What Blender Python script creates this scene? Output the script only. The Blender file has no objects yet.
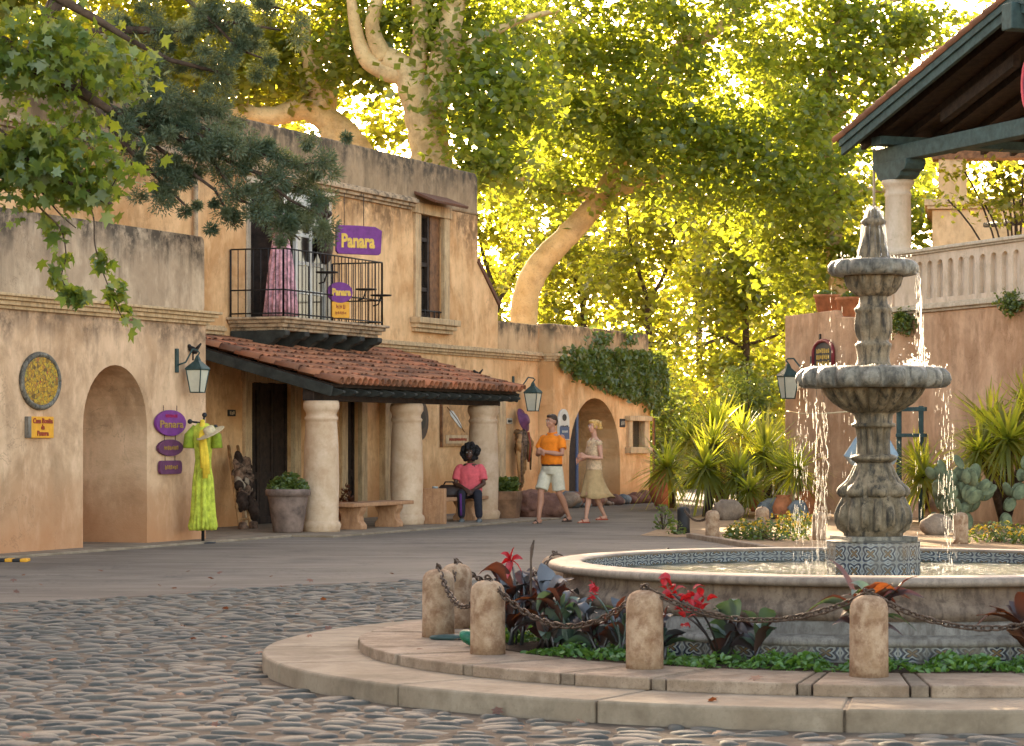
import bpy, bmesh, math, random
import numpy as np
from mathutils import Vector, Matrix
from mathutils.geometry import tessellate_polygon
R = math.radians
SC = bpy.context.scene
COL = SC.collection
random.seed(7)
PI = math.pi
# ---------------------------------------------------------------- camera model (survey of the place)
FPX, HX, HY, EYE = 2600.0, 512.0, 438.0, 1.4
def at(px, py, Y): return Vector(((px - HX) / FPX * Y, Y, EYE - (py - HY) / FPX * Y))
def gp(px, py, z=0.0):
    Y = FPX * (EYE - z) / (py - HY)
    return Vector(((px - HX) / FPX * Y, Y, z))
# ---------------------------------------------------------------- objects
WL = {}
def wloc(o):
    while o.parent is not None: o = o.parent
    return WL.get(o.name, Vector((0, 0, 0)))
def tag(o, label=None, cat=None, group=None, kind=None):
    if label: o['label'] = label
    if cat: o['category'] = cat
    if group: o['group'] = group
    if kind: o['kind'] = kind
    return o
def thing(name, loc, label, cat, group=None):
    o = bpy.data.objects.new(name, None); COL.objects.link(o)
    o.empty_display_size = 0.1
    o.location = loc; WL[o.name] = Vector(loc)
    return tag(o, label, cat, group)
def link_mesh(name, me, mats, parent, off, bevel=0, seg=2, smooth=False):
    for m in (mats if isinstance(mats, (list, tuple)) else [mats]): me.materials.append(m)
    o = bpy.data.objects.new(name, me); COL.objects.link(o)
    if parent is not None: o.parent = parent
    else:
        o.location = off; WL[o.name] = Vector(off)
    if smooth:
        for p in me.polygons: p.use_smooth = True
    if bevel:
        b = o.modifiers.new('bevel', 'BEVEL'); b.width = bevel; b.segments = seg
        b.limit_method = 'ANGLE'; b.angle_limit = R(38)
    return o
class MB:
    def __init__(s): s.v = []; s.f = []; s.m = []; s.sm = []
    def add(s, vs, fs, mi=0, sm=False):
        b = len(s.v); s.v.extend([Vector(v) for v in vs])
        for f in fs: s.f.append([i + b for i in f]); s.m.append(mi); s.sm.append(sm)
    def box(s, c, d, rz=0, mi=0, mat=None):
        c = Vector(c); hx, hy, hz = d[0] / 2, d[1] / 2, d[2] / 2
        M = Matrix.Rotation(rz, 3, 'Z') if mat is None else mat
        vs = [c + M @ Vector((x * hx, y * hy, z * hz)) for x in (-1, 1) for y in (-1, 1) for z in (-1, 1)]
        s.add(vs, [(0, 1, 3, 2), (4, 6, 7, 5), (0, 4, 5, 1), (2, 3, 7, 6), (0, 2, 6, 4), (1, 5, 7, 3)], mi)
    def tube(s, pts, rad, seg=8, mi=0, sm=True, cap=True, flat=1.0):
        pts = [Vector(p) for p in pts]; n = len(pts)
        if not hasattr(rad, '__len__'): rad = [rad] * n
        vs = []; prev = None
        for i, p in enumerate(pts):
            d = (pts[min(i + 1, n - 1)] - pts[max(i - 1, 0)])
            d = d.normalized() if d.length > 1e-9 else Vector((0, 0, 1))
            if prev is None:
                a = d.cross(Vector((0, 0, 1)))
                if a.length < 1e-3: a = d.cross(Vector((0, 1, 0)))
                a.normalize()
            else:
                a = prev - d * prev.dot(d)
                if a.length < 1e-6: a = d.orthogonal()
                a.normalize()
            prev = a; b = d.cross(a)
            for k in range(seg):
                t = 2 * PI * k / seg
                vs.append(p + (a * math.cos(t) + b * math.sin(t) * flat) * rad[i])
        fs = [(i * seg + k, i * seg + (k + 1) % seg, (i + 1) * seg + (k + 1) % seg, (i + 1) * seg + k) for i in range(n - 1) for k in range(seg)]
        if cap: fs += [tuple(range(seg))[::-1], tuple(range((n - 1) * seg, n * seg))]
        s.add(vs, fs, mi, sm)
    def lathe(s, c, prof, seg=48, mi=0, sm=True, lob=None, cap=True, phase=0, ex=1.0):
        """prof (r,z); lob: per ring (amount, count)."""
        c = Vector(c); vs = []; n = len(prof)
        for i, (r, z) in enumerate(prof):
            for k in range(seg):
                t = 2 * PI * k / seg + phase; rr = r
                if lob and lob[i]:
                    a, q = lob[i]; rr = r * (1 - a * (1 - abs(math.cos(q * t / 2))))
                vs.append(c + Vector((rr * math.cos(t) * ex, rr * math.sin(t), z)))
        fs = [(i * seg + k, i * seg + (k + 1) % seg, (i + 1) * seg + (k + 1) % seg, (i + 1) * seg + k) for i in range(n - 1) for k in range(seg)]
        if cap: fs += [tuple(range(seg))[::-1], tuple(range((n - 1) * seg, n * seg))]
        s.add(vs, fs, mi, sm)
    def ball(s, c, r, seg=12, rings=8, mi=0, mat=None):
        if not hasattr(r, '__len__'): r = (r, r, r)
        c = Vector(c); vs = []; 
        for i in range(rings + 1):
            ph = PI * i / rings
            for k in range(seg):
                t = 2 * PI * k / seg
                q = Vector((r[0] * math.sin(ph) * math.cos(t), r[1] * math.sin(ph) * math.sin(t), -r[2] * math.cos(ph)))
                vs.append(c + (mat @ q if mat is not None else q))
        fs = [(i * seg + k, i * seg + (k + 1) % seg, (i + 1) * seg + (k + 1) % seg, (i + 1) * seg + k) for i in range(rings) for k in range(seg)]
        s.add(vs, fs, mi, True)
    def prism(s, fr, outer, n0, n1, holes=(), mi=0):
        """solid in frame fr: outline (u,z), from depth n0 (back) to n1 (front), with holes."""
        loops = [list(outer)] + [list(h) for h in holes]
        flat = [p for l in loops for p in l]
        tris = tessellate_polygon([[Vector((p[0], p[1], 0)) for p in l] for l in loops])
        N = len(flat)
        vs = [fr.p(u, n1, z) for u, z in flat] + [fr.p(u, n0, z) for u, z in flat]
        fs = []
        for t in tris:
            a, b, c = t
            ar = (flat[b][0] - flat[a][0]) * (flat[c][1] - flat[a][1]) - (flat[c][0] - flat[a][0]) * (flat[b][1] - flat[a][1])
            if abs(ar) < 1e-12: continue
            if ar < 0: a, c = c, a
            fs.append((a, b, c)); fs.append((a + N, c + N, b + N))
        o = 0
        for li, l in enumerate(loops):
            k = len(l)
            A = sum(l[i][0] * l[(i + 1) % k][1] - l[(i + 1) % k][0] * l[i][1] for i in range(k))
            ccw = A > 0
            if li: ccw = not ccw
            for i in range(k):
                a, b = o + i, o + (i + 1) % k
                fs.append((b, a, a + N, b + N) if ccw else (a, b, b + N, a + N))
            o += k
        s.add(vs, fs, mi)
    def build(s, name, mat, parent=None, smooth=None, bevel=0, seg=2, label=None, origin=None):
        if parent is not None: off = wloc(parent)
        elif origin is not None: off = Vector(origin)
        else:
            off = Vector(((min(v.x for v in s.v) + max(v.x for v in s.v)) / 2, (min(v.y for v in s.v) + max(v.y for v in s.v)) / 2, min(v.z for v in s.v)))
        me = bpy.data.meshes.new(name)
        me.from_pydata([tuple(v - off) for v in s.v], [], s.f)
        o = link_mesh(name, me, mat, parent, off, bevel, seg)
        me.polygons.foreach_set('material_index', s.m)
        me.polygons.foreach_set('use_smooth', s.sm if smooth is None else [smooth] * len(s.f))
        if label: o['label'] = label
        return o
def copy_tree(o, parent=None):
    c = o.copy(); COL.objects.link(c)
    if parent is not None: c.parent = parent
    else: WL[c.name] = Vector(c.location)
    for ch in list(o.children): copy_tree(ch, c)
    return c
class Frame:
    def __init__(s, ox, oy, ang):
        s.O = Vector((ox, oy, 0)); s.U = Vector((math.sin(ang), math.cos(ang), 0)); s.N = Vector((math.cos(ang), -math.sin(ang), 0))
        s.rot = Matrix((s.U, s.N, Vector((0, 0, 1)))).transposed()   # columns U, N, Z
    def p(s, u, n, z): return s.O + s.U * u + s.N * n + Vector((0, 0, z))
    def px(s, x, y, n):
        """which point of the wall plane n the survey pixel marks -> (u, z)"""
        tx = (x - HX) / FPX
        Y = (n + s.O.dot(s.N)) / (tx * s.N.x + s.N.y)
        w = Vector((tx * Y, Y, 0)) - s.O
        return w.dot(s.U), EYE - (y - HY) / FPX * Y
    def box(s, mb, u0, u1, n0, n1, z0, z1, mi=0):
        mb.box(s.p((u0 + u1) / 2, (n0 + n1) / 2, (z0 + z1) / 2), (abs(u1 - u0), abs(n1 - n0), abs(z1 - z0)), mat=s.rot, mi=mi)
FA = Frame(-4.23, 40.4, R(22.3))
FR = Frame(6.9, 46.0, R(159.7))
def arch(u0, u1, z0, zs, ztop, k=14):
    """outline of an arched opening: straight to zs then an arc to ztop."""
    c = (u0 + u1) / 2; a = (u1 - u0) / 2
    return [(u0, z0), (u1, z0)] + [(c + a * math.cos(PI * i / k), zs + (ztop - zs) * math.sin(PI * i / k)) for i in range(k + 1)]
def rect(u0, u1, z0, z1): return [(u0, z0), (u1, z0), (u1, z1), (u0, z1)]
def oval(cu, cz, ru, rz, k=28): return [(cu + ru * math.cos(2 * PI * i / k), cz + rz * math.sin(2 * PI * i / k)) for i in range(k)]
def rrect(u0, u1, z0, z1, r, k=5):
    o = []
    for cx, cz, a in ((u1 - r, z0 + r, -90), (u1 - r, z1 - r, 0), (u0 + r, z1 - r, 90), (u0 + r, z0 + r, 180)):
        o += [(cx + r * math.cos(R(a + 90 * i / k)), cz + r * math.sin(R(a + 90 * i / k))) for i in range(k + 1)]
    return o
def lettering(parent, text, fr, u, n, z, size, mat, width=None, name='lettering', bold=0.0, shear=0):
    cu = bpy.data.curves.new('letters', 'FONT'); cu.body = text; cu.align_x = 'CENTER'; cu.align_y = 'CENTER'
    cu.size = size; cu.extrude = 0.006; cu.offset = bold; cu.shear = shear; cu.resolution_u = 3
    t = bpy.data.objects.new('letters', cu); COL.objects.link(t)
    dg = bpy.context.evaluated_depsgraph_get()
    me = bpy.data.meshes.new_from_object(t.evaluated_get(dg))
    bpy.data.objects.remove(t)
    xs = [v.co.x for v in me.vertices]; w = max(xs) - min(xs)
    sx = (width / w) if width else 1
    off = wloc(parent)
    for v in me.vertices:
        x, y, zz = v.co
        v.co = fr.p(u + x * sx, n + zz, z + y) - off
    me.materials.clear()
    return link_mesh(name, me, mat, parent, off)
# ---------------------------------------------------------------- numpy leaf meshes
def np_mesh(name, V, F, var, mat, parent, off=None, smooth=False):
    """V (n,3) world, F (m,k)."""
    off = wloc(parent) if parent is not None else Vector(off)
    V = (V - np.array(off)).astype(np.float32)
    me = bpy.data.meshes.new(name); m, k = F.shape
    me.vertices.add(len(V)); me.vertices.foreach_set('co', V.ravel())
    me.loops.add(m * k); me.loops.foreach_set('vertex_index', F.ravel().astype(np.int32))
    me.polygons.add(m); me.polygons.foreach_set('loop_start', np.arange(0, m * k, k, dtype=np.int32))
    try: me.polygons.foreach_set('loop_total', np.full(m, k, dtype=np.int32))
    except Exception: pass
    me.update(calc_edges=True)
    if var is not None:
        at_ = me.attributes.new('var', 'FLOAT', 'FACE'); at_.data.foreach_set('value', var.astype(np.float32))
    o = link_mesh(name, me, mat, parent, off, smooth=smooth)
    return o
RHOMB = (np.array([(0, -.5, 0), (.36, -.05, .06), (0, .5, 0), (-.36, -.05, .06), (0, 0, -.04)]), [(0, 1, 4), (1, 2, 4), (2, 3, 4), (3, 0, 4)])
def _maple():
    rr = [(-90, .42), (-62, .30), (-28, .50), (-5, .27), (28, .52), (55, .27), (90, .60), (125, .27), (152, .52), (185, .27), (208, .50), (242, .30)]
    pts = [(r * math.cos(R(a)), r * math.sin(R(a)) - .02, .10 * r * r - (.08 if r > .45 else 0)) for a, r in rr] + [(0, -.05, .0)]
    n = len(rr)
    return np.array(pts), [(i, (i + 1) % n, n) for i in range(n)]
MAPLE = _maple()
OVALL = (np.array([(0, -.5, 0), (.2, -.25, .03), (.25, .05, .05), (.14, .32, .02), (0, .5, -.05), (-.14, .32, .02), (-.25, .05, .05), (-.2, -.25, .03), (0, 0, -.02)]), [(i, (i + 1) % 8, 8) for i in range(8)])
def rand_rot(rng, n, up=0.5, droop=None):
    nrm = rng.normal(size=(n, 3)); nrm[:, 2] = np.abs(nrm[:, 2]) + up
    nrm /= np.linalg.norm(nrm, axis=1)[:, None]
    d = rng.normal(size=(n, 3))
    if droop is not None: d[:, 2] -= droop
    d -= nrm * np.sum(d * nrm, axis=1)[:, None]; d /= np.linalg.norm(d, axis=1)[:, None] + 1e-9
    x = np.cross(d, nrm)
    return np.stack([x, d, nrm], axis=2)
def leaves(name, C, size, shape, mat, parent, rng, up=.5, droop=.6, off=None, jit=.35, var=None):
    n = len(C); S = size * (1 + jit * (rng.random(n) * 2 - 1))
    T, F = shape
    M = rand_rot(rng, n, up, droop)
    V = np.einsum('nij,kj->nki', M, T) * S[:, None, None] + np.asarray(C)[:, None, :]
    k = len(T); Fa = np.array(F)
    FF = (Fa[None] + (np.arange(n) * k)[:, None, None]).reshape(-1, 3)
    vv = np.repeat(rng.random(n) if var is None else var, len(F))
    return np_mesh(name, V.reshape(-1, 3), FF, vv, mat, parent, off)
# ---------------------------------------------------------------- materials
def mat_new(name):
    m = bpy.data.materials.new(name); m.use_nodes = True
    nt = m.node_tree; nt.nodes.clear()
    out = nt.nodes.new('ShaderNodeOutputMaterial')
    return m, nt, out
class NT:
    def __init__(s, nt): s.t = nt; s._c = None
    def n(s, typ, **kw):
        x = s.t.nodes.new(typ)
        for k, v in kw.items():
            if k.startswith('i_'): x.inputs[k[2:].replace('_', ' ')].default_value = v
            else: setattr(x, k, v)
        return x
    def l(s, a, b): s.t.links.new(a, b)
    def coord(s):
        if s._c is None: s._c = s.n('ShaderNodeTexCoord').outputs['Object']
        return s._c
    def setin(s, sock, v):
        if isinstance(v, bpy.types.NodeSocket): s.l(v, sock)
        elif hasattr(v, '__len__') and len(v) == 3 and sock.type == 'RGBA': sock.default_value = (*v, 1)
        else: sock.default_value = v
    def scaled(s, sc):
        m = s.n('ShaderNodeMapping'); s.l(s.coord(), m.inputs['Vector']); m.inputs['Scale'].default_value = sc
        return m.outputs['Vector']
    def noise(s, scale, detail=4, rough=.55, vec=None, dist=0):
        x = s.n('ShaderNodeTexNoise'); x.inputs['Scale'].default_value = scale; x.inputs['Detail'].default_value = detail
        x.inputs['Roughness'].default_value = rough; x.inputs['Distortion'].default_value = dist
        s.l(vec if vec is not None else s.coord(), x.inputs['Vector']); return x.outputs['Fac']
    def vor(s, scale, vec=None, feat='F1', out='Distance'):
        x = s.n('ShaderNodeTexVoronoi'); x.feature = feat; x.inputs['Scale'].default_value = scale
        s.l(vec if vec is not None else s.coord(), x.inputs['Vector']); return x.outputs[out]
    def math(s, op, a, b=0.0, c=None, clamp=False):
        x = s.n('ShaderNodeMath'); x.operation = op; x.use_clamp = clamp
        s.setin(x.inputs[0], a); s.setin(x.inputs[1], b)
        if c is not None: s.setin(x.inputs[2], c)
        return x.outputs[0]
    def ramp(s, fac, stops, interp='LINEAR'):
        x = s.n('ShaderNodeValToRGB'); s.l(fac, x.inputs['Fac']); e = x.color_ramp.elements; x.color_ramp.interpolation = interp
        while len(e) < len(stops): e.new(.5)
        for el, (p, c) in zip(e, stops):
            el.position = p; el.color = (*c, 1) if len(c) == 3 else c
        return x.outputs['Color']
    def step(s, fac, a, b):
        x = s.n('ShaderNodeMapRange'); s.l(fac, x.inputs['Value'])
        x.inputs['From Min'].default_value = a; x.inputs['From Max'].default_value = b
        return x.outputs['Result']
    def mix(s, f, a, b, mode='MIX'):
        x = s.n('ShaderNodeMix'); x.data_type = 'RGBA'; x.blend_type = mode; x.clamp_factor = True
        s.setin(x.inputs[0], f); s.setin(x.inputs[6], a); s.setin(x.inputs[7], b); return x.outputs[2]
    def xyz(s):
        x = s.n('ShaderNodeSeparateXYZ'); s.l(s.coord(), x.inputs[0]); return x.outputs
    def bump(s, h, strength=.3, dist=.02):
        b = s.n('ShaderNodeBump'); b.inputs['Strength'].default_value = strength; b.inputs['Distance'].default_value = dist
        s.l(h, b.inputs['Height']); return b.outputs['Normal']
    def pbr(s, out, col, rough=.8, normal=None, spec=.3, metal=0, **kw):
        p = s.n('ShaderNodeBsdfPrincipled'); s.setin(p.inputs['Base Color'], col); s.setin(p.inputs['Roughness'], rough)
        p.inputs['Specular IOR Level'].default_value = spec; p.inputs['Metallic'].default_value = metal
        if normal is not None: s.l(normal, p.inputs['Normal'])
        for k, v in kw.items(): s.setin(p.inputs[k.replace('_', ' ')], v)
        s.l(p.outputs[0], out.inputs['Surface']); return p
def mul(c, k): return tuple(x * k for x in c)
def scribble(parent, fr, u, n, z, w, h, mat, seed=1):
    """a line of writing too small to read: little pen strokes."""
    rnd = random.Random(seed); mb = MB(); k = max(3, int(w / (h * .75))); st = w / k
    for i in range(k):
        x = u - w / 2 + st * (i + .5)
        for q in range(2):
            fr.box(mb, x - st * .36 + q * st * .42, x - st * .2 + q * st * .42, n, n + .006, z - h * .5 * rnd.uniform(.6, 1), z + h * .5 * rnd.uniform(.4, 1))
        zz = z + rnd.choice((-.4, 0, .35)) * h; fr.box(mb, x - st * .36, x + st * .22, n, n + .0055, zz - h * .09, zz + h * .09)
    return mb.build('lettering', mat, parent)
def m_plain(name, col, rough=.7, var=.25, scale=6, bump=.15, metal=0, spec=.3, bdist=.01):
    m, nt, out = mat_new(name); t = NT(nt)
    c = t.ramp(t.noise(scale, 6, .65), [(.36, mul(col, 1 - var)), (.64, mul(col, 1 + var))])
    t.pbr(out, c, rough, t.bump(t.noise(scale * 5, 4), bump, bdist) if bump else None, spec, metal); return m
def m_stucco(name, a, b, stain=(.08, .06, .045), ztop=None, zlen=.8, low=None, zbot=0, amt=1.0):
    """lime plaster: patchy two tones, vertical weather streaks, black growth below the coping (ztop), rubbed warmer foot."""
    m, nt, out = mat_new(name); t = NT(nt)
    z = t.xyz()[2]
    c = t.ramp(t.noise(.9, 8, .66, dist=.6), [(.38, a), (.6, b)])
    c = t.mix(t.math('MULTIPLY', t.step(t.noise(2.6, 8, .72), .5, .68), .55), c, mul(a, .6))
    st = t.noise(1.0, 6, .65, t.scaled((1.9, 1.9, .34)), dist=.5)
    c = t.mix(t.math('MULTIPLY', t.step(st, .5, .66), .36 * amt, clamp=True), c, mul(a, .5))
    c = t.mix(t.math('MULTIPLY', t.step(t.noise(2.2, 5, .7, t.scaled((1.5, 1.5, .7))), .5, .66), .5), c, (min(1, b[0] * 1.22), min(1, b[1] * 1.25), min(1, b[2] * 1.3)))
    if low is not None:
        f = t.math('MULTIPLY', t.step(t.math('ADD', z, t.math('MULTIPLY', t.noise(1.6, 5), .9)), zbot + 1.5, zbot + .55), .75)
        c = t.mix(f, c, low)
    if ztop is not None:
        st2 = t.noise(1.0, 6, .65, t.scaled((2.0, 2.0, .12)))
        h = t.math('SUBTRACT', ztop, z)
        f = t.step(t.math('SUBTRACT', t.math('MULTIPLY', st2, 2.6 * zlen), h), zlen * .45, zlen * 1.15)
        f = t.math('MULTIPLY', f, t.step(t.noise(5, 6, .7), .34, .56))
        c = t.mix(t.math('MULTIPLY', f, .88), c, stain)
    hair = t.math('ABSOLUTE', t.math('SUBTRACT', t.noise(.8, 7, .62, dist=1.5), .5))
    c = t.mix(t.math('MULTIPLY', t.math('MULTIPLY', t.step(hair, .006, .001), t.step(t.noise(.7, 2), .52, .6)), .45), c, mul(a, .4))
    h = t.math('ADD', t.math('MULTIPLY', t.noise(4, 4), .6), t.math('MULTIPLY', t.noise(45, 4), .25))
    t.pbr(out, c, .92, t.bump(h, .5, .03), .15); return m
def m_stone(name, a, b, dark, scale=3, damt=.5, bump=.5, streak=True, rough=.85, bd=.02, spk=.5):
    m, nt, out = mat_new(name); t = NT(nt)
    c = t.ramp(t.noise(scale, 8, .68, dist=.4), [(.38, a), (.62, b)])
    v = t.scaled((3, 3, .5)) if streak else t.coord()
    c = t.mix(t.math('MULTIPLY', t.step(t.noise(scale * 1.3, 7, .7, v), .47, .62), damt), c, dark)
    c = t.mix(t.math('MULTIPLY', t.step(t.noise(scale * 14, 3, .7), .55, .66), spk), c, mul(a, .55))
    t.pbr(out, c, rough, t.bump(t.math('ADD', t.noise(scale * 3, 6), t.math('MULTIPLY', t.noise(scale * 25, 3), .4)), bump, bd), .25); return m
def m_leaf(name, c0, c1, t0, t1, tm=.5, gloss=.06):
    m, nt, out = mat_new(name); t = NT(nt)
    a = t.n('ShaderNodeAttribute', attribute_name='var').outputs['Fac']
    d = t.n('ShaderNodeBsdfDiffuse'); t.l(t.ramp(a, [(0, c0), (1, c1)]), d.inputs['Color'])
    tr = t.n('ShaderNodeBsdfTranslucent'); t.l(t.ramp(a, [(0, t0), (1, t1)]), tr.inputs['Color'])
    mx = t.n('ShaderNodeMixShader'); mx.inputs[0].default_value = tm; t.l(d.outputs[0], mx.inputs[1]); t.l(tr.outputs[0], mx.inputs[2])
    g = t.n('ShaderNodeBsdfGlossy'); g.inputs['Roughness'].default_value = .45; g.inputs['Color'].default_value = (.8, .8, .8, 1)
    m2 = t.n('ShaderNodeMixShader'); m2.inputs[0].default_value = gloss; t.l(mx.outputs[0], m2.inputs[1]); t.l(g.outputs[0], m2.inputs[2])
    t.l(m2.outputs[0], out.inputs['Surface']); return m
def m_tile(name, nt_, z0, th, grime=.5):
    """glazed hand painted tiles: navy/white rosettes with an ochre heart; nt_ tiles round, th tile height."""
    m, nt, out = mat_new(name); t = NT(nt); X = t.xyz()
    ang = t.math('ARCTAN2', X[1], X[0])
    u = t.math('MULTIPLY', ang, nt_ / (2 * PI)); v = t.math('DIVIDE', t.math('SUBTRACT', X[2], z0), th)
    fu = t.math('SUBTRACT', t.math('FRACT', t.math('ADD', u, 100)), .5); fv = t.math('SUBTRACT', t.math('FRACT', t.math('ADD', v, 100)), .5)
    r = t.math('SQRT', t.math('ADD', t.math('MULTIPLY', fu, fu), t.math('MULTIPLY', fv, fv)))
    th_ = t.math('ARCTAN2', fv, fu)
    pet = t.math('MULTIPLY', t.math('COSINE', t.math('MULTIPLY', th_, 4)), .12)
    rp = t.math('ADD', r, pet)
    navy, white, blue, och = (.014, .016, .028), (.27, .27, .25), (.03, .045, .075), (.15, .085, .03)
    c = t.ramp(rp, [(0, och), (.10, och), (.12, navy), (.2, navy), (.22, white), (.31, white), (.33, navy), (.42, blue), (.47, white), (.52, white), (.55, navy), (.68, navy)], 'CONSTANT')
    e = t.math('MAXIMUM', t.math('ABSOLUTE', fu), t.math('ABSOLUTE', fv))
    c = t.mix(t.step(e, .455, .475), c, (.22, .21, .185))
    c = t.mix(t.math('MULTIPLY', t.step(t.noise(7, 6, .7), .42, .62), grime), c, (.10, .08, .06))
    t.pbr(out, c, .25, None, .5); return m
# ================================================================ MATERIALS
M = {}
M['stucco_left'] = m_stucco('stucco_rose', (.50, .305, .17), (.70, .46, .28), stain=(.17, .11, .07), ztop=2.96, zlen=.45, low=(.46, .20, .085), zbot=0, amt=.8)
M['stucco_parapet'] = m_stucco('stucco_parapet', (.40, .28, .18), (.56, .41, .27), stain=(.045, .037, .03), ztop=1.0, zlen=.55, amt=2.0)
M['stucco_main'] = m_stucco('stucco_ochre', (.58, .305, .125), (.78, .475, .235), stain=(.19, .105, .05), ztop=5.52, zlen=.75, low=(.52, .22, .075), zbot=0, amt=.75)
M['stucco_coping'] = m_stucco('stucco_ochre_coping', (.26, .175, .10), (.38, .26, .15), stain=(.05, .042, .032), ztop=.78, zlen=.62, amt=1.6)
M['stucco_low_coping'] = m_stucco('stucco_low_coping', (.46, .28, .14), (.56, .36, .19), stain=(.06, .045, .03), ztop=.6, zlen=.34, amt=1.6)
M['stucco_orange'] = m_stucco('stucco_orange', (.50, .20, .05), (.60, .27, .08))
M['stucco_right'] = m_stucco('stucco_russet', (.45, .245, .13), (.64, .39, .23), amt=1.0)
M['stucco_rail'] = m_stucco('stucco_rail', (.54, .40, .27), (.66, .51, .37), amt=.7)
M['stucco_sun'] = m_stucco('stucco_gold', (.52, .33, .16), (.62, .41, .22))
M['trim'] = m_stone('cantera_trim', (.50, .33, .17), (.62, .43, .24), (.16, .10, .06), 3, .5, .4)
M['trim_pale'] = m_stone('pale_trim', (.50, .40, .28), (.60, .50, .37), (.2, .15, .1), 3, .35, .3)
M['trim_old'] = m_stone('old_trim', (.40, .28, .17), (.52, .37, .23), (.07, .055, .04), 4, .8, .6, streak=False)
M['column'] = m_stone('cantera_column', (.54, .36, .22), (.66, .47, .315), (.40, .22, .11), 2.2, .45, .3, streak=False, spk=.12)
M['bollard'] = m_stone('bollard_stone', (.30, .18, .10), (.44, .295, .185), (.17, .075, .035), 9, .7, .6, streak=False, rough=.9, bd=.008, spk=.3)
M['fountain'] = m_stone('fountain_stone', (.105, .076, .042), (.27, .20, .122), (.034, .028, .021), 8, .95, .8, rough=.6, bd=.012)
M['fountain_rim'] = m_stone('fountain_rim', (.11, .094, .07), (.26, .225, .17), (.036, .033, .028), 9, .8, .8, rough=.5, bd=.012)
M['pool'] = m_stone('pool_stone', (.155, .10, .066), (.25, .175, .118), (.062, .04, .028), 5, .7, .5, rough=.7, bd=.01)
M['pool_rim'] = m_stone('pool_rim', (.20, .145, .105), (.29, .22, .165), (.11, .075, .05), 5, .5, .3, rough=.55, bd=.006)
M['ledge'] = m_stone('ledge_stone', (.16, .135, .105), (.27, .235, .19), (.075, .055, .04), 6, .6, .4, rough=.6, bd=.008)
M['platform'] = m_stone('platform_concrete', (.225, .162, .105), (.31, .235, .16), (.12, .082, .05), 2.2, .45, .35, streak=False, rough=.9, bd=.006, spk=.2)
M['kerb'] = m_stone('kerb_flagstone', (.245, .165, .105), (.34, .245, .168), (.13, .082, .05), 5, .5, .5, streak=False, rough=.9, bd=.01)
M['kerb_brick'] = m_stone('kerb_brick', (.17, .12, .08), (.25, .18, .12), (.09, .062, .04), 12, .5, .6, streak=False, bd=.01)
M['mortar'] = m_plain('mortar', (.112, .083, .058), .95, .35, 6, .5, spec=.1)
M['soil'] = m_plain('soil', (.055, .036, .024), .95, .4, 14, .8, spec=.1)
M['dirt'] = m_plain('dirt', (.34, .215, .12), .95, .3, 5, .6, spec=.1)
M['iron'] = m_plain('wrought_iron', (.022, .018, .016), .55, .3, 20, .2, metal=.3)
M['chain'] = m_plain('rusty_chain', (.085, .052, .034), .6, .5, 60, .3, metal=.4)
M['teal'] = m_plain('teal_timber', (.040, .066, .062), .75, .3, 7, .3)
M['lamp_green'] = m_plain('lamp_green', (.035, .06, .052), .6, .3, 12, .2)
M['slate_timber'] = m_plain('slate_timber', (.033, .033, .027), .8, .4, 7, .4)
M['darkwood'] = m_plain('dark_wood', (.028, .016, .010), .75, .5, 9, .3)
M['brown_wood'] = m_plain('brown_wood', (.17, .075, .03), .7, .4, 9, .3)
M['light_wood'] = m_plain('light_wood', (.42, .22, .085), .7, .3, 9, .3)
M['whitepaint'] = m_plain('white_paint', (.60, .56, .48), .6, .12, 5, .1)
M['purple'] = m_plain('purple_paint', (.17, .032, .19), .55, .18, 8, .15)
M['plum'] = m_plain('plum_paint', (.12, .034, .085), .6, .2, 10, .15)
M['yellow_paint'] = m_plain('yellow_paint', (.72, .33, .025), .5, .12, 8, .1)
M['gold_letter'] = m_plain('gold_letter', (.68, .42, .07), .45, .15, 10, .1)
M['ochre_letter'] = m_plain('ochre_letter', (.36, .20, .05), .5, .15, 10, .1)
M['red_letter'] = m_plain('red_letter', (.30, .05, .02), .5, .15, 10, .1)
M['black'] = m_plain('black_paint', (.02, .018, .018), .6, .2, 10, .1)
M['navy'] = m_plain('navy_paint', (.05, .085, .17), .5, .15, 10, .1)
M['crimson'] = m_plain('crimson_paint', (.22, .03, .035), .55, .2, 10, .1)
M['lampglass'] = m_plain('lamp_glass', (.55, .52, .40), .25, .1, 4, .05, spec=.5)
M['terracotta'] = m_plain('terracotta_pot', (.38, .13, .05), .85, .3, 7, .3)
M['grey_pot'] = m_plain('grey_clay_pot', (.20, .135, .105), .85, .4, 5, .4)
M['boxpot'] = m_plain('box_planter', (.22, .115, .06), .9, .35, 5, .4)
M['benchstone'] = m_stone('bench_stone', (.40, .20, .095), (.50, .27, .14), (.22, .11, .06), 5, .5, .4, rough=.85)
M['rock'] = m_stone('rock', (.22, .15, .10), (.36, .26, .18), (.09, .06, .045), 4, .5, .9, streak=False)
M['bluerock'] = m_stone('blue_rock', (.13, .14, .14), (.22, .22, .21), (.06, .06, .06), 6, .5, .9, streak=False)
M['redrock'] = m_stone('red_rock', (.17, .075, .05), (.25, .12, .08), (.07, .03, .025), 4, .5, .7, streak=False)
M['glass_dark'] = m_plain('dark_pane', (.03, .022, .016), .12, .4, 1.2, 0, spec=.6)
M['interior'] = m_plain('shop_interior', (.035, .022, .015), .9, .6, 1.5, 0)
M['straw'] = m_plain('straw', (.62, .48, .28), .9, .15, 30, .5)
M['skin_pale'] = m_plain('skin_pale', (.50, .25, .16), .55, .08, 12, .05)
M['skin_tan'] = m_plain('skin_tan', (.40, .185, .11), .55, .08, 12, .05)
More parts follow.
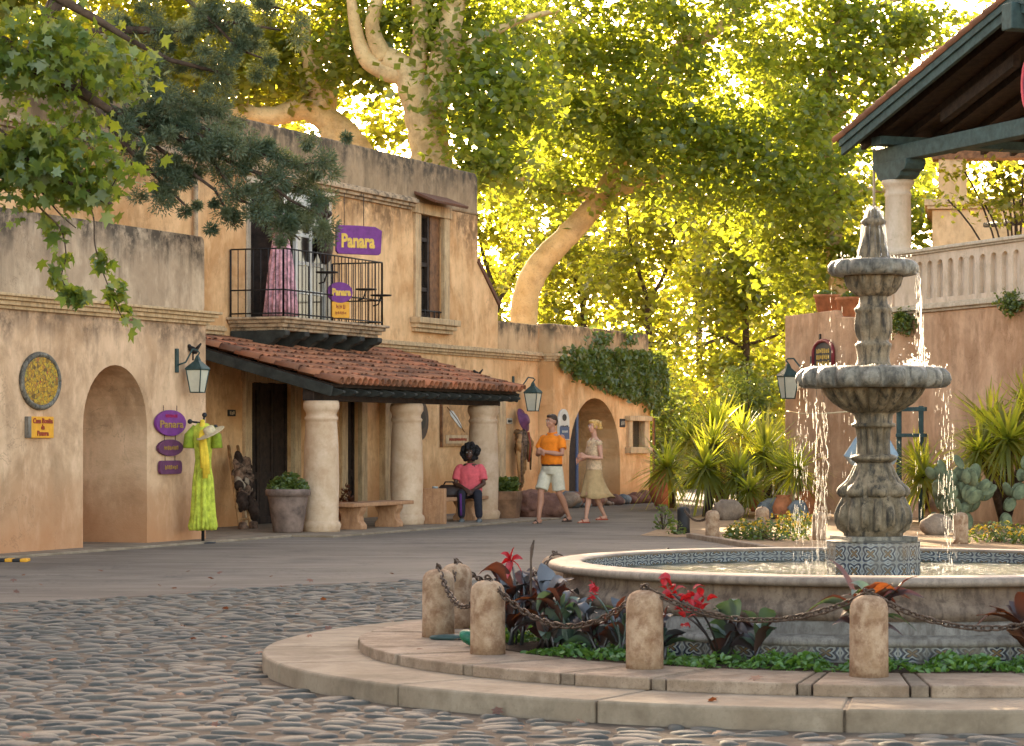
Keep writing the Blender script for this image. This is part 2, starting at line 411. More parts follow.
M['skin_dark'] = m_plain('skin_dark', (.075, .034, .02), .5, .1, 12, .05)
M['hair_brown'] = m_plain('hair_brown', (.05, .028, .016), .6, .4, 40, .4)
M['hair_blond'] = m_plain('hair_blond', (.50, .27, .075), .5, .35, 40, .4)
M['hair_black'] = m_plain('hair_black', (.014, .010, .009), .7, .5, 40, .8)
M['orange_cloth'] = m_plain('orange_cotton', (.78, .20, .012), .9, .1, 14, .2)
M['khaki_pale'] = m_plain('pale_khaki', (.54, .46, .335), .9, .1, 14, .25)
M['khaki'] = m_plain('khaki_cotton', (.42, .27, .125), .9, .12, 14, .25)
M['cream_cloth'] = m_plain('cream_print', (.55, .37, .215), .9, .28, 26, .25)
M['pink_cloth'] = m_plain('pink_cotton', (.62, .10, .11), .9, .12, 14, .25)
M['black_cloth'] = m_plain('black_cloth', (.018, .016, .022), .85, .2, 14, .25)
M['purple_cloth'] = m_plain('purple_cloth', (.09, .02, .12), .85, .2, 14, .25)
M['blue_cloth'] = m_plain('pale_blue_cotton', (.22, .27, .30), .9, .12, 10, .25)
M['leather'] = m_plain('leather', (.045, .026, .018), .5, .2, 14, .2)
M['greyshoe'] = m_plain('grey_shoe', (.11, .115, .11), .7, .2, 14, .2)
M['lime_cloth'] = m_plain('lime_cotton', (.44, .46, .05), .9, .32, 13, .5)
M['green_cloth'] = m_plain('green_cotton', (.27, .34, .03), .9, .25, 9, .3)
M['yellow_cloth'] = m_plain('yellow_scarf', (.76, .52, .045), .85, .15, 9, .3)
M['pink_dress'] = m_plain('pink_print', (.62, .33, .36), .9, .5, 13, .3)
M['brown_cloth'] = m_plain('brown_cloth', (.19, .105, .045), .9, .55, 9, .5)
M['hide_pale'] = m_plain('pale_hide', (.34, .25, .17), .95, .5, 9, .9)
M['hide_dark'] = m_plain('dark_hide', (.05, .03, .02), .95, .5, 9, .9)
M['hide'] = m_plain('patched_hide', (.16, .095, .06), .95, .85, 13, .9)
M['red_bloom'] = m_leaf('red_bloom', (.30, .004, .007), (.45, .010, .012), (.3, .003, .005), (.4, .01, .01), .3)
M['pink_bloom'] = m_leaf('pink_bloom', (.5, .03, .12), (.6, .10, .2), (.4, .02, .1), (.5, .1, .2), .3)
M['yellow_bloom'] = m_leaf('yellow_bloom', (.65, .36, .02), (.75, .5, .04), (.6, .3, .02), (.7, .5, .04), .35)
M['bark_syc'] = m_stone('sycamore_bark', (.52, .34, .15), (.66, .47, .25), (.26, .165, .08), 1.6, .55, .4, streak=False)
M['bark_dark'] = m_plain('dark_bark', (.075, .048, .032), .95, .4, 8, .8)
M['leaf_syc'] = m_leaf('sycamore_leaf', (.07, .115, .018), (.125, .16, .028), (.26, .34, .016), (.56, .57, .038), .56)
M['leaf_mid'] = m_leaf('mid_leaf', (.06, .085, .012), (.11, .12, .02), (.36, .41, .018), (.70, .65, .045), .6)
M['leaf_gold'] = m_leaf('gold_leaf', (.07, .085, .012), (.12, .12, .02), (.36, .40, .018), (.68, .62, .042), .62)
M['leaf_near'] = m_leaf('near_leaf', (.055, .105, .016), (.105, .15, .022), (.18, .28, .018), (.44, .44, .028), .48, .06)
M['leaf_pine'] = m_leaf('juniper_sprig', (.055, .090, .055), (.145, .175, .095), (.12, .16, .05), (.30, .28, .06), .3, .03)
M['leaf_ivy'] = m_leaf('ivy_leaf', (.055, .095, .014), (.12, .15, .025), (.16, .22, .02), (.3, .34, .03), .35, .07)
M['leaf_yucca'] = m_leaf('yucca_blade', (.085, .12, .03), (.12, .14, .04), (.5, .56, .03), (.85, .8, .05), .6, .06)
M['leaf_ground'] = m_leaf('ground_cover_leaf', (.05, .14, .016), (.11, .21, .03), (.12, .26, .02), (.25, .4, .03), .3, .08)
M['leaf_bronze'] = m_leaf('bronze_canna', (.022, .013, .011), (.060, .022, .013), (.08, .015, .008), (.20, .05, .015), .35, .08)
M['leaf_rust'] = m_leaf('rust_canna', (.09, .028, .009), (.16, .055, .014), (.22, .05, .01), (.34, .1, .02), .4, .08)
M['leaf_cgreen'] = m_leaf('green_canna', (.042, .075, .048), (.085, .125, .08), (.08, .15, .03), (.16, .22, .05), .35, .12)
M['leaf_slate'] = m_leaf('slate_canna', (.032, .034, .038), (.065, .066, .072), (.03, .025, .02), (.06, .045, .03), .25, .12)
M['cactus'] = m_plain('prickly_pear_pad', (.12, .135, .07), .8, .4, 9, .4)
def _terr():
    m, nt, out = mat_new('barrel_tiles'); t = NT(nt)
    a = t.n('ShaderNodeAttribute', attribute_name='var').outputs['Fac']
    c = t.ramp(a, [(0, (.15, .065, .038)), (.35, (.31, .118, .056)), (.7, (.39, .16, .08)), (1, (.46, .15, .07))])
    c = t.mix(t.math('MULTIPLY', t.step(t.noise(2.5, 7, .7), .45, .7), .75), c, (.12, .075, .05))
    c = t.mix(t.math('MULTIPLY', t.step(t.noise(22, 5, .7), .55, .75), .6), c, (.25, .17, .11))
    t.pbr(out, c, .9, t.bump(t.noise(30, 5), .4, .01), .2); return m
M['tiles'] = _terr()
def _asphalt():
    m, nt, out = mat_new('asphalt'); t = NT(nt)
    c = t.ramp(t.noise(.35, 6, .6), [(.4, (.125, .095, .070)), (.6, (.185, .145, .108))])
    c = t.mix(t.math('MULTIPLY', t.step(t.noise(.9, 6, .7, t.scaled((.5, 3, 1))), .48, .62), .55), c, (.25, .195, .15))
    c = t.mix(t.math('MULTIPLY', t.step(t.noise(60, 3, .8), .55, .8), .5), c, (.29, .24, .20))
    c = t.mix(t.math('MULTIPLY', t.step(t.noise(.55, 5, .6), .56, .66), .5), c, (.085, .066, .054))
    cr = t.math('ABSOLUTE', t.math('SUBTRACT', t.noise(.35, 8, .65, dist=1.2), .5))
    c = t.mix(t.math('MULTIPLY', t.step(cr, .005, .001), .6), c, (.05, .04, .033))
    h = t.math('ADD', t.noise(70, 4, .7), t.noise(4, 4))
    t.pbr(out, c, .85, t.bump(h, .5, .01), .25); return m
M['asphalt'] = _asphalt()
def _cobble():
    m, nt, out = mat_new('river_cobble'); t = NT(nt)
    a = t.n('ShaderNodeAttribute', attribute_name='var').outputs['Fac']
    c = t.ramp(a, [(0, (.038, .036, .030)), (.3, (.056, .053, .043)), (.6, (.088, .076, .056)), (.85, (.068, .063, .050)), (1, (.135, .10, .07))])
    c = t.mix(t.math('MULTIPLY', t.step(t.noise(9, 7, .7), .45, .75), .6), c, (.15, .118, .088))
    t.pbr(out, c, .72, t.bump(t.math('ADD', t.noise(14, 5), t.math('MULTIPLY', t.noise(90, 3), .3)), .5, .012), .4); return m
M['cobble'] = _cobble()
def _water():
    m, nt, out = mat_new('pool_water'); t = NT(nt)
    c = t.ramp(t.noise(5, 6, .65), [(.40, (.055, .058, .030)), (.52, (.085, .095, .070)), (.64, (.19, .20, .175))])
    h = t.math('ADD', t.noise(16, 4, .6, dist=1.2), t.math('MULTIPLY', t.noise(60, 3, .6, dist=1), .5))
    t.pbr(out, c, .18, t.bump(h, 1.0, .06), .3, IOR=1.14); return m
M['water'] = _water()
def _fall():
    m, nt, out = mat_new('falling_water'); t = NT(nt)
    g = t.n('ShaderNodeBsdfGlass'); g.inputs['IOR'].default_value = 1.33; g.inputs['Roughness'].default_value = .08
    tr = t.n('ShaderNodeBsdfTranslucent'); tr.inputs['Color'].default_value = (.95, .93, .9, 1)
    tp = t.n('ShaderNodeBsdfTransparent')
    m1 = t.n('ShaderNodeMixShader'); m1.inputs[0].default_value = .35; t.l(g.outputs[0], m1.inputs[1]); t.l(tr.outputs[0], m1.inputs[2])
    m2 = t.n('ShaderNodeMixShader'); m2.inputs[0].default_value = .36; t.l(m1.outputs[0], m2.inputs[1]); t.l(tp.outputs[0], m2.inputs[2])
    t.l(m2.outputs[0], out.inputs['Surface']); return m
M['fall'] = _fall()
def _mosaic():
    m, nt, out = mat_new('yellow_mosaic'); t = NT(nt)
    c = t.ramp(t.vor(26, None, 'F1', 'Color'), [(.1, (.12, .06, .01)), (.35, (.46, .22, .008)), (.6, (.58, .33, .012)), (.8, (.34, .27, .03)), (.95, (.44, .08, .02))])
    c = t.mix(t.step(t.vor(26, None, 'DISTANCE_TO_EDGE'), .08, .03), c, (.10, .07, .03))
    t.pbr(out, c, .35, None, .5); return m
M['mosaic'] = _mosaic()
M['tile_base'] = m_tile('talavera_base', 84, .0, .10, .93)
M['tile_in'] = m_tile('talavera_inner', 84, .0, .075, .5)
M['tile_box'] = m_tile('talavera_box', 16, .02, .105, .7)

# ================================================================ GROUND
def sheet(name, pts, z, mat, kind='structure'):
    mb = MB(); tris = tessellate_polygon([[Vector((x, y, 0)) for x, y in pts]])
    mb.add([(x, y, z) for x, y in pts], [t if (Vector((pts[t[1]][0] - pts[t[0]][0], pts[t[1]][1] - pts[t[0]][1], 0)).cross(Vector((pts[t[2]][0] - pts[t[0]][0], pts[t[2]][1] - pts[t[0]][1], 0)))).z > 0 else t[::-1] for t in tris])
    return tag(mb.build(name, mat), kind=kind)
sheet('ground', [(-400, -60), (400, -60), (400, 700), (-400, 700)], -.004, M['dirt'])
bnd = [gp(*p) for p in ((0, 605), (73, 601), (150, 597), (300, 586), (415, 582))]
edge = [(-30, 18.5), (-9, 21.0)] + [(p.x, p.y) for p in bnd] + [(0.3, 25.6), (3, 26.2), (8, 25.8), (30, 22)]
sheet('asphalt_road', edge + [(30, 72), (-30, 72)], .004, M['asphalt'])
cob_poly = [(-9, 4), (12, 4)] + [(x, y) for x, y in reversed(edge) if -9.5 < x < 12]
cob_poly = [(-9, 4), (12, 4), (12, 25.2)] + [(x, y) for x, y in reversed(edge) if -9.5 < x < 10]
sheet('mortar_bed', cob_poly, .014, M['mortar'])
FC = Vector((2.21, 15.9, 0))
def edge_y(x):
    for (x0, y0), (x1, y1) in zip(edge, edge[1:]):
        if x0 <= x <= x1: return y0 + (y1 - y0) * (x - x0) / (x1 - x0)
    return 20
def cobbles():
    rng = random.Random(3)
    # relaxed grid of river stones, flattened domes, each a little different
    seg, rings = 9, 3
    V, F, VV = [], [], []
    b = 0; y = 9.6
    while y < 26:
        dy = rng.uniform(.145, .185); x = -7.5 + rng.random() * .2
        row = rng.random()
        while x < 8.5:
            w = rng.choice((rng.uniform(.08, .15), rng.uniform(.15, .25), rng.uniform(.19, .31)))
            px, py = x + w / 2, y + rng.uniform(-.045, .045)
            x += w + rng.uniform(-.004, .018)
            if py > edge_y(px) - .12 + rng.uniform(-.1, .12): continue
            if (Vector((px, py, 0)) - FC).length < 3.72 + .05: continue
            if rng.random() < .02: continue
            h = rng.uniform(.014, .030) ; rx, ry = w / 2, dy / 2 * rng.uniform(.9, 1.3); rot = rng.uniform(-.3, .3)
            tilt = rng.uniform(-.1, .1); tl2 = rng.uniform(-.12, .05)
            rad = [rng.uniform(.86, 1.1) for _ in range(seg)]
            pw = rng.uniform(.7, 1.05)
            for i in range(rings):
                q = (1.0, .86, .5)[i]; zz = (0, .58, .93)[i] * h
                for k in range(seg):
                    t = 2 * PI * k / seg + rot
                    c_, s_ = math.cos(t), math.sin(t)
                    c_ = math.copysign(abs(c_) ** pw, c_); s_ = math.copysign(abs(s_) ** pw, s_)
                    ex, ey = c_ * rx * q * rad[k], s_ * ry * q * rad[k]
                    V.append((px + ex * (1 + .0 * i), py + ey, .006 + zz + (tilt * ex + tl2 * ey if i else -.004)))
            V.append((px, py, .006 + h))
            for i in range(rings - 1):
                for k in range(seg):
                    a, b1 = b + i * seg + k, b + i * seg + (k + 1) % seg
                    F.append((a, b1, b1 + seg)); F.append((a, b1 + seg, a + seg))
            for k in range(seg): F.append((b + (rings - 1) * seg + k, b + (rings - 1) * seg + (k + 1) % seg, b + rings * seg))
            nf = (rings - 1) * seg * 2 + seg
            VV += [rng.random()] * nf; b += rings * seg + 1
        y += dy
    o = np_mesh('cobblestone_paving', np.array(V), np.array(F), np.array(VV), M['cobble'], None, (0, 15, 0), smooth=True)
    tag(o, kind='structure')
cobbles()
# dirt planting bed behind the fountain with its low stone edging
bed = [gp(*p) for p in ((640, 536), (690, 538), (720, 543), (760, 550), (800, 556), (900, 560), (1060, 562))]
pts = [(p.x, p.y) for p in bed] + [(14, 33), (13, 60), (4.8, 60), (3.9, 50), (2.6, 42)]
sheet('planting_bed', pts, .010, M['dirt'])
mb = MB()
for a, b in zip(bed[1:], bed[2:]):
    d = (b - a); mb.box((a + b) / 2 + Vector((0, 0, .03)), (d.length * .99, .12, .08), math.atan2(d.y, d.x))
tag(mb.build('bed_kerb', M['kerb'], bevel=.012), kind='structure')
# paving strip along the shops (a low step)
mb = MB()
for k in range(9):
    u = -14 + k * 2.2; n1 = 3.1 if u > -4.7 else 2.45
    FA.box(mb, u + .004, u + 2.196, -.4, n1, -.02, .035)
tag(mb.build('pavement', M['platform'], bevel=.012), kind='structure')
# speed hump strip bottom left
hp = gp(14, 562)
o = thing('speed_bump', hp, 'yellow and black speed bump strip on the asphalt by the left wall', 'speed bump')
mb = MB(); mb2 = MB()
for k in range(-3, 6):
    c = hp + Vector((-.3 + k * .085, k * .0, .022)); (mb if k % 2 else mb2).box(c, (.084, .22, .04))
mb.build('yellow_block', M['yellow_paint'], o, bevel=.012); mb2.build('black_block', M['black'], o, bevel=.012)

# ================================================================ FOUNTAIN PLATFORM
def sector(mb, r0, r1, z0, z1, a0, a1, k=8, mi=0):
    vs = []
    for i in range(k + 1):
        a = a0 + (a1 - a0) * i / k; c, s = math.cos(a), math.sin(a)
        for r in (r0, r1):
            for z in (z0, z1): vs.append(FC + Vector((r * c, r * s, z)))
    fs = [(0, 2, 3, 1), (k * 4, k * 4 + 1, k * 4 + 3, k * 4 + 2)]
    for i in range(k):
        a, b = i * 4, i * 4 + 4
        fs += [(a + 1, a + 3, b + 3, b + 1), (a, b, b + 2, a + 2), (a + 2, b + 2, b + 3, a + 3), (a, a + 1, b + 1, b)]
    mb.add(vs, fs, mi)
mb = MB()
ang = [R(-112 + 26 * k) for k in range(15)]; rng = random.Random(5)
joints = []
a = R(-100)
while a < R(260) - .2:
    d = R(rng.uniform(17, 29)); joints.append((a, min(a + d, R(260)))); a += d
for a0, a1 in joints: sector(mb, 2.3, 3.72, -.02, .125, a0 + .0014, a1 - .0014, 10)
tag(mb.build('platform', M['platform'], bevel=.018, seg=3), kind='structure')
mb = MB(); sector(mb, 2.0, 3.69, -.02, .118, 0, 2 * PI - .0001, 96)
tag(mb.build('platform_joint_fill', M['kerb_brick']), kind='structure')
mb = MB(); a = 0
while a < 2 * PI - .06:
    d = rng.uniform(.14, .22)
    rr = 3.14 + rng.uniform(-.008, .008)
    sector(mb, 2.44, rr, .122, .185 + rng.uniform(-.002, .002), a + .0012, min(a + d, 2 * PI) - .0012, 5)
    a += d
    if rng.random() < .75:
        e = rng.uniform(.02, .032); sector(mb, 2.44, 3.133, .122, .183, a + .002, a + e - .002, 2, 1); a += e
tag(mb.build('kerb', [M['kerb'], M['kerb_brick']], bevel=.008, seg=2), kind='structure')
mb = MB(); mb.lathe(FC, [(1.9, .1), (2.46, .1), (2.46, .19), (1.9, .2)], 64, sm=False)
tag(mb.build('soil', M['soil']), kind='structure')

# ================================================================ FOUNTAIN
ft = thing('fountain', FC, 'large tiered stone fountain with tiled round pool in the middle of the court', 'fountain')
K = .006115
def pz(y): return EYE - (y - HY) * K
mb = MB()
mb.lathe(FC, [(2.0, .27), (2.052, .285), (2.056, .30), (2.046, .322), (2.00, .338), (1.955, .345), (1.95, .40), (1.93, .415)], 128)
mb.build('ledge', M['ledge'], ft)
mb = MB(); mb.lathe(FC, [(2.045, .10), (2.045, .282), (1.95, .283)], 128, sm=False); mb.build('tile_band', M['tile_base'], ft)
mb = MB()
mb.lathe(FC, [(1.90, .35), (1.935, .412), (1.955, .425), (1.965, .45), (1.96, .48), (1.935, .51), (1.905, .535), (1.895, .57), (1.90, .592), (1.915, .598)], 128, cap=False)
mb.build('pool_wall', M['pool'], ft)
mb = MB()
mb.lathe(FC, [(1.88, .595), (1.955, .597), (1.985, .606), (1.992, .624), (1.984, .642), (1.955, .652), (1.80, .654), (1.785, .648), (1.782, .636), (1.86, .60)], 160, cap=False)
mb.build('rim', M['pool_rim'], ft)
mb = MB(); vs = []; kk = 128
mb.lathe(FC, [(1.787, .64), (1.787, .50)], kk, cap=False)
mb.f = [f[::-1] for f in mb.f]; mb.build('inner_tiles', M['tile_in'], ft)
rngw = np.random.default_rng(4)
mb = MB(); nr, ns = 60, 160; vs = [FC + Vector((0, 0, .565))]; fs = []
for i in range(1, nr + 1):
    r = 1.786 * i / nr
    for k in range(ns):
        t = 2 * PI * k / ns
        w = .0035 * math.sin(r * 42 + 3 * math.sin(2 * t)) + .003 * math.sin(37 * r * math.cos(t) + 11 * math.sin(3 * r)) + .003 * math.sin(45 * r * math.sin(t) + 7 * math.cos(5 * r))
        vs.append(FC + Vector((r * math.cos(t), r * math.sin(t), .566 + w + (rngw.random() - .5) * .001)))
for k in range(ns): fs.append((0, 1 + k, 1 + (k + 1) % ns))
for i in range(nr - 1):
    for k in range(ns):
        a, b = 1 + i * ns + k, 1 + i * ns + (k + 1) % ns; fs.append((a, a + ns, b + ns, b))
mb.add(vs, fs, 0, True); mb.build('water_surface', M['water'], ft)
# octagonal tiled pedestal
mb = MB(); mb.lathe(FC, [(.285, .45), (.285, .765)], 8, sm=False, phase=PI / 8 + .12, cap=False)
mb.build('pedestal', M['tile_box'], ft)
mb = MB(); mb.lathe(FC, [(.20, .74), (.287, .765), (.29, .772), (.20, .785)], 8, sm=False, phase=PI / 8 + .12)
mb.box(FC + Vector((0, 0, .788)), (.42, .42, .03), .2)
mb.build('plinth', M['fountain_rim'], ft, bevel=.006)
def P(*l): return [(r * K, pz(y)) for r, y in l]
def lathe_part(name, prof, lob, mat, seg=144):
    mb = MB(); mb.lathe(FC, prof, seg, lob=lob); return mb.build(name, mat, ft)
# bulb with acanthus lobes, petal collar, flared skirt, shaft
lathe_part('bulb', P((24, 540), (29, 537), (30, 533), (36, 529), (39, 522), (39.5, 515), (37, 507), (32.5, 499), (31, 495), (20, 494)),
           [None, None, (.08, 8), (.2, 8), (.24, 16), (.24, 16), (.22, 16), (.14, 8), None, None], M['fountain'])
lathe_part('petal_collar', P((26, 497), (34, 496.5), (37, 493.5), (37, 490), (34.5, 486.5), (28, 481), (23.5, 474), (20, 466), (17.5, 462.5), (16, 462)),
           [None, (.16, 8), (.2, 8), (.2, 8), (.16, 8), (.12, 16), (.12, 16), (.08, 16), None, None], M['fountain'])
lathe_part('shaft', P((17, 463), (22.5, 459.5), (23.5, 457.5), (22, 455.5), (17, 454), (16.6, 440), (17.6, 430), (18.4, 427.5), (22, 426.6), (22, 424), (19, 422.5), (19.5, 415), (21.5, 413), (23, 411)),
           [None] * 4 + [(.24, 10), (.24, 10), (.24, 10), (.12, 10)] + [None] * 6, M['fountain'])
lathe_part('lower_bowl', P((18, 414), (24, 412.5), (31, 409.5), (41, 403), (48.5, 395), (52, 388.5), (50, 387)),
           [None, (.08, 22), (.17, 22), (.18, 22), (.15, 22), (.10, 22), None], M['fountain'], 264)
lathe_part('lower_rim', P((46, 387.6), (60, 388.3), (72, 387.6), (77, 384), (78.5, 379.5), (77, 374), (72, 369), (65, 366.8), (60, 368.5), (30, 372), (5, 372)),
           [None, None, (.04, 36), (.085, 18), (.095, 18), (.085, 18), (.05, 18), None, None, None, None], M['fountain_rim'], 216)
lathe_part('upper_baluster', P((19, 371), (19, 367), (16.5, 362), (16, 357), (17.5, 348), (18.2, 346), (18.2, 343.8), (16, 342.5), (15, 340), (17.3, 336), (19, 329), (18.8, 320), (17.5, 313.5), (18.8, 311), (18.8, 308.5), (17, 307), (14.6, 303.5), (14, 298), (14.8, 296)),
           [None] * 8 + [(.1, 8), (.2, 8), (.24, 8), (.24, 8), (.14, 8)] + [(.06, 12)] * 2 + [None] * 4, M['fountain'])
lathe_part('upper_bowl', P((13, 297), (17, 296), (23, 292), (27.5, 286), (29.8, 278), (29, 275)),
           [None, (.1, 12), (.2, 12), (.2, 12), (.14, 12), None], M['fountain'], 192)
lathe_part('upper_rim', P((27, 275.5), (36, 276.3), (42.5, 275), (45.5, 271), (45.5, 266), (42, 261.5), (37, 260), (32, 262), (5, 264)),
           [None, None, (.05, 24), (.1, 12), (.1, 12), (.06, 12), None, None, None], M['fountain_rim'])
lathe_part('finial', P((16, 264), (17.5, 259), (15.5, 250), (12, 239), (9.5, 230), (8.5, 226.5), (12.5, 224), (12.8, 221), (9, 218), (6.5, 213.5), (4.5, 209.5), (1, 208)),
           [(.12, 7), (.2, 7), (.22, 7), (.22, 7), (.2, 7), (.15, 7), (.12, 9), (.12, 9), None, None, None, None], M['fountain'], 112)
# ---- falling water: strings of drops under each bowl (uncountable)
def falling(name, jets, seed):
    rng = random.Random(seed); mb = MB()
    for (ang, r0, r1, z0, z1, dens, w, sp) in jets:
        L = z0 - z1; n = int(dens * L / .03)
        for i in range(n):
            t = rng.random() ** .85; z = z0 - L * t
            r = r0 + (r1 - r0) * math.sqrt(t) + rng.gauss(0, sp * (.3 + t))
            a = ang + rng.gauss(0, sp * (.4 + 1.2 * t) / max(r0, .1))
            p = FC + Vector((r * math.cos(a), r * math.sin(a), z))
            s = w * rng.uniform(.12, .32); ln = s * rng.uniform(4, 28)
            mb.ball(p, (s, s, ln), 6, 4)
        # a wavering continuous thread in the strong jets
        if dens > 1.2:
            for q in range(1):
                pts, rr = [], []
                a = ang + rng.uniform(-.03, .03); st = int(L / .02) + 2
                for i in range(st):
                    t = i / (st - 1); r = r0 + (r1 - r0) * math.sqrt(t)
                    a += rng.gauss(0, .006) / max(r0, .2)
                    pts.append(FC + Vector(((r + rng.gauss(0, .004)) * math.cos(a), r * math.sin(a) + rng.gauss(0, .004), z0 - L * t)))
                    rr.append(w * max(.15, (.55 - .35 * t) * rng.uniform(.25, 1.3)))
                mb.tube(pts, rr, 6)
    return tag(mb.build(name, M['fall'], origin=FC), kind='stuff')
jt = []
rr_ = random.Random(11)
# from the upper bowl into the lower one: a strong gush right, thin ones elsewhere
for a, d, w in ((R(-22), 2.4, .006), (R(-12), 2.2, .006), (R(-34), 1.2, .0045), (R(8), 1.0, .004), (R(-165), .7, .0035), (R(-140), .35, .0035), (R(150), .6, .0035), (R(100), .6, .004), (R(60), .6, .004)):
    jt.append((a, .272, .30 if d > 1 else .285, pz(273), pz(369), d, w, .008 if d > 1 else .006))
falling('falling_water', jt, 1)
jt = []
for k in range(34):
    a = 2 * PI * k / 34 + rr_.uniform(-.07, .07)
    strong = False
    if abs(math.degrees(a) - 270) < 62: continue
    jt.append((a, .465, .485 + rr_.uniform(0, .02), pz(385), .57, (1.3 if strong else rr_.uniform(.25, .6)), rr_.uniform(.0032, .0055), .012))
for a, d, r0, r1 in ((R(-165), 2.6, .335, .33), (R(-172), 1.6, .36, .345), (R(-160), 1.0, .40, .42), (R(-20), .9, .45, .47), (R(-8), 1.0, .44, .46), (R(6), .9, .44, .45), (R(172), .9, .44, .45), (R(158), .9, .42, .43), (R(-35), .6, .45, .47)):
    jt.append((a, r0, r1, pz(388), .57, d, .0058, .018))
falling('falling_water', jt, 2)
mb = MB(); rng = random.Random(9)   # splashes: crown drops on the rims and where the jets land
for i in range(520):
    q = rng.random()
    if q < .3:
        a = R(rng.uniform(-60, 20)); r = rng.uniform(.22, .34); z = pz(368) + abs(rng.gauss(0, .05))
    elif q < .5:
        a = rng.uniform(0, 2 * PI); r = rng.uniform(.25, .45); z = pz(367.5) + abs(rng.gauss(0, .014))
    elif q < .65:
        a = rng.uniform(0, 2 * PI); r = rng.uniform(.08, .25); z = pz(260) + abs(rng.gauss(0, .02))
    elif q < .75:
        a = rng.uniform(0, 2 * PI); r = abs(rng.gauss(.05, .025)); z = pz(rng.uniform(206, 256))
    else:
        a = rng.uniform(0, 2 * PI); r = .48 + rng.gauss(0, .06); z = .57 + abs(rng.gauss(0, .035))
    p = FC + Vector((r * math.cos(a), r * math.sin(a), z)); s = rng.uniform(.0015, .0045)
    mb.ball(p, (s, s, s * rng.uniform(1, 3)), 6, 4)
for i in range(26):   # bubbling cap of water over the finial
    a = rng.uniform(0, 2 * PI); pts = [FC + Vector((0, 0, pz(206)))]
    for j in range(1, 9):
        t = j / 8; r = .012 + .085 * t ** .6 + rng.gauss(0, .003); pts.append(FC + Vector((r * math.cos(a), r * math.sin(a), pz(206 + 55 * t ** 1.6))))
    mb.tube(pts, [.0035 * rng.uniform(.4, 1.3) for _ in pts], 5)
tag(mb.build('splash_water', M['fall'], origin=FC), kind='stuff')

# ================================================================ BOLLARDS AND CHAINS
def bollard_mesh():
    mb = MB(); r = .098
    mb.lathe((0, 0, 0), [(r * 1.02, -.01), (r * 1.01, .1), (r, .33), (r * .985, .35), (r * .93, .372), (r * .8, .392), (r * .55, .407), (r * .25, .414), (.002, .416)], 28)
    return mb
proto = None
def bollard(x, y, z, label, s=1.0, mat=None, group='stone bollards round the fountain'):
    global proto
    t = thing('bollard', (x, y, z), label, 'bollard', group)
    if proto is None:
        mb = MB()
        bm_ = bollard_mesh(); mb.v = [v + Vector((x, y, z)) for v in bm_.v]; mb.f, mb.m, mb.sm = bm_.f, bm_.m, bm_.sm
        proto = mb.build('post', M['bollard'], t)
        mb = MB(); mb.tube([Vector((x, y, z + .40)), Vector((x, y, z + .428))], .012, 8); eye = mb.build('chain_pin', M['chain'], t); proto = (proto, eye)
    else:
        for q in proto:
            c = q.copy(); COL.objects.link(c); c.parent = t
            if mat and q is proto[0]: c.data = c.data.copy(); c.data.materials[0] = mat
    t.scale = (s, s, s); t.rotation_euler.z = random.uniform(0, 6)
    return t
RB = 2.66
angs = [(-8.4, 'tall round-topped stone bollard in front of the rust-leaved plant at the right'),
        (-34.6, 'round-topped stone bollard left of the big red flower cluster'),
        (-61.9, 'round-topped stone bollard nearest the green plastic packet on the kerb'),
        (-90, 'leftmost stone bollard standing at the edge of the round kerb'),
        (-105.5, 'stone bollard half hidden behind the leftmost one'),
        (-134, 'stone bollard at the left end of the pool rim, behind the slate leaves'),
        (-155, 'stone bollard just showing over the back rim of the pool'),
        (18.6, 'stone bollard right of the frame edge beyond the rust-leaved plant')]
BP = []
for a, lab in angs:
    x = FC.x + RB * math.sin(R(a)); y = FC.y - RB * math.cos(R(a)); BP.append(Vector((x, y, .185)))
    bollard(x, y, .185, lab)
def chain(p0, p1, sag, label):
    mb = MB(); L = (p1 - p0).length; n = int(L * 1.25 / .044)
    # sample sagging curve at even arc length
    raw = [p0.lerp(p1, i / 200) - Vector((0, 0, sag * 4 * (i / 200) * (1 - i / 200))) for i in range(201)]
    acc = [0]
    for a, b in zip(raw, raw[1:]): acc.append(acc[-1] + (b - a).length)
    n = int(acc[-1] / .043); j = 0
    rng = random.Random(int(L * 1000))
    for i in range(n + 1):
        s = acc[-1] * i / n
        while j < 199 and acc[j + 1] < s: j += 1
        p = raw[j]; d = (raw[min(j + 1, 200)] - raw[max(j - 1, 0)]).normalized()
        side = d.cross(Vector((0, 0, 1))).normalized(); up = side.cross(d)
        ra = (PI / 4 if i % 2 else -PI / 4) + rng.uniform(-.25, .25)
        w = side * math.cos(ra) + up * math.sin(ra)
        ring = []
        for k in range(12):
            t = 2 * PI * k / 12; c, s_ = math.cos(t), math.sin(t)
            ring.append(p + d * (c * .031) + w * (math.copysign(abs(s_) ** .7, s_) * .0155))
        nrm = d.cross(w); vs = []; fs = []; sg = 6
        for k in range(12):
            tg = (ring[(k + 1) % 12] - ring[k - 1]).normalized(); b2 = tg.cross(nrm)
            for q in range(sg):
                t = 2 * PI * q / sg; vs.append(ring[k] + (nrm * math.cos(t) + b2 * math.sin(t)) * .0056)
        for k in range(12):
            for q in range(sg): fs.append((k * sg + q, k * sg + (q + 1) % sg, ((k + 1) % 12) * sg + (q + 1) % sg, ((k + 1) % 12) * sg + q))
        mb.add(vs, fs, 0, True)
    return tag(mb.build('chain', M['chain']), label, 'chain', 'rusty chains between the fountain bollards')
top = [p + Vector((0, 0, .425)) for p in BP]
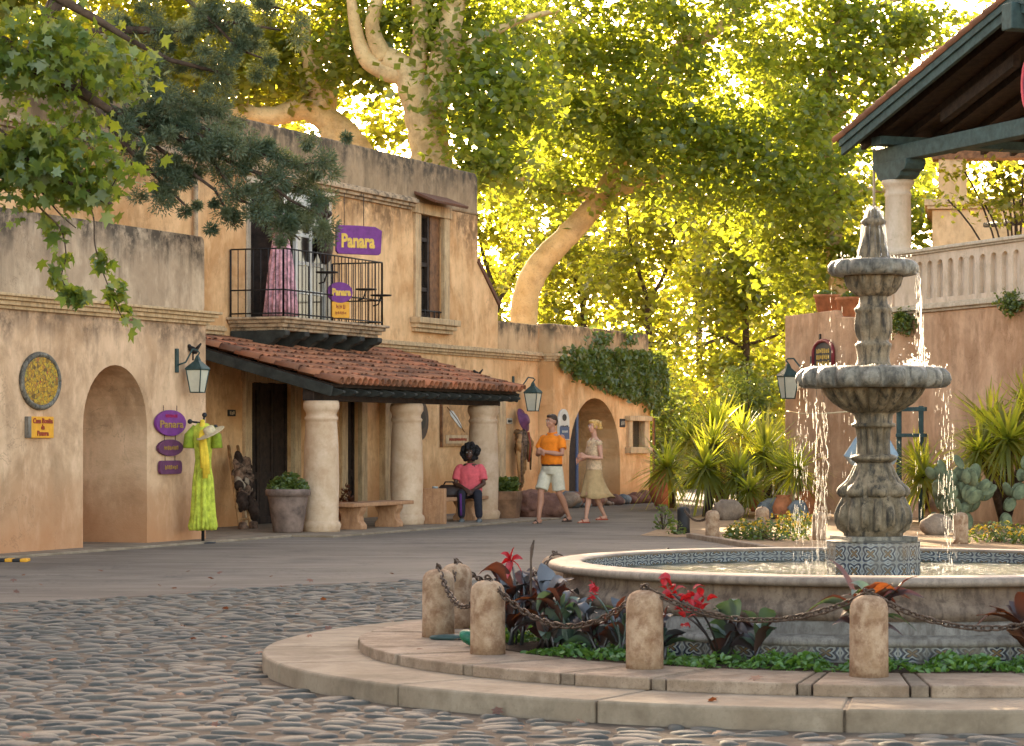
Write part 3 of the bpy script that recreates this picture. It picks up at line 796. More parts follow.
for i, j, sag, lab in ((0, 1, .155, 'rusty chain sagging in front of the red flower cluster and bare pool wall'),
                       (1, 2, .235, 'rusty chain looping deep in front of the dark canna leaves'),
                       (2, 3, .20, 'rusty chain between the two leftmost front bollards'),
                       (3, 4, .16, 'short rusty chain behind the leftmost bollard'),
                       (4, 5, .18, 'rusty chain running behind the single red flower to the pool edge'),
                       (5, 6, .14, 'rusty chain behind the pool, its top loop showing over the rim'),
                       (0, 7, .185, 'rusty chain leaving the picture at the right edge')):
    chain(top[i], top[j], sag, lab)
# far bollards at the planting bed
for px, py, s, lab, mt in ((713, 541, .98, 'pale stone bollard at the sunny corner of the bed behind the fountain', None),
                       (684, 534, .94, 'dark painted bollard on the road edge beside the yuccas', M['black']),
                       (763, 537, 1.0, 'rounded bollard among the yellow flowers under the yuccas', None),
                       (820, 541, .95, 'bollard behind the left fall of water with yellow leaves beside it', None),
                       (962, 545, 1.0, 'stone bollard right of the fountain pedestal in front of the prickly pear', None)):
    p = gp(px, py); bollard(p.x, p.y + .1, .01, lab, s, mt, 'stone bollards along the planting bed')
mb = MB()
q0, q1 = gp(684, 534), gp(713, 541)
tag(chain(q0 + Vector((0, .1, .38)), q1 + Vector((0, .1, .4)), .16, 'chain between the dark bollard and the pale one at the bed corner'), group='chains along the planting bed')
# ================================================================ LEFT SHOP BUILDING (front plane n=2.0)
NL = 2.0; UC = -4.69
lb = thing('shop_building', FA.p(-12, -2, 0), 'low tan stucco shop building with a deep arched passage at the left', 'building')
def upx(x, n=0, y=438): return FA.px(x, y, n)[0]
a0, a1 = upx(83, NL), upx(147, NL)
mb = MB(); mb.prism(FA, rect(-20, UC, -.05, 3.02), .65, NL, [arch(a0, a1, -.049, 1.55, 2.33, 18)])
mb.build('wall', M['stucco_left'], lb, bevel=.03, seg=3)
mb = MB(); FA.box(mb, -20, UC - .02, -6, .62, -.05, 3.0)
FA.box(mb, a0 - 1.2, a0 - 1.0, .55, .66, 0, 2.6)
mb.build('rear_block', M['stucco_left'], lb)
mb = MB()
pts = rect(-20, UC + .0, 3.12, 4.12)
mb.prism(FA, rrect(-22, UC, 3.10, 4.13, .10, 6), NL - .42, NL - .02)
o = mb.build('parapet', M['stucco_parapet'], lb, bevel=.035, seg=3)
# put the object origin at the parapet foot so the growth stain hangs from its coping
for v in o.data.vertices: v.co.z -= 3.12
o.location.z = 3.12
mb = MB()
for z0, z1, n1 in ((2.93, 2.975, .05), (2.975, 3.03, .10), (3.03, 3.075, .145), (3.075, 3.11, .19)):
    FA.box(mb, -22, UC + n1 * .75, NL - .3, NL + n1, z0, z1)
mb.build('cornice', M['trim'], lb, bevel=.008)
# taller orange block behind
ob = thing('stucco_house', FA.p(-12, -8, 0), 'orange stucco house rising behind the left parapet, mostly behind leaves', 'house')
mb = MB(); u1 = upx(78, -2.2)
mb.prism(FA, rect(-34, u1, -.05, 7.0), -7, -2.2, [rect(u1 - 6.2, u1 - 5, 4.6, 6.2)]); mb.build('wall', M['stucco_orange'], ob, bevel=.03)
mb = MB(); FA.box(mb, -34.2, u1 + .15, -7.1, -2.05, 7.0, 7.16); mb.build('cornice', M['trim_old'], ob, bevel=.02)
mb = MB(); FA.box(mb, u1 - 6.3, u1 - 4.9, -2.3, -2.24, 4.5, 6.3); mb.build('window', M['glass_dark'], ob)

# ================================================================ MAIN TWO STOREY BUILDING (front plane n=0)
bd = thing('shop_building', FA.p(2, -3, 0), 'two-storey ochre stucco shop building with an iron balcony and weathered parapet', 'building')
UE = upx(478)           # end of the upper storey
UJ = 12.55              # joint with the arched wall
d0, d1 = upx(249), upx(292); e0, e1 = upx(345), upx(359); w0, w1 = 6.75, 7.78; b0, b1 = .22, 3.15
UL = -7.0
outline = [(UL, -.05), (UJ, -.05), (UJ, 3.0), (10.45, 3.0), (10.45, 3.95), (9.95, 4.33), (UE, 4.72), (UE, 5.60), (UL, 5.60)]
holes = [rect(d0, d1, .03, 2.28), rect(e0, e1, .03, 2.25), rect(w0, w1, 3.58, 5.47), rect(b0, b1, 3.262, 5.42)]
mb = MB(); mb.prism(FA, outline, -.55, 0, holes); mb.build('wall', M['stucco_main'], bd, bevel=.02)
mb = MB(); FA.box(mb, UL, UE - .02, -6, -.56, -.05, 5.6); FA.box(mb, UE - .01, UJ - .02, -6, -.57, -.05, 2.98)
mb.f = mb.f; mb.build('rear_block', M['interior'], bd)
def coping(name, mat, pts, n0, n1, z0, par, bev=.04):
    mb = MB(); mb.prism(FA, pts, n0, n1); o = mb.build(name, mat, par, bevel=bev, seg=3)
    for v in o.data.vertices: v.co.z -= z0
    o.location.z = z0; return o
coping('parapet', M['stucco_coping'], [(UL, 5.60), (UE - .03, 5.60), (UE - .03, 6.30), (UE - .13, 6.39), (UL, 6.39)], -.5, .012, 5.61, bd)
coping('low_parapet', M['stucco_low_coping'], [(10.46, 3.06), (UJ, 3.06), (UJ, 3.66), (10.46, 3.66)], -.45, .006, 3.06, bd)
mb = MB()
for z0, z1, n1 in ((5.46, 5.51, .05), (5.51, 5.57, .11), (5.57, 5.64, .17), (5.64, 5.67, .13)):
    FA.box(mb, UL, 6.33 + n1 * .4, -.2, n1, z0, z1)
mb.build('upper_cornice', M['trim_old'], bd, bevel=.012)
mb = MB()
for z0, z1, n1 in ((2.93, 2.975, .045), (2.975, 3.03, .09), (3.03, 3.085, .135), (3.085, 3.11, .10)):
    FA.box(mb, 3.0, UJ, -.2, n1, z0, z1); FA.box(mb, UL, -.65, -.2, n1, z0, z1)
mb.build('lower_cornice', M['trim'], bd, bevel=.008)
# small tiled canopy over the window
mb = MB()
c = FA.p((w0 + w1) / 2, .17, 5.72)
mb.box(c, (1.5, .55, .05), mat=FA.rot @ Matrix.Rotation(R(-22), 3, 'X'))
mb.build('window_hood', M['tiles'], bd, bevel=.01)
mb = MB(); mb.prism(FA, [(10.47, 3.94), (10.5, 4.02), (UE + .02, 4.80), (UE - .05, 4.72)], -.56, .03); mb.build('shoulder_coping', M['tiles'], bd, bevel=.01)
# upper window
wn = MB()
FA.box(wn, w0 - .24, w0, -.1, .05, 3.56, 5.42); FA.box(wn, w1, w1 + .24, -.1, .05, 3.56, 5.42); FA.box(wn, w0 - .30, w1 + .30, -.1, .075, 5.42, 5.62)
win = wn.build('window', M['trim'], bd, bevel=.012)
mb = MB()
for k, (z0, z1, n1) in enumerate(((3.30, 3.37, .09), (3.37, 3.45, .15), (3.45, 3.56, .21))): FA.box(mb, w0 - .32 - k * .035, w1 + .32 + k * .035, -.05, n1, z0, z1)
mb.build('sill', M['trim'], win, bevel=.015)
mb = MB(); FA.box(mb, w0, w1, -.52, -.13, 3.58, 5.47); mb.build('pane', M['glass_dark'], win)
mb = MB()
FA.box(mb, w0 + .02, w0 + .10, -.12, -.06, 3.58, 5.46); FA.box(mb, w0 + .50, w0 + .58, -.12, -.06, 3.58, 5.46)
for z in (3.6, 4.05, 4.5, 4.95, 5.38): FA.box(mb, w0 + .06, w0 + .54, -.118, -.07, z, z + .07)
mb.build('shutter', M['darkwood'], win)
mb = MB(); FA.box(mb, w0 + .60, w1 - .01, -.12, -.05, 3.58, 5.46); mb.build('shutter', M['brown_wood'], win)
mb = MB()
for k in range(5):
    u = w0 + .1 + k * (w1 - w0 - .2) / 4; mb.tube([FA.p(u, -.02, 3.58), FA.p(u, -.02, 3.72)], .012, 6)
mb.tube([FA.p(w0, -.02, 3.70), FA.p(w1, -.02, 3.70)], .014, 6); mb.build('guard_rail', M['iron'], win)
# balcony door
dn = MB()
FA.box(dn, b0 - .02, b0 + .10, -.12, .03, 3.262, 5.40); FA.box(dn, b1 - .10, b1 + .02, -.12, .03, 3.262, 5.40); FA.box(dn, b0 - .1, b1 + .1, -.2, .05, 5.40, 5.54)
bdoor = dn.build('balcony_door', M['trim_pale'], bd, bevel=.01)
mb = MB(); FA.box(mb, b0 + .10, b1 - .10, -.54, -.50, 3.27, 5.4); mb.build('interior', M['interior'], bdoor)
mb = MB()
l0, l1 = 1.95, b1 - .12
for u in (l0, (l0 + l1) / 2 - .02, l1 - .07): FA.box(mb, u, u + .07, -.08, -.02, 3.27, 5.2)
for z in (3.27, 3.75, 4.22, 4.68, 5.13): FA.box(mb, l0, l1, -.075, -.025, z, z + .065)
leaf = mb.build('door_leaf', M['whitepaint'], bdoor, bevel=.006)
mb = MB(); FA.box(mb, l0 + .02, l1 - .02, -.06, -.045, 3.29, 5.18); mb.build('pane', M['glass_dark'], bdoor)
mb = MB(); mb.box(FA.p(b0 + .40, .10, 4.3), (.06, .62, 2.05), mat=FA.rot @ Matrix.Rotation(R(-28), 3, 'Z'))
mb.box(FA.p(b0 + .95, -.28, 4.3), (.62, .05, 2.05), mat=FA.rot); mb.build('dark_leaf', M['darkwood'], bdoor, bevel=.01)
mb = MB(); FA.box(mb, 1.3, 2.6, -.0, .05, 5.16, 5.36); mb.build('white_valance', M['whitepaint'], bdoor, bevel=.01)
# shop entrances under the porch
def doorway(u0, u1, zt, nb, leafmat, par):
    f = MB(); FA.box(f, u0 - .22, u0, -.3, .06, .03, zt); FA.box(f, u1, u1 + .22, -.3, .06, .03, zt); FA.box(f, u0 - .26, u1 + .26, -.3, .08, zt, zt + .2)
    d = f.build('doorway', M['trim'], par, bevel=.012)
    m2 = MB(); n = max(2, int((u1 - u0) / .42))
    for i in range(n):
        x0 = u0 + (u1 - u0) * i / n; x1 = u0 + (u1 - u0) * (i + 1) / n
        FA.box(m2, x0 + .01, x0 + .07, nb, nb + .06, .04, zt); FA.box(m2, x1 - .07, x1 - .01, nb, nb + .06, .04, zt)
        for z in (.04, .75, zt - .12): FA.box(m2, x0 + .07, x1 - .07, nb, nb + .055, z, z + .11)
        FA.box(m2, x0 + .06, x1 - .06, nb + .005, nb + .03, .1, zt - .05)
    m2.build('door', leafmat, d)
doorway(d0, d1, 2.28, -.14, M['darkwood'], bd); doorway(e0, e1, 2.25, -.14, M['darkwood'], bd)
for x in (388, 397):      # engaged pilasters by the second door
    u = upx(x, .1); mb = MB(); FA.box(mb, u - .14, u + .14, -.05, .12, .03, 2.6); mb.build('pilaster', M['trim'], bd, bevel=.015)
u = upx(503, .1); mb = MB(); FA.box(mb, u - .16, u + .16, -.05, .10, .03, 2.35); mb.build('pilaster', M['trim'], bd, bevel=.015)
mb = MB(); mb.tube([FA.p(upx(192), .06, 3.2), FA.p(upx(192), .06, 5.4)], .04, 10); mb.build('downpipe', M['trim_old'], bd)

# ================================================================ BALCONY
bl = thing('balcony', FA.p(1.4, .5, 2.8), 'small balcony with thin iron railing on carved timber brackets', 'balcony')
BU0, BU1 = -.42, 3.22; BZ = 3.25
mb = MB()
for z0, z1, e in ((3.05, 3.10, -.10), (3.10, 3.16, -.05), (3.16, 3.215, .0), (3.215, 3.255, .05)): FA.box(mb, BU0 - e, BU1 + e, .012, 1.0 + e, z0, z1)
mb.build('slab', M['trim_old'], bl, bevel=.012)
for k in range(6):
    u = BU0 + .16 + k * (BU1 - BU0 - .32) / 5
    pr = [(.015, 2.62), (.015, 3.05), (.97, 3.05), (.97, 2.98), (.90, 2.93), (.82, 2.92), (.74, 2.86), (.66, 2.80), (.52, 2.79), (.44, 2.70), (.30, 2.64)]
    mb = MB(); fr = Frame(0, 0, 0); fr.O = FA.p(u, 0, 0); fr.U = FA.N.copy(); fr.N = FA.U.copy() * -1
    mb.prism(fr, pr, -.085, .085); mb.build('bracket', M['slate_timber'], bl, bevel=.015)
mb = MB()
rail = [(BU0 + .05, .04), (BU0 + .05, .95), (BU1 - .05, .95), (BU1 - .05, .04)]
for z in (BZ + 1.05, BZ + .42, BZ + .06): mb.tube([FA.p(u, n, z) for u, n in rail], .013, 6)
for (ua, na), (ub, nb_) in zip(rail, rail[1:]):
    L = math.hypot(ub - ua, nb_ - na); k = int(L / .125)
    for i in range(k + 1):
        t = i / k; mb.tube([FA.p(ua + (ub - ua) * t, na + (nb_ - na) * t, BZ), FA.p(ua + (ub - ua) * t, na + (nb_ - na) * t, BZ + 1.05)], .0075 if 0 < i < k else .017, 6)
mb.build('railing', M['iron'], bl)
def bracket_tray(u, n, z, label):
    t = thing('candle_tray', FA.p(u, n, z), label, 'tray', 'iron trays on the balcony rail'); mb = MB()
    mb.lathe(FA.p(u, n, z), [(.05, -.01), (.17, 0), (.18, .02), (.16, .012), (.02, .01)], 18); mb.build('dish', M['iron'], t)
    mb = MB(); mb.tube([FA.p(u, n - .14, z - .16), FA.p(u, n - .05, z - .14), FA.p(u, n, z - .01)], .013, 6); mb.build('arm', M['iron'], t)
for x, y, lab in ((327, 273, 'topmost iron candle tray on the balcony rail, left of the oval sign'), (366, 290, 'iron candle tray right of the oval purple sign on the balcony'), (381, 296, 'outermost iron candle tray at the right corner of the balcony')):
    u, z = FA.px(x, y, 1.08); bracket_tray(u, 1.08, z, lab)
# dress on the balcony
u, z = FA.px(281, 265, .55)
t = thing('hanging_dress', FA.p(u, .55, 3.27), 'long pink and white print dress displayed on the balcony', 'dress')
prof = [(.29, 3.30), (.26, 3.5), (.225, 3.85), (.19, 4.15), (.145, 4.42), (.13, 4.50), (.15, 4.62), (.165, 4.80), (.12, 4.90), (.05, 4.95)]
mb = MB(); mb.lathe(FA.p(u, .55, 0), prof, 104, lob=[(.34, 13), (.32, 13), (.28, 13), (.22, 13), (.1, 13)] + [None] * 5); mb.build('skirt', M['pink_dress'], t)
mb = MB(); mb.tube([FA.p(u, .55, 3.26), FA.p(u, .55, 5.05)], .018, 8); mb.build('stand', M['iron'], t)
mb = MB()
for s in (-1, 1): mb.tube([FA.p(u + s * .10, .55, 4.84), FA.p(u + s * .19, .57, 4.74), FA.p(u + s * .21, .58, 4.60)], [.055, .07, .075], 10)
mb.build('sleeves', M['pink_dress'], t)
t = thing('hanging_wreath', FA.p(upx(315), .1, 5), 'dark dried wreath hanging at the top right of the balcony door', 'wreath')
rng = random.Random(4); mb = MB(); u, z = FA.px(317, 208, .1)
for i in range(60):
    a = rng.uniform(0, 2 * PI); r = rng.gauss(.16, .05); mb.ball(FA.p(u + r * math.cos(a), .1 + rng.uniform(0, .1), z + r * math.sin(a)), rng.uniform(.03, .06), 6, 4)
mb.build('ring', M['leather'], t)
t = thing('hanging_bag', FA.p(upx(324), .1, 4), 'dark woven bag hanging on the balcony door frame', 'bag'); u, z = FA.px(324, 238, .08)
mb = MB(); mb.ball(FA.p(u, .1, z - .1), (.2, .12, .34), 16, 10, mat=FA.rot); mb.build('pouch', M['leather'], t)
mb = MB(); mb.tube([FA.p(u - .12, .1, z + .15), FA.p(u, .1, z + .55), FA.p(u + .12, .1, z + .15)], .014, 6); mb.build('strap', M['leather'], t)

# ---- signs on the balcony
def flat_part(par, name, fr, outline, n0, n1, mat, bevel=.008):
    mb = MB(); mb.prism(fr, outline, n0, n1); return mb.build(name, mat, par, bevel=bevel)
def corners(fr, pxs, n):
    return [fr.px(x, y, n) for x, y in pxs]
u, z = FA.px(357, 240, 1.0)
FS = Frame(0, 0, 0); aS = R(22.3 + 38); FS.U = Vector((math.sin(aS), math.cos(aS), 0)); FS.N = Vector((math.cos(aS), -math.sin(aS), 0)); FS.O = FA.p(u, 1.02, 0)
FS.rot = Matrix((FS.U, FS.N, Vector((0, 0, 1)))).transposed()
t = thing('shop_sign', FA.p(u, 1.02, z), 'large purple board sign with yellow lettering hanging over the balcony rail', 'sign')
sg = MB(); sg.prism(FS, [(-.40, z - .19), (-.36, z - .235), (.36, z - .235), (.40, z - .2), (.42, z + .16), (.30, z + .22), (-.02, z + .23), (-.36, z + .225), (-.40, z + .19)], -.03, .03)
sg.build('board', M['purple'], t, bevel=.012)
lettering(t, 'Panara', FS, -.02, .031, z - .03, .30, M['gold_letter'], .60, bold=.012)
for du in (.1, -.25):
    mb = MB(); mb.tube([FS.p(du, 0, z + .22), FS.p(du, 0, z + .75)], .006, 6); mb.build('hanger', M['iron'], t)
u, z = FA.px(338.5, 292.5, 1.0)
FS2 = Frame(0, 0, 0); FS2.U, FS2.N, FS2.rot = FS.U, FS.N, FS.rot; FS2.O = FA.p(u, 1.02, 0)
t = thing('oval_sign', FA.p(u, 1.02, z), 'small oval purple sign with yellow lettering wired to the balcony railing', 'sign')
flat_part(t, 'board', FS2, oval(0, z, .225, .165), -.02, .02, M['purple'])
lettering(t, 'Panara', FS2, .02, .021, z, .15, M['gold_letter'], .33, bold=.008)
u2, z2 = FA.px(340, 310, 1.0)
t = thing('notice_sign', FA.p(u2, 1.02, z2), 'small yellow square notice below the oval purple sign', 'sign')
flat_part(t, 'board', FS2, rect(-.14, .17, z2 - .13, z2 + .13), -.015, .015, M['yellow_paint'])
scribble(t, FS2, .015, .016, z2 + .05, .18, .07, M['red_letter'], 1); scribble(t, FS2, .015, .016, z2 - .05, .2, .05, M['red_letter'], 2)

# ================================================================ PORCH
pc = thing('porch', FA.p(1.7, 1.3, 0), 'porch with barrel tile roof on squat round stone columns in front of the shops', 'porch')
PU0, PU1, PN, ZE, ZW = -1.95, 5.2, 2.62, 2.16, 2.86
sl_ = math.atan2(ZW - ZE, PN)
def RP(u, s, h=0):      # s distance down from the wall along the slope
    return FA.p(u, s * math.cos(sl_) + h * math.sin(sl_), ZW - s * math.sin(sl_) + h * math.cos(sl_))
V, Fc, VV = [], [], []; rng = random.Random(8); LS = PN / math.cos(sl_)
def half_tile(u, s0, s1, r0, r1, up, h, var, yaw=0):
    b = len(V); k = 8
    for i, (s, r) in enumerate(((s0, r0), (s1, r1))):
        for th in (0, -.014):
            for j in range(k + 1):
                a = PI * j / k
                V.append(tuple(RP(u + (r + th) * math.cos(a) + yaw * (i - .5), s, h + (up * (r + th) * math.sin(a)) * .95 + (0.02 if i else 0))))
    n = k + 1
    def q(a, b_, c, d): Fc.append((b + a, b + b_, b + c)); Fc.append((b + a, b + c, b + d)); VV.extend([var, var])
    for j in range(k):
        q(j, j + 1, 2 * n + j + 1, 2 * n + j); q(n + j + 1, n + j, 3 * n + j, 3 * n + j + 1)
        q(2 * n + j, 2 * n + j + 1, 3 * n + j + 1, 3 * n + j); q(j + 1, j, n + j, n + j + 1)
pitch = .196; nc = int((PU1 - PU0) / pitch); rows = 8; rl = LS / rows
for c in range(nc + 1):
    u = PU0 + .06 + c * pitch
    for r in range(rows):
        half_tile(u + rng.gauss(0, .008), r * rl - .03, (r + 1) * rl + .04 + rng.gauss(0, .012), .078, .092, 1, .045 + rng.gauss(0, .006), rng.random(), rng.gauss(0, .014))
        if c < nc: half_tile(u + pitch / 2, r * rl - .03, (r + 1) * rl + .02, .085, .075, -1, .075, rng.random() * .6)
np_mesh('tile_roof', np.array(V), np.array(Fc), np.array(VV), M['tiles'], pc)
mb = MB()
vs = [RP(u, s, h) for u in (PU0 + .02, PU1 - .02) for s in (0.012, LS - .10) for h in (-.05, 0)]
mb.add(vs, [(0, 1, 3, 2), (4, 6, 7, 5), (0, 4, 5, 1), (2, 3, 7, 6), (0, 2, 6, 4), (1, 5, 7, 3)]); mb.build('roof_deck', M['darkwood'], pc)
mb = MB()
for u0, u1 in ((PU0 - .03, PU0 + .02), (PU1 - .02, PU1 + .03)):
    mb = MB()
    vs = [RP(u, s, h) for u in (u0, u1) for s in (0.02, LS - .04) for h in (-.17, -.02)]
    mb.add(vs, [(0, 1, 3, 2), (4, 6, 7, 5), (0, 4, 5, 1), (2, 3, 7, 6), (0, 2, 6, 4), (1, 5, 7, 3)])
    mb.build('rake_board', M['slate_timber'], pc, bevel=.01)
mb = MB(); FA.box(mb, PU0 + .03, PU1 - .03, 2.06, 2.24, 1.945, 2.14); mb.build('beam', M['darkwood'], pc, bevel=.012)
for k in range(17):
    u = PU0 + .2 + k * (PU1 - PU0 - .4) / 16
    pr = [(0.02, ZW - .19), (0.02, ZW - .07), (2.66, ZE - .075), (2.66, ZE - .105), (2.60, ZE - .13), (2.50, ZE - .15), (2.38, ZE - .135)]
    fr = Frame(0, 0, 0); fr.O = FA.p(u, 0, 0); fr.U = FA.N.copy(); fr.N = FA.U.copy() * -1
    mb = MB(); mb.prism(fr, pr, -.045, .045); mb.build('rafter', M['slate_timber'], pc, bevel=.006)
COLP = [(.275, .03), (.275, .07), (.285, .10), (.29, .135), (.275, .17), (.255, .185), (.25, .20), (.262, .8), (.25, 1.3), (.232, 1.62), (.23, 1.65), (.245, 1.665), (.25, 1.69), (.24, 1.71), (.225, 1.72), (.225, 1.76), (.245, 1.80), (.265, 1.83), (.265, 1.90), (.25, 1.945)]
for px_, py_ in ((320, 534.5), (406, 527), (483, 521.5)):
    g = gp(px_, py_); c = Vector((g.x, g.y + .26, 0)); mb = MB(); mb.lathe(c, COLP, 40); mb.build('column', M['column'], pc)

# ================================================================ ARCHED WALL (n=.32) with passage, niche window, pilaster
aw = thing('arched_wall', FA.p(15.5, -.4, 0), 'ochre stucco wall with an arched gateway partly under ivy', 'wall')
NA = .32; g0, g1 = upx(569, NA), upx(620, NA); UA1 = upx(650, NA); q0, q1 = upx(630, NA), upx(642, NA)
zq0, zq1 = FA.px(636, 447, NA)[1], FA.px(636, 421, NA)[1]
mb = MB(); mb.prism(FA, rect(UJ, UA1, -.05, 3.06), -1.6, NA, [arch(g0, g1, -.049, .95, FA.px(594, 398, NA)[1], 18), rect(q0, q1, zq0, zq1)])
mb.build('wall', M['stucco_main'], aw, bevel=.03, seg=3)
coping('parapet', M['stucco_low_coping'], [(UJ, 3.07), (UA1, 3.07), (UA1, 3.60), (UA1 - .12, 3.69), (UJ + .05, 3.69)], -.1, NA - .02, 3.07, aw)
mb = MB()
for z0, z1, n1 in ((2.93, 2.975, .045), (2.975, 3.03, .09), (3.03, 3.085, .135)): FA.box(mb, UJ - n1 * .5, UJ + 1.2, NA - .2, NA + n1, z0, z1)
mb.build('cornice', M['trim'], aw, bevel=.008)
mb = MB(); FA.box(mb, g0 - .4, g1 + .4, -1.75, -1.62, -.02, 2.7); mb.build('gate', M['darkwood'], aw)
mb = MB(); gm = g0 + (g1 - g0) * .36; FA.box(mb, g0 - .05, gm, NA - .34, NA - .27, -.02, 2.6); mb.build('gate_leaf', M['darkwood'], aw, bevel=.01)
mb = MB(); FA.box(mb, gm + .001, gm + .12, NA - .36, NA - .25, -.02, 2.5); mb.build('gate_post', M['navy'], aw, bevel=.01)
f = MB(); FA.box(f, q0 - .24, q0, NA - .1, NA + .07, zq0, zq1); FA.box(f, q1, q1 + .24, NA - .1, NA + .07, zq0, zq1); FA.box(f, q0 - .34, q1 + .34, NA - .1, NA + .13, zq1, zq1 + .11)
wn = f.build('window', M['trim'], aw, bevel=.012)
mb = MB(); FA.box(mb, q0 - .32, q1 + .32, NA - .1, NA + .14, zq0 - .14, zq0); mb.build('sill', M['trim'], wn, bevel=.015)
mb = MB(); FA.box(mb, q0, q1, NA - .3, NA - .07, zq0, zq1); mb.build('pane', M['glass_dark'], wn)

# ================================================================ RIGHT RAMP WALL WITH BALUSTRADE
rw = thing('ramp_wall', FR.p(2, -1, 0), 'russet plaster ramp wall topped by a pale arcaded parapet on the right', 'wall')
uL = FR.px(785, 438, 0)[0]; uB = FR.px(893, 438, 0)[0]
mb = MB(); mb.prism(FR, [(uL, -.05), (9, -.05), (9, 3.58), (uB, 3.58), (uB - .02, 3.60), (uB - 1.4, 3.60), (uB - 2.2, 3.66), (uB - 2.25, 3.78), (uL, 3.76)], -2.2, 0); mb.build('wall', M['stucco_right'], rw, bevel=.04, seg=3)
mb = MB()
for z0, z1, n1 in ((3.582, 3.63, .05), (3.63, 3.69, .11), (3.69, 3.73, .07)): FR.box(mb, uB + .02, 9, -.3, n1, z0, z1)
mb.build('string_course', M['trim_pale'], rw, bevel=.01)
hl = []; u = uB + .85; aw_ = .105
while u < 8.8: hl.append(arch(u, u + .205, 3.82, 4.36, 4.475, 8)); u += .355
mb = MB(); mb.prism(FR, rect(uB + .05, 9, 3.732, 4.60), -.20, .0, hl); mb.build('arcade', M['stucco_rail'], rw, bevel=.008)
mb = MB(); FR.box(mb, uB + .06, 9, -.19, -.075, 3.74, 4.59); mb.build('arcade_back', M['stucco_rail'], rw)
mb = MB()
for z0, z1, n1 in ((4.602, 4.64, .04), (4.64, 4.70, .08)): FR.box(mb, uB - .0, 9, -.26, n1, z0, z1)
mb.build('handrail', M['trim_pale'], rw, bevel=.012)
# ================================================================ PAVILION
pv = thing('pavilion', FR.p(3, -3, 3.6), 'open pavilion with tiled gable roof on teal beams and stone columns above the ramp', 'pavilion')
UP = FR.px(898, 438, -.3)[0]
for n_ in (-.30, -5.6):
    mb = MB(); c = FR.p(UP, n_, 0)
    mb.lathe(c, [(.34, 3.6), (.34, 4.55), (.33, 4.62)], 4, sm=False, phase=PI / 4 + R(20))
    mb.lathe(c, [(.30, 4.62), (.31, 4.70), (.29, 4.76), (.25, 4.80), (.235, 4.83), (.235, 5.4), (.225, 5.72), (.235, 5.74), (.25, 5.77), (.235, 5.80), (.225, 5.81), (.225, 5.88), (.26, 5.93), (.29, 5.97), (.29, 6.03)], 36)
    mb.build('column', M['stucco_rail'], pv)
    mb = MB()
    mb.prism(FR, [(UP + a_, b_) for a_, b_ in [(-.30, 6.03), (.30, 6.03), (.42, 6.08), (.46, 6.15), (.60, 6.18), (.66, 6.27), (.66, 6.36), (-.60, 6.36), (-.60, 6.28), (-.46, 6.2), (-.42, 6.1)]], n_ - .20, n_ + .20)
    mb.build('bracket', M['teal'], pv, bevel=.015)
    mb = MB(); FR.box(mb, UP - .7, 9.5, n_ - .16, n_ + .14, 6.36, 6.64); mb.build('tie_beam', M['teal'], pv, bevel=.012)
mb = MB(); FR.box(mb, UP - .18, UP + .2, -5.9, .15, 6.645, 6.80); mb.build('plate_beam', M['teal'], pv, bevel=.012)
RU, RZ, EU, EZ = 4.55, 8.47, -1.45, 6.78
sp = (RZ - EZ) / (RU - EU)
def slope(mb, h0, h1, n0, n1, ua=EU, ub=RU):
    for sgn in (0, 1):
        A = [(ua, EZ + (ua - EU) * sp), (ub, EZ + (ub - EU) * sp)]
        if sgn: A = [(2 * RU - ua, A[0][1]), (2 * RU - ub, A[1][1])][::-1]
        mb.prism(FR, [(A[0][0], A[0][1] + h0), (A[1][0], A[1][1] + h0), (A[1][0], A[1][1] + h1), (A[0][0], A[0][1] + h1)], n0, n1)
mb = MB(); slope(mb, -.03, .02, -6.5, .44); mb.build('roof_deck', M['darkwood'], pv)
mb = MB(); slope(mb, -.25, -.035, .38, .455); mb.build('barge_board', M['teal'], pv, bevel=.01)
mb = MB(); slope(mb, -.10, .03, .46, .50); mb.build('barge_trim', M['teal'], pv, bevel=.008)
V, Fc, VV = [], [], []
def RP2(u, s, h): return FR.p(u, s, EZ + (u - EU) * sp + h)
def tile2(n, u0, u1, r0, r1, var):
    b = len(V); k = 6
    for i, (u, r) in enumerate(((u0, r0), (u1, r1))):
        for j in range(k + 1):
            a = PI * j / k; V.append(tuple(RP2(u, n + r * math.cos(a), .03 + r * math.sin(a) + (.02 if i else 0))))
    for j in range(k):
        a, b1 = b + j, b + j + 1; Fc.append((a, b1, b1 + k + 1)); Fc.append((a, b1 + k + 1, a + k + 1)); VV.extend([var, var])
rng = random.Random(12)
nrow = 15
for c in range(34):
    n = .40 - c * .2
    for r in range(nrow):
        ua = RU - (RU - EU + .1) * r / nrow; ub = RU - (RU - EU + .1) * (r + 1) / nrow - .05
        tile2(n + rng.gauss(0, .008), ua, ub, .075, .09, rng.random())
for r in range(14):
    b = len(V); k = 6
    for i, n in enumerate((.5 - r * .5, -.05 - r * .5)):
        for j in range(k + 1):
            a = PI * j / k; V.append(tuple(FR.p(RU + .11 * math.cos(a), n, RZ + .03 + .13 * math.sin(a) + (.025 if i == 0 else 0))))
    for j in range(k):
        a, b1 = b + j, b + j + 1; Fc.append((a, b1, b1 + k + 1)); Fc.append((a, b1 + k + 1, a + k + 1)); VV.extend([.5, .5])
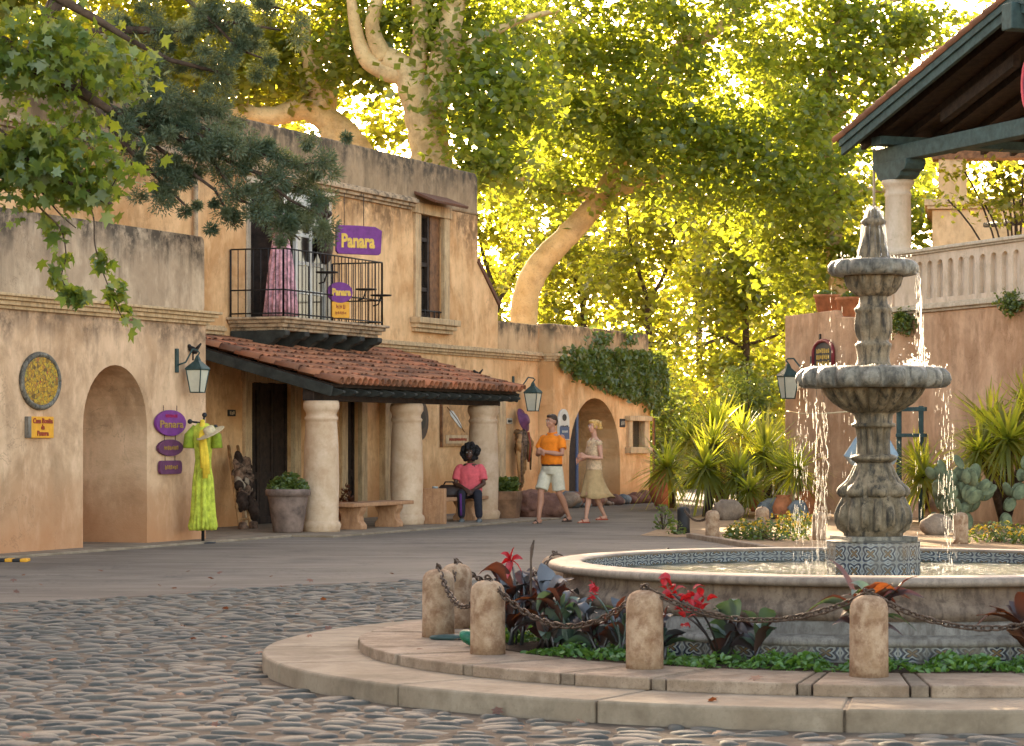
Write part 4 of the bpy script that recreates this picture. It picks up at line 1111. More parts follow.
for r in range(nrow):     # heavier verge tiles capping the gable edge
    ua = RU - (RU - EU + .1) * r / nrow; ub = RU - (RU - EU + .1) * (r + 1) / nrow - .05
    for q, (nn, rr) in enumerate(((.49, .065), (.40, .085))):
        b = len(V); k = 8; vr = rng.random() * .3
        for i, (u, r_) in enumerate(((ua, rr), (ub, rr * 1.12))):
            for j in range(k + 1):
                a = -PI * .35 + 1.7 * PI * j / k; V.append(tuple(RP2(u, nn + r_ * math.cos(a), .07 + q * .035 + r_ * math.sin(a) + (.02 if i else 0))))
        for j in range(k):
            a, b1 = b + j, b + j + 1; Fc.append((a, b1, b1 + k + 1)); Fc.append((a, b1 + k + 1, a + k + 1)); VV.extend([vr, vr])
np_mesh('roof_tiles', np.array(V), np.array(Fc), np.array(VV), M['tiles'], pv)
mb = MB(); FR.box(mb, RU - .16, RU + .16, -6.4, .62, RZ - .55, RZ - .12); mb.build('ridge_beam', M['teal'], pv, bevel=.02)
for k in range(10):
    n = .05 - k * .62; mb = MB(); slope(mb, -.17, -.035, n - .05, n + .05, EU + .1, RU - .17); mb.build('rafter', M['darkwood'], pv)
mb = MB(); FR.box(mb, .3, 9.3, -5.75, -5.5, 6.645, 8.0); mb.build('gable_boarding', M['darkwood'], pv)
mb = MB()
mb.prism(FR, [(.9, 6.9), (3.3, 7.55), (3.3, 7.75), (.9, 7.08)], -.40, -.26); mb.build('brace', M['darkwood'], pv)
# red framed round sign hanging in the gable
u, z = FR.px(1030, 84, .25)
t = thing('round_sign', FR.p(u, .25, z), 'red-rimmed round sign hanging in the pavilion gable at the right edge', 'sign')
mb = MB(); fr = FR; mb.prism(FR, oval(u, z, .20, .42), .22, .27); mb.build('board', M['plum'], t)
pts = [FR.p(u + .20 * math.cos(2 * PI * k / 32), .27, z + .42 * math.sin(2 * PI * k / 32)) for k in range(33)]
mb = MB(); mb.tube(pts, .025, 8); mb.build('frame', M['pink_cloth'], t)
mb = MB(); mb.tube([FR.p(u, .25, z + .42), FR.p(u, .25, z + .95)], .01, 6); mb.build('hanger', M['iron'], t)
# thin steel pole by the column
t = thing('steel_pole', FR.p(-.8, .1, 3.7), 'thin grey pole standing left of the pavilion column', 'pole'); u, _ = FR.px(874, 200, -.3)
mb = MB(); mb.tube([FR.p(u, -.3, 3.6), FR.p(u, -.3, 6.7)], .025, 8); mb.build('shaft', M['stucco_rail'], t)
mb = MB(); mb.lathe(FR.p(u, -.3, 3.6), [(.07, 0), (.07, .06), (.03, .08)], 12); mb.build('foot', M['stucco_rail'], t)
# golden house beyond the ramp
gx = at(932, 438, 62).x; gx2 = at(1150, 438, 60).x
gh = thing('stucco_house', (gx + 3, 64, 0), 'golden stucco house with an open loggia beyond the balustrade', 'house')
FG = Frame(gx, 62.0, R(100))
mb = MB(); mb.prism(FG, rect(0, 7, -.05, 6.85), -4, 0); mb.build('wall', M['stucco_sun'], gh, bevel=.03)
mb = MB(); FG.box(mb, -.12, 7.1, -4.1, .12, 6.85, 6.93); FG.box(mb, -.18, 7.1, -4.15, .18, 6.93, 7.08); mb.build('cornice', M['trim'], gh, bevel=.02)
for ua, ub in ((.15, .82), (2.3, 2.9), (5.5, 6.2)):
    mb = MB(); FG.box(mb, ua, ub, -.62, -.05, 7.08, 9.0); mb.build('pier', M['stucco_sun'], gh, bevel=.02)
mb = MB(); FG.box(mb, 0, 7, -.7, .0, 8.05, 8.4); mb.build('lintel', M['brown_wood'], gh)
# dark umbrella or awning edge beyond the rail
t = thing('patio_umbrella', FR.p(3, -3.5, 4.6), 'closed dark cantilever umbrella arm resting beyond the balustrade', 'umbrella')
ua, za = FR.px(985, 225, -3.0); ub, zb = FR.px(1060, 218, -3.0)
mb = MB(); mb.tube([FR.p(ua, -3, za), FR.p((ua + ub) / 2, -3, (za + zb) / 2 + .02), FR.p(ub, -3, zb)], [.05, .09, .07], 10); mb.build('canopy', M['black'], t)
mb = MB(); mb.tube([FR.p(ub - .1, -3, 3.58), FR.p(ub - .1, -3, zb)], .04, 10); mb.build('pole', M['black'], t)
# ================================================================ TREES
NPR = np.random.default_rng(21)
def bez(a, b, bend, n=6):
    pts = []
    for i in range(n + 1):
        t = i / n; pts.append(a.lerp(b, t) + bend * (4 * t * (1 - t)))
    return pts
def tree(name, label, trunk, limbs, blobs, lpc, lsize, leafmat, barkmat, seed, group=None, shape=RHOMB, csize=.8, br=.05, twigs=True, up=.5, droop=.6, nearest=True, clumpmat=None):
    """trunk/limbs: lists of (point, radius). blobs: (centre, radii, clumps)."""
    rng = np.random.default_rng(seed); rnd = random.Random(seed)
    root = thing(name, (trunk[0][0].x, trunk[0][0].y, 0), label, 'tree', group)
    mb = MB()
    def smooth_path(pl):
        P_ = [Vector(p) for p, r in pl]; out = []
        for i in range(len(P_) - 1):
            p0, p1, p2, p3 = P_[max(i - 1, 0)], P_[i], P_[i + 1], P_[min(i + 2, len(P_) - 1)]
            for k in range(5):
                t = k / 5
                out.append((.5 * ((2 * p1) + (p2 - p0) * t + (2 * p0 - 5 * p1 + 4 * p2 - p3) * t * t + (3 * p1 - p0 - 3 * p2 + p3) * t ** 3), (pl[i][1] * (1 - t) + pl[i + 1][1] * t) * rnd.uniform(.95, 1.06)))
        out.append((P_[-1], pl[-1][1])); return out
    tp = smooth_path(trunk); mb.tube([p for p, r in tp], [r for p, r in tp], 14)
    nodes = [(p, r) for p, r in tp[len(tp) // 3:]]
    for lm in limbs:
        lp = smooth_path(lm); m2 = MB(); m2.tube([p for p, r in lp], [r for p, r in lp], 10); m2.build('limb', barkmat, root); nodes += lp[1:]
    C = []
    for c, rd, n in blobs:
        d = rng.normal(size=(n, 3)); d /= np.linalg.norm(d, axis=1)[:, None]
        q = rng.random(n) ** (1 / 2.2)
        C.append(np.array(c) + d * q[:, None] * np.array(rd))
    C = np.concatenate(C); C = C[C[:, 2] > 1.0]
    if twigs:
        m3 = mb
        for p in sorted([Vector(c) for c in C], key=lambda p: min((p - q).length for q, r in nodes)):
            q, r = min(nodes, key=lambda nr: (nr[0] - p).length)
            L = (p - q).length
            if L > .3:
                r0 = min(r * .7, br * (.4 + .25 * L)); pts = bez(q, p, Vector((rnd.uniform(-.1, .1) * L, rnd.uniform(-.1, .1) * L, rnd.uniform(.0, .14) * L)))
                m3.tube(pts, [r0 * (1 - .8 * i / 6) for i in range(7)], 5, cap=False)
                for i in (2, 3, 4, 5): nodes.append((pts[i], r0 * (1 - .8 * i / 6)))
    mb.build('trunk', barkmat, root)
    n = len(C); k = lpc
    ctr = np.repeat(C, k, axis=0)
    sc = np.repeat(csize * (0.55 + .9 * rng.random(n)), k)[:, None]
    pos = ctr + rng.normal(size=(n * k, 3)) * sc * np.array([.5, .5, .34])
    var = np.clip(np.repeat(rng.random(n), k) * .55 + rng.random(n * k) * .45, 0, 1)
    leaves('crown', pos, lsize, shape, leafmat, root, rng, up, droop, var=var)
    return root
def blob(px, py, Y, rx, ry, rd, n):
    c = at(px, py, Y); return (c, (rx / FPX * Y, rd, ry / FPX * Y), n)
def path(Y, *l):   # (px,py,width px[,dY])
    return [(at(x[0], x[1], Y + (x[3] if len(x) > 3 else 0)), x[2] / 2 / FPX * Y) for x in l]
def ground_pt(px, Y): p = at(px, 438, Y); p.z = -.05; return p
SYC = dict(leafmat=M['leaf_syc'], barkmat=M['bark_syc'])
# 1 the big sycamore behind the shops
Y = 57
tree('sycamore_tree', 'big pale-barked sycamore rising behind the two-storey shop, its trunk forking over the parapet',
     [(ground_pt(438, Y), .62)] + path(Y, (437, 260, 46), (433, 180, 44), (428, 135, 40), (418, 100, 36), (405, 70, 27), (385, 58, 24)),
     [path(Y, (428, 130, 30), (440, 80, 30), (447, 40, 28), (455, 0, 22), (462, -60, 14)), path(Y, (385, 60, 20), (372, 25, 15), (384, -20, 11)),
      path(Y, (412, 88, 20), (421, 30, 17), (415, -20, 12)), path(Y, (408, 76, 22), (384, 70, 20), (366, 58, 17), (356, 30, 13), (350, -10, 9)), path(Y, (447, 60, 12), (480, 40, 10), (520, 20, 7), (560, 10, 4))],
     [blob(430, 20, Y + 1, 130, 70, 2.2, 70), blob(380, 60, Y + 2, 70, 40, 1.5, 18), blob(490, 90, Y - 1, 60, 75, 1.6, 42), blob(430, -120, Y, 190, 90, 3, 60), blob(480, 160, Y - 1.5, 40, 36, 1, 16)],
     72, .205, seed=1, group='sycamores behind the shops', **SYC)
# 2 the second sycamore with the giant low limb
Y = 60
tree('sycamore_tree', 'thick-limbed sycamore with one huge limb lying low over the shop parapet',
     [(ground_pt(352, Y), .55)] + path(Y, (350, 240, 30), (343, 165, 28), (332, 130, 25), (318, 92, 20), (309, 60, 14), (305, 20, 9)),
     [path(Y, (372, 175, 28), (352, 140, 26), (330, 122, 27), (305, 108, 25), (275, 116, 19), (245, 112, 17), (205, 108, 12), (160, 95, 8)),
      path(Y, (312, 80, 13), (322, 50, 12), (340, 20, 9)), path(Y, (330, 128, 16), (332, 80, 12), (345, 40, 8))],
     [blob(290, 60, Y + 1, 90, 70, 2, 62), blob(180, 60, Y + 1, 90, 70, 2, 60), blob(330, -60, Y, 120, 80, 2, 40), blob(120, -60, Y, 150, 90, 2, 60), blob(385, 125, Y + 2, 30, 24, 1, 9)],
     72, .225, leafmat=M['leaf_mid'], barkmat=M['bark_syc'], seed=2, group='sycamores behind the shops')
# 3 leaning sycamore behind the low parapet
Y = 64
tree('sycamore_tree', 'leaning sycamore with a smooth curved trunk behind the low ochre parapet',
     [(ground_pt(516, Y), .42)] + path(Y, (520, 400, 29), (523, 330, 28), (527, 292, 27), (541, 263, 25), (564, 239, 24), (587, 214, 22), (604, 192, 19), (625, 150, 20), (652, 95, 16), (690, 30, 11)),
     [path(Y, (600, 196, 14), (570, 190, 12), (535, 182, 11), (505, 178, 8), (480, 184, 5)), path(Y, (604, 192, 16), (650, 180, 13), (700, 150, 11), (735, 128, 9), (770, 118, 5)),
      path(Y, (625, 150, 12), (610, 110, 11), (585, 70, 9), (575, 20, 6)), path(Y, (670, 60, 12), (730, 20, 11), (760, -20, 8)), path(Y, (660, 175, 8), (690, 195, 7), (720, 205, 5))],
     [blob(650, 130, Y - 1, 170, 90, 1.8, 130), blob(560, 90, Y, 90, 80, 1.5, 42), blob(640, 20, Y, 180, 70, 2.5, 110), blob(760, 170, Y - 1, 110, 80, 1.6, 70), blob(655, -110, Y, 220, 100, 3, 80), blob(540, 190, Y + .5, 50, 34, 1, 18)],
     62, .205, seed=3, group='sycamores behind the shops', **SYC)
# 4 tree at the right with sparse sprays against the sky
Y = 66
tree('sycamore_tree', 'sycamore beyond the pavilion with loose sprays of leaves against the pale sky',
     [(ground_pt(845, Y), .3)] + path(Y, (842, 330, 20), (832, 220, 18), (825, 120, 15), (835, 40, 10), (845, -40, 6)),
     [path(Y, (828, 130, 9), (870, 80, 7), (915, 55, 5), (945, 45, 3)), path(Y, (835, 40, 8), (880, 5, 6), (940, -10, 4)), path(Y, (830, 200, 8), (880, 190, 6), (925, 205, 4)), path(Y, (826, 150, 8), (780, 100, 7), (750, 60, 4))],
     [blob(815, 60, Y, 90, 90, 2, 75), blob(800, 190, Y, 70, 110, 1.6, 62), blob(880, 95, Y, 60, 50, 1.2, 16), blob(905, 28, Y, 60, 26, 1.2, 20), blob(905, 205, Y, 34, 50, 1, 15), blob(820, -70, Y, 150, 70, 2, 46), blob(850, 270, Y, 40, 60, 1, 18)],
     70, .22, leafmat=M['leaf_syc'], barkmat=M['bark_syc'], seed=4, group='sycamores behind the shops')
# 5 slim trees glowing further back
for px, Y, hh, lab, sd in ((747, 78, 215, 'slim forked sapling glowing yellow green in the gap between the buildings', 5), (650, 86, 200, 'slender yellow-green tree left of the forked sapling, above the ivy wall', 6),
                       (585, 92, 210, 'yellow-lit tree low behind the leaning sycamore trunk', 7), (835, 88, 230, 'yellow-lit tree behind the fountain top', 8), (500, 98, 190, 'far golden tree just right of the upper storey', 9), (700, 104, 150, 'farthest golden tree filling the gap between the buildings', 10)):
    tk = [(ground_pt(px, Y), .16)] + path(Y, (px, 400, 8), (px - 1, 340, 7), (px - 2, 300, 6))
    tree('slim_tree', lab, tk, [path(Y, (px - 2, 300, 5), (px - 12, 270, 4), (px - 20, 240, 3), (px - 26, 180, 2)), path(Y, (px - 2, 302, 5), (px + 14, 275, 4), (px + 24, 240, 3), (px + 30, 170, 2)),
                               path(Y, (px, 345, 4), (px + 30, 335, 3), (px + 50, 320, 2)), path(Y, (px - 1, 350, 4), (px - 28, 335, 3), (px - 48, 330, 2))],
         [blob(px, hh + 60, Y, 72, 95, 1.6, 64), blob(px, hh - 60, Y, 80, 90, 1.6, 40), blob(px + 8, 385, Y, 62, 52, 1.4, 30)],
         62, .24, M['leaf_gold'] if sd != 5 else M['leaf_mid'], M['bark_dark'], sd, group='slim trees in the gap between the buildings', csize=.95, br=.03)
# 6 far left tree, then an unseen one added to keep sun off the cobbles
tree('sycamore_tree', 'yellow-lit tree far behind the left parapet, top left', [(ground_pt(90, 66), .4)] + path(66, (92, 200, 22), (100, 100, 18), (112, 20, 12)), [path(66, (100, 90, 9), (160, 40, 6), (200, 10, 4)), path(66, (100, 100, 9), (50, 50, 6), (0, 20, 4))],
     [blob(110, 60, 66, 130, 90, 2, 90), blob(60, -60, 66, 170, 70, 2, 60)], 80, .22, M['leaf_gold'], M['bark_syc'], 31, group='sycamores behind the shops')
tree('sycamore_tree', 'unseen dense sycamore added beyond the left frame edge to shade the cobbles', [(ground_pt(-260, 58), .45)] + path(58, (-255, 200, 28), (-240, 60, 22), (-230, -60, 14)), [path(58, (-250, 120, 12), (-160, 40, 8), (-110, -20, 5)), path(58, (-245, 80, 12), (-330, 20, 8), (-400, -40, 5))],
     [blob(-180, -30, 58, 210, 120, 2.5, 150), blob(-210, -190, 58, 200, 120, 2.5, 110), blob(-380, -60, 58, 130, 160, 2, 70), blob(-200, 110, 58, 160, 70, 2, 60), blob(-60, -100, 56, 150, 150, 2.5, 120), blob(-120, -260, 56, 200, 120, 2.5, 100)], 190, .25, M['leaf_syc'], M['bark_syc'], 33, group='sycamores behind the shops')
# 7 dark rounded shrubs in the gap
def shrub(name, label, px, Y, blobs, lpc, lsize, mat, seed, csize=.35, shape=RHOMB, group=None, stem=.05):
    rng = np.random.default_rng(seed); g = ground_pt(px, Y); g.z = 0
    r = thing(name, g, label, 'shrub', group)
    mb = MB(); rnd = random.Random(seed)
    C = []
    for c, rd, n in blobs:
        d = rng.normal(size=(n, 3)); d /= np.linalg.norm(d, axis=1)[:, None]; C.append(np.array(c) + d * (rng.random(n) ** .4)[:, None] * np.array(rd))
    C = np.concatenate(C); C = C[C[:, 2] > .05]
    for c in C[::4]: mb.tube(bez(g, Vector(c), Vector((0, 0, .15))), [stem * (1 - .12 * i) for i in range(7)], 5, cap=False)
    mb.build('stems', M['bark_dark'], r)
    pos = np.repeat(C, lpc, axis=0) + rng.normal(size=(len(C) * lpc, 3)) * csize * .5
    pos[:, 2] = np.maximum(pos[:, 2], .03)
    leaves('foliage', pos, lsize, shape, mat, r, rng, .4, .4); return r
shrub('round_shrub', 'dark rounded shrub behind the yuccas in the gap between the buildings', 745, 66, [blob(747, 400, 66, 24, 34, .7, 36)], 90, .10, M['leaf_ivy'], 41)
shrub('tall_hedge', 'tall loose hedge glowing behind the yuccas at the back of the gap', 690, 72, [blob(690, 450, 72, 60, 50, 1, 50), blob(740, 455, 74, 60, 45, 1, 40), blob(660, 400, 72, 30, 60, .8, 26)], 90, .14, M['leaf_mid'], 42, .6)
shrub('wild_shrub', 'leafy shrub against the end of the arched wall below the ivy', 662, 60, [blob(664, 440, 60, 18, 44, .5, 26)], 80, .12, M['leaf_ivy'], 43, .4)
# distant wood closing the view
def far_wood():
    rng = np.random.default_rng(77); n = 60000
    x = rng.uniform(-52, 60, n); z = (rng.random(n) ** .8) * (15 + 5 * np.sin(x * .35) + 3 * np.sin(x * .9)); y = 128 + rng.normal(size=n) * 5 + 3 * np.sin(x * .5)
    q = np.floor(x * .55) * 7.1 + np.floor(z * .5) * 3.3; x = x + .7 * np.sin(q * 12.9); z = np.maximum(z + .6 * np.sin(q * 7.7), .1)
    o = leaves('far_wood', np.stack([x, y, z], 1), .55, RHOMB, M['leaf_gold'], None, rng, off=(0, 128, 0)); tag(o, kind='stuff')
far_wood()
# 8 foreground sycamore hanging in at the top left
Y = 24.5
fg = [path(Y, (-190, 20, 60), (-90, 10, 34), (-10, 40, 22), (60, 80, 14), (110, 110, 7)), path(Y, (-90, 60, 24), (-20, 120, 14), (40, 165, 10), (85, 190, 6), (112, 205, 4)),
      path(Y, (-90, -40, 26), (0, -30, 16), (80, 10, 9), (130, 40, 5)), path(Y, (20, 170, 3), (38, 205, 2.2), (60, 228, 1.6), (66, 255, 1.4), (62, 280, 1.2), (80, 300, 1)), path(Y, (80, 185, 3), (93, 215, 1.6), (95, 245, 1.4), (104, 275, 1.3), (122, 318, 1)), path(Y, (40, 190, 2.4), (60, 214, 1.6), (76, 228, 1.2))]
tree('sycamore_tree', 'near sycamore hanging large lobed leaves in from the top left corner',
     [(ground_pt(-215, Y), .34)] + path(Y, (-212, 300, 64), (-205, 150, 60), (-190, 20, 58), (-150, -80, 44)), fg,
     [blob(50, 60, Y, 80, 62, .8, 62), blob(20, 165, Y, 60, 45, .6, 42), blob(75, 165, Y, 48, 44, .5, 34), blob(110, 60, Y + .5, 30, 40, .5, 14), blob(-60, 40, Y, 70, 110, .9, 40), blob(30, -60, Y, 150, 50, 1, 40)],
     16, .135, M['leaf_near'], M['bark_dark'], 51, shape=MAPLE, csize=.34, br=.018, up=.1, droop=1.1)
rngs = np.random.default_rng(5)
def sprig(parent, pxs, n, spread, size, mat, Y):
    P_ = []
    for i in range(n):
        t = rngs.random() * (len(pxs) - 1); k = int(t); f = t - k
        a, b = pxs[k], pxs[min(k + 1, len(pxs) - 1)]
        c = at(a[0] + (b[0] - a[0]) * f, a[1] + (b[1] - a[1]) * f, Y); P_.append(np.array(c) + rngs.normal(size=3) * spread)
    leaves('leaf_spray', np.array(P_), size, MAPLE, mat, parent, rngs, .1, 1.6)
near = [o for o in COL.objects if o.get('label', '').startswith('near sycamore')][0]
sprig(near, [(50, 228), (60, 235), (62, 262), (52, 280), (66, 290), (80, 296), (84, 305)], 66, .055, .15, M['leaf_near'], Y)
sprig(near, [(98, 258), (106, 266), (112, 285), (120, 300), (126, 322)], 62, .05, .14, M['leaf_near'], Y)
# 9 juniper reaching over the shop from the courtyard behind the left parapet
Y = 34.6
def juniper():
    rng = np.random.default_rng(61); rnd = random.Random(61)
    g = ground_pt(-6, Y + 1.2)
    r = thing('juniper_tree', (g.x, g.y, 0), 'dark blue-green juniper spreading flat boughs over the balcony and left parapet', 'tree')
    tk = [(g, .2)] + [(at(x, y, Y + .9), w / 2 / FPX * Y) for x, y, w in ((-4, 300, 26), (4, 190, 25), (16, 110, 22), (40, 40, 20), (70, -30, 15), (90, -90, 9))]
    mb = MB(); mb.tube([p for p, q in tk], [q for p, q in tk], 12); mb.build('trunk', M['bark_dark'], r)
    boughs = [[(28, 80, 11), (90, 100, 10), (150, 125, 8), (205, 150, 6), (255, 172, 4), (305, 190, 2)], [(90, 100, 7), (130, 150, 6), (165, 185, 4), (185, 205, 2)], [(100, 105, 6), (140, 135, 5), (175, 160, 4), (215, 190, 3), (235, 225, 2)], [(60, 60, 7), (110, 75, 6), (160, 95, 4), (195, 105, 3), (225, 118, 2)], [(120, 115, 5), (160, 118, 4), (200, 135, 3), (235, 155, 2)], [(150, 125, 6), (205, 128, 4), (250, 150, 3), (300, 165, 2.5), (335, 160, 1.5)], [(255, 172, 4), (290, 200, 3), (318, 214, 2), (330, 235, 1)],
              [(205, 150, 4), (240, 200, 3), (275, 215, 2), (300, 240, 1.5)], [(40, 40, 11), (110, 30, 9), (180, 30, 7), (235, 22, 4), (280, 30, 2)], [(110, 30, 6), (170, 60, 5), (230, 75, 3)], [(70, -30, 9), (150, -30, 7), (220, -20, 5), (270, -10, 3)], [(150, -30, 5), (200, 10, 4), (240, 50, 3), (262, 58, 2)], [(220, -20, 4), (250, 0, 3), (285, 10, 2)]]
    C = []
    for b in boughs:
        pts = [(at(x, y, Y + (-.0) + rnd.uniform(-.25, .25)), w / 2 / FPX * Y) for x, y, w in b]
        mb = MB(); mb.tube([p for p, q in pts], [q for p, q in pts], 7); mb.build('bough', M['bark_dark'], r)
        for i in range(len(pts) - 1):
            a, c = pts[i][0], pts[i + 1][0]; L = (c - a).length
            for q in range(int(L / .062 * (.25 if i == 0 else 1))):
                t = rnd.random(); C.append(np.array(a.lerp(c, t)) + rng.normal(size=3) * np.array([.20, .22, .16]) + np.array([0, 0, .02]))
    C = np.array(C); keep = rng.random(len(C)) < .95; C = C[keep]
    # each tuft: short scale-leaf twigs radiating from a point
    k = 330; n = len(C)
    d = rng.normal(size=(n * k, 3)); d[:, 2] *= .8; d[:, 0] += .3; d[:, 2] -= .15; d /= np.linalg.norm(d, axis=1)[:, None]
    ctr = np.repeat(C, k, axis=0); L = .05 + .15 * np.repeat(rng.random(n), k); s0 = rng.random(n * k) ** .6
    base = ctr + d * (L * s0)[:, None] * 1.1; tip = base + d * .05 + rng.normal(size=(n * k, 3)) * .012
    sd = np.cross(d, rng.normal(size=(n * k, 3))); sd /= np.linalg.norm(sd, axis=1)[:, None] + 1e-9; sd *= .0095
    V = np.stack([base - sd, base + sd, tip], 1).reshape(-1, 3); F = np.arange(len(V)).reshape(-1, 3)
    var = np.clip(np.repeat(rng.random(n), k) * .6 + .4 * rng.random(n * k), 0, 1)
    np_mesh('crown', V, F, var, M['leaf_pine'], r)
juniper()
# 10 ivy on the arched wall
def ivy():
    rng = np.random.default_rng(71); r = thing('ivy', FA.p(17, .35, 0), 'dense green ivy draped over the top of the arched wall', 'climbing plant')
    poly = [(556, 356), (566, 352), (600, 352), (650, 352), (662, 360), (664, 388), (659, 412), (652, 416), (649, 405), (640, 402), (628, 398), (612, 392), (600, 386), (590, 384), (582, 376), (574, 378), (570, 368), (560, 368)]
    pl = [FA.px(x, y, NA + .05) for x, y in poly]
    def inside(u, z):
        c = False; j = len(pl) - 1
        for i in range(len(pl)):
            if (pl[i][1] > z) != (pl[j][1] > z) and u < (pl[j][0] - pl[i][0]) * (z - pl[i][1]) / (pl[j][1] - pl[i][1]) + pl[i][0]: c = not c
            j = i
        return c
    us = [p[0] for p in pl]; zs = [p[1] for p in pl]; P_ = []
    while len(P_) < 6000:
        u, z = rng.uniform(min(us), max(us)), rng.uniform(min(zs), max(zs))
        if inside(u + rng.normal() * .06, z + rng.normal() * .06):
            th = .05 + .13 * (math.sin(u * 5 + z * 3) * .5 + .5) * rng.random() + .1 * rng.random()
            P_.append(FA.p(u, NA + th, z))
    for a, b, c in ((592, 352, 22), (600, 345, 18), (626, 345, 20)):
        for i in range(70): u, z = FA.px(a + rng.normal() * 4, b - abs(rng.normal()) * c * .5, NA); P_.append(FA.p(u, NA + .05 + rng.random() * .1, z))
    leaves('foliage', np.array([tuple(p) for p in P_]), .13, OVALL, M['leaf_ivy'], r, rng, .0, .8)
    mb = MB(); rnd = random.Random(2)
    for i in range(16):
        u = 15.8 + i * .17; pts = [FA.p(u + rnd.uniform(-.1, .1), NA + .02, 3.0 - .12 * k) for k in range(5)]; mb.tube(pts, .012, 5)
    mb.tube([FA.p(18.7, NA - .02, z) for z in (0, 1, 2, 2.8)], .03, 6); mb.build('stems', M['bark_dark'], r)
ivy()
# ================================================================ YUCCAS, CACTI, BED PLANTS
def blades(C, D, L, W, rng, bend=.35, seg=4):
    """sword leaves: C base (n,3), D direction, L length, W width."""
    n = len(C); up = np.array([0, 0, 1.0]); side = np.cross(D, up); side /= np.linalg.norm(side, axis=1)[:, None] + 1e-9
    V = []; 
    for i in range(seg + 1):
        t = i / seg; p = C + D * (L * t)[:, None] + np.array([0, 0, -1.0]) * (bend * L * t * t)[:, None]
        w = W * (1 - t) ** .6 * (.55 + .45 * min(1, t * 4)); V += [p - side * w[:, None], p + side * w[:, None]]
    V = np.stack(V, 1)
    F = np.array([q for i in range(seg) for q in ((2 * i, 2 * i + 1, 2 * i + 3), (2 * i, 2 * i + 3, 2 * i + 2))])
    k = V.shape[1]; FF = (F[None] + (np.arange(n) * k)[:, None, None]).reshape(-1, 3)
    return V.reshape(-1, 3), FF, np.repeat(rng.random(n), len(F))
def yucca(label, base, heads, seed, L=.62, mat=None, group='yuccas in the planting beds', nb=95):
    """heads: (point, scale)"""
    rng = np.random.default_rng(seed); r = thing('yucca', base, label, 'yucca', group)
    for h, s in heads:
        h = Vector(h); mb = MB(); mid = (Vector(base) + h) / 2 + Vector((.04, 0, -.05)); mb.tube([base, mid, h], [.07 * s, .06 * s, .05 * s], 9); mb.build('trunk', M['bark_dark'], r)
        n = int(nb * 1.8); th = rng.random(n) * 2 * PI; el = np.arcsin(np.clip(rng.uniform(-.8, 1.0, n), -1, 1))
        D = np.stack([np.cos(th) * np.cos(el), np.sin(th) * np.cos(el), np.sin(el)], 1)
        l = L * s * rng.uniform(.8, 1.3, n); bd = rng.uniform(.02, .4, n)
        C = np.array(h) + D * .05 + rng.normal(size=(n, 3)) * .03
        V, F, v = blades(C, D, l, np.full(n, .023 * s), rng, bd); np_mesh('leaf_rosette', V, F, v, mat or M['leaf_yucca'], r)
def yh(px, py, Y, s=1.0): return (at(px, py, Y), s)
yucca('full round yucca in the middle of the clump behind the bollards', gp(707, 517), [yh(706, 468, 46, 1.3), yh(714, 445, 47, 1.1)], 1)
yucca('yucca with the brightest upright crown right of the clump, above the yellow flowers', gp(768, 512), [yh(764, 452, 47, 1.35), yh(782, 470, 46, 1.0)], 2, nb=120)
yucca('low bright yucca at the left edge of the bed beside the arched wall', gp(672, 508), [yh(668, 468, 50, 1.2)], 3)
yucca('tall golden yucca at the back of the clump', gp(722, 505), [yh(718, 428, 52, 1.35), yh(742, 436, 53, 1.2), yh(690, 440, 52, 1.2)], 4)
yucca('small yucca low in the clump, between the round one and the bright one', gp(738, 514), [yh(738, 476, 46, 1.1), yh(750, 490, 45, .8)], 5)
yucca('large many-headed yucca against the russet wall at the right edge', gp(1004, 525), [yh(1008, 440, 40, 1.35), yh(990, 425, 41, 1.25), yh(1030, 412, 41, 1.3), yh(980, 452, 40, 1.0)], 6, nb=120)
yucca('bright yucca between the fountain stem and the falling water on the right', gp(922, 516), [yh(924, 476, 42, 1.15), yh(918, 462, 43, .9)], 7)
yucca('narrow-leaved yucca showing left of the fountain stem', gp(800, 518), [yh(798, 470, 44, 1.0)], 8)
def prickly(label, px, py, seed, wide, n):
    rnd = random.Random(seed); g = gp(px, py); r = thing('prickly_pear', g, label, 'cactus', 'prickly pears by the russet wall')
    pads = []
    for i in range(n):
        if i < 7 or not pads: c = g + Vector((rnd.uniform(-wide, wide), rnd.uniform(-.2, .2), .16)); tilt = rnd.uniform(-.3, .3)
        else:
            pc_, pt, ph = rnd.choice(pads); tilt = pt * .6 + rnd.uniform(-.7, .7); c = pc_ + Vector((math.sin(pt), 0, math.cos(pt))) * ph + Vector((math.sin(tilt) * .13, rnd.uniform(-.08, .08), abs(math.cos(tilt)) * .13))
            if c.z > 1.05: continue
        h = rnd.uniform(.09, .14); pads.append((c, tilt, h))
        mb = MB(); ma = Matrix.Rotation(tilt, 3, 'Y') @ Matrix.Rotation(rnd.uniform(-.9, .9), 3, 'Z'); mb.ball(c, (h * .72, .022, h), 14, 9, mat=ma); mb.build('pad', M['cactus'], r)
prickly('dense grey-green prickly pear under the yucca at the right edge', 990, 532, 3, .62, 95)
prickly('prickly pear half behind the right-hand falling water', 950, 530, 4, .3, 34)
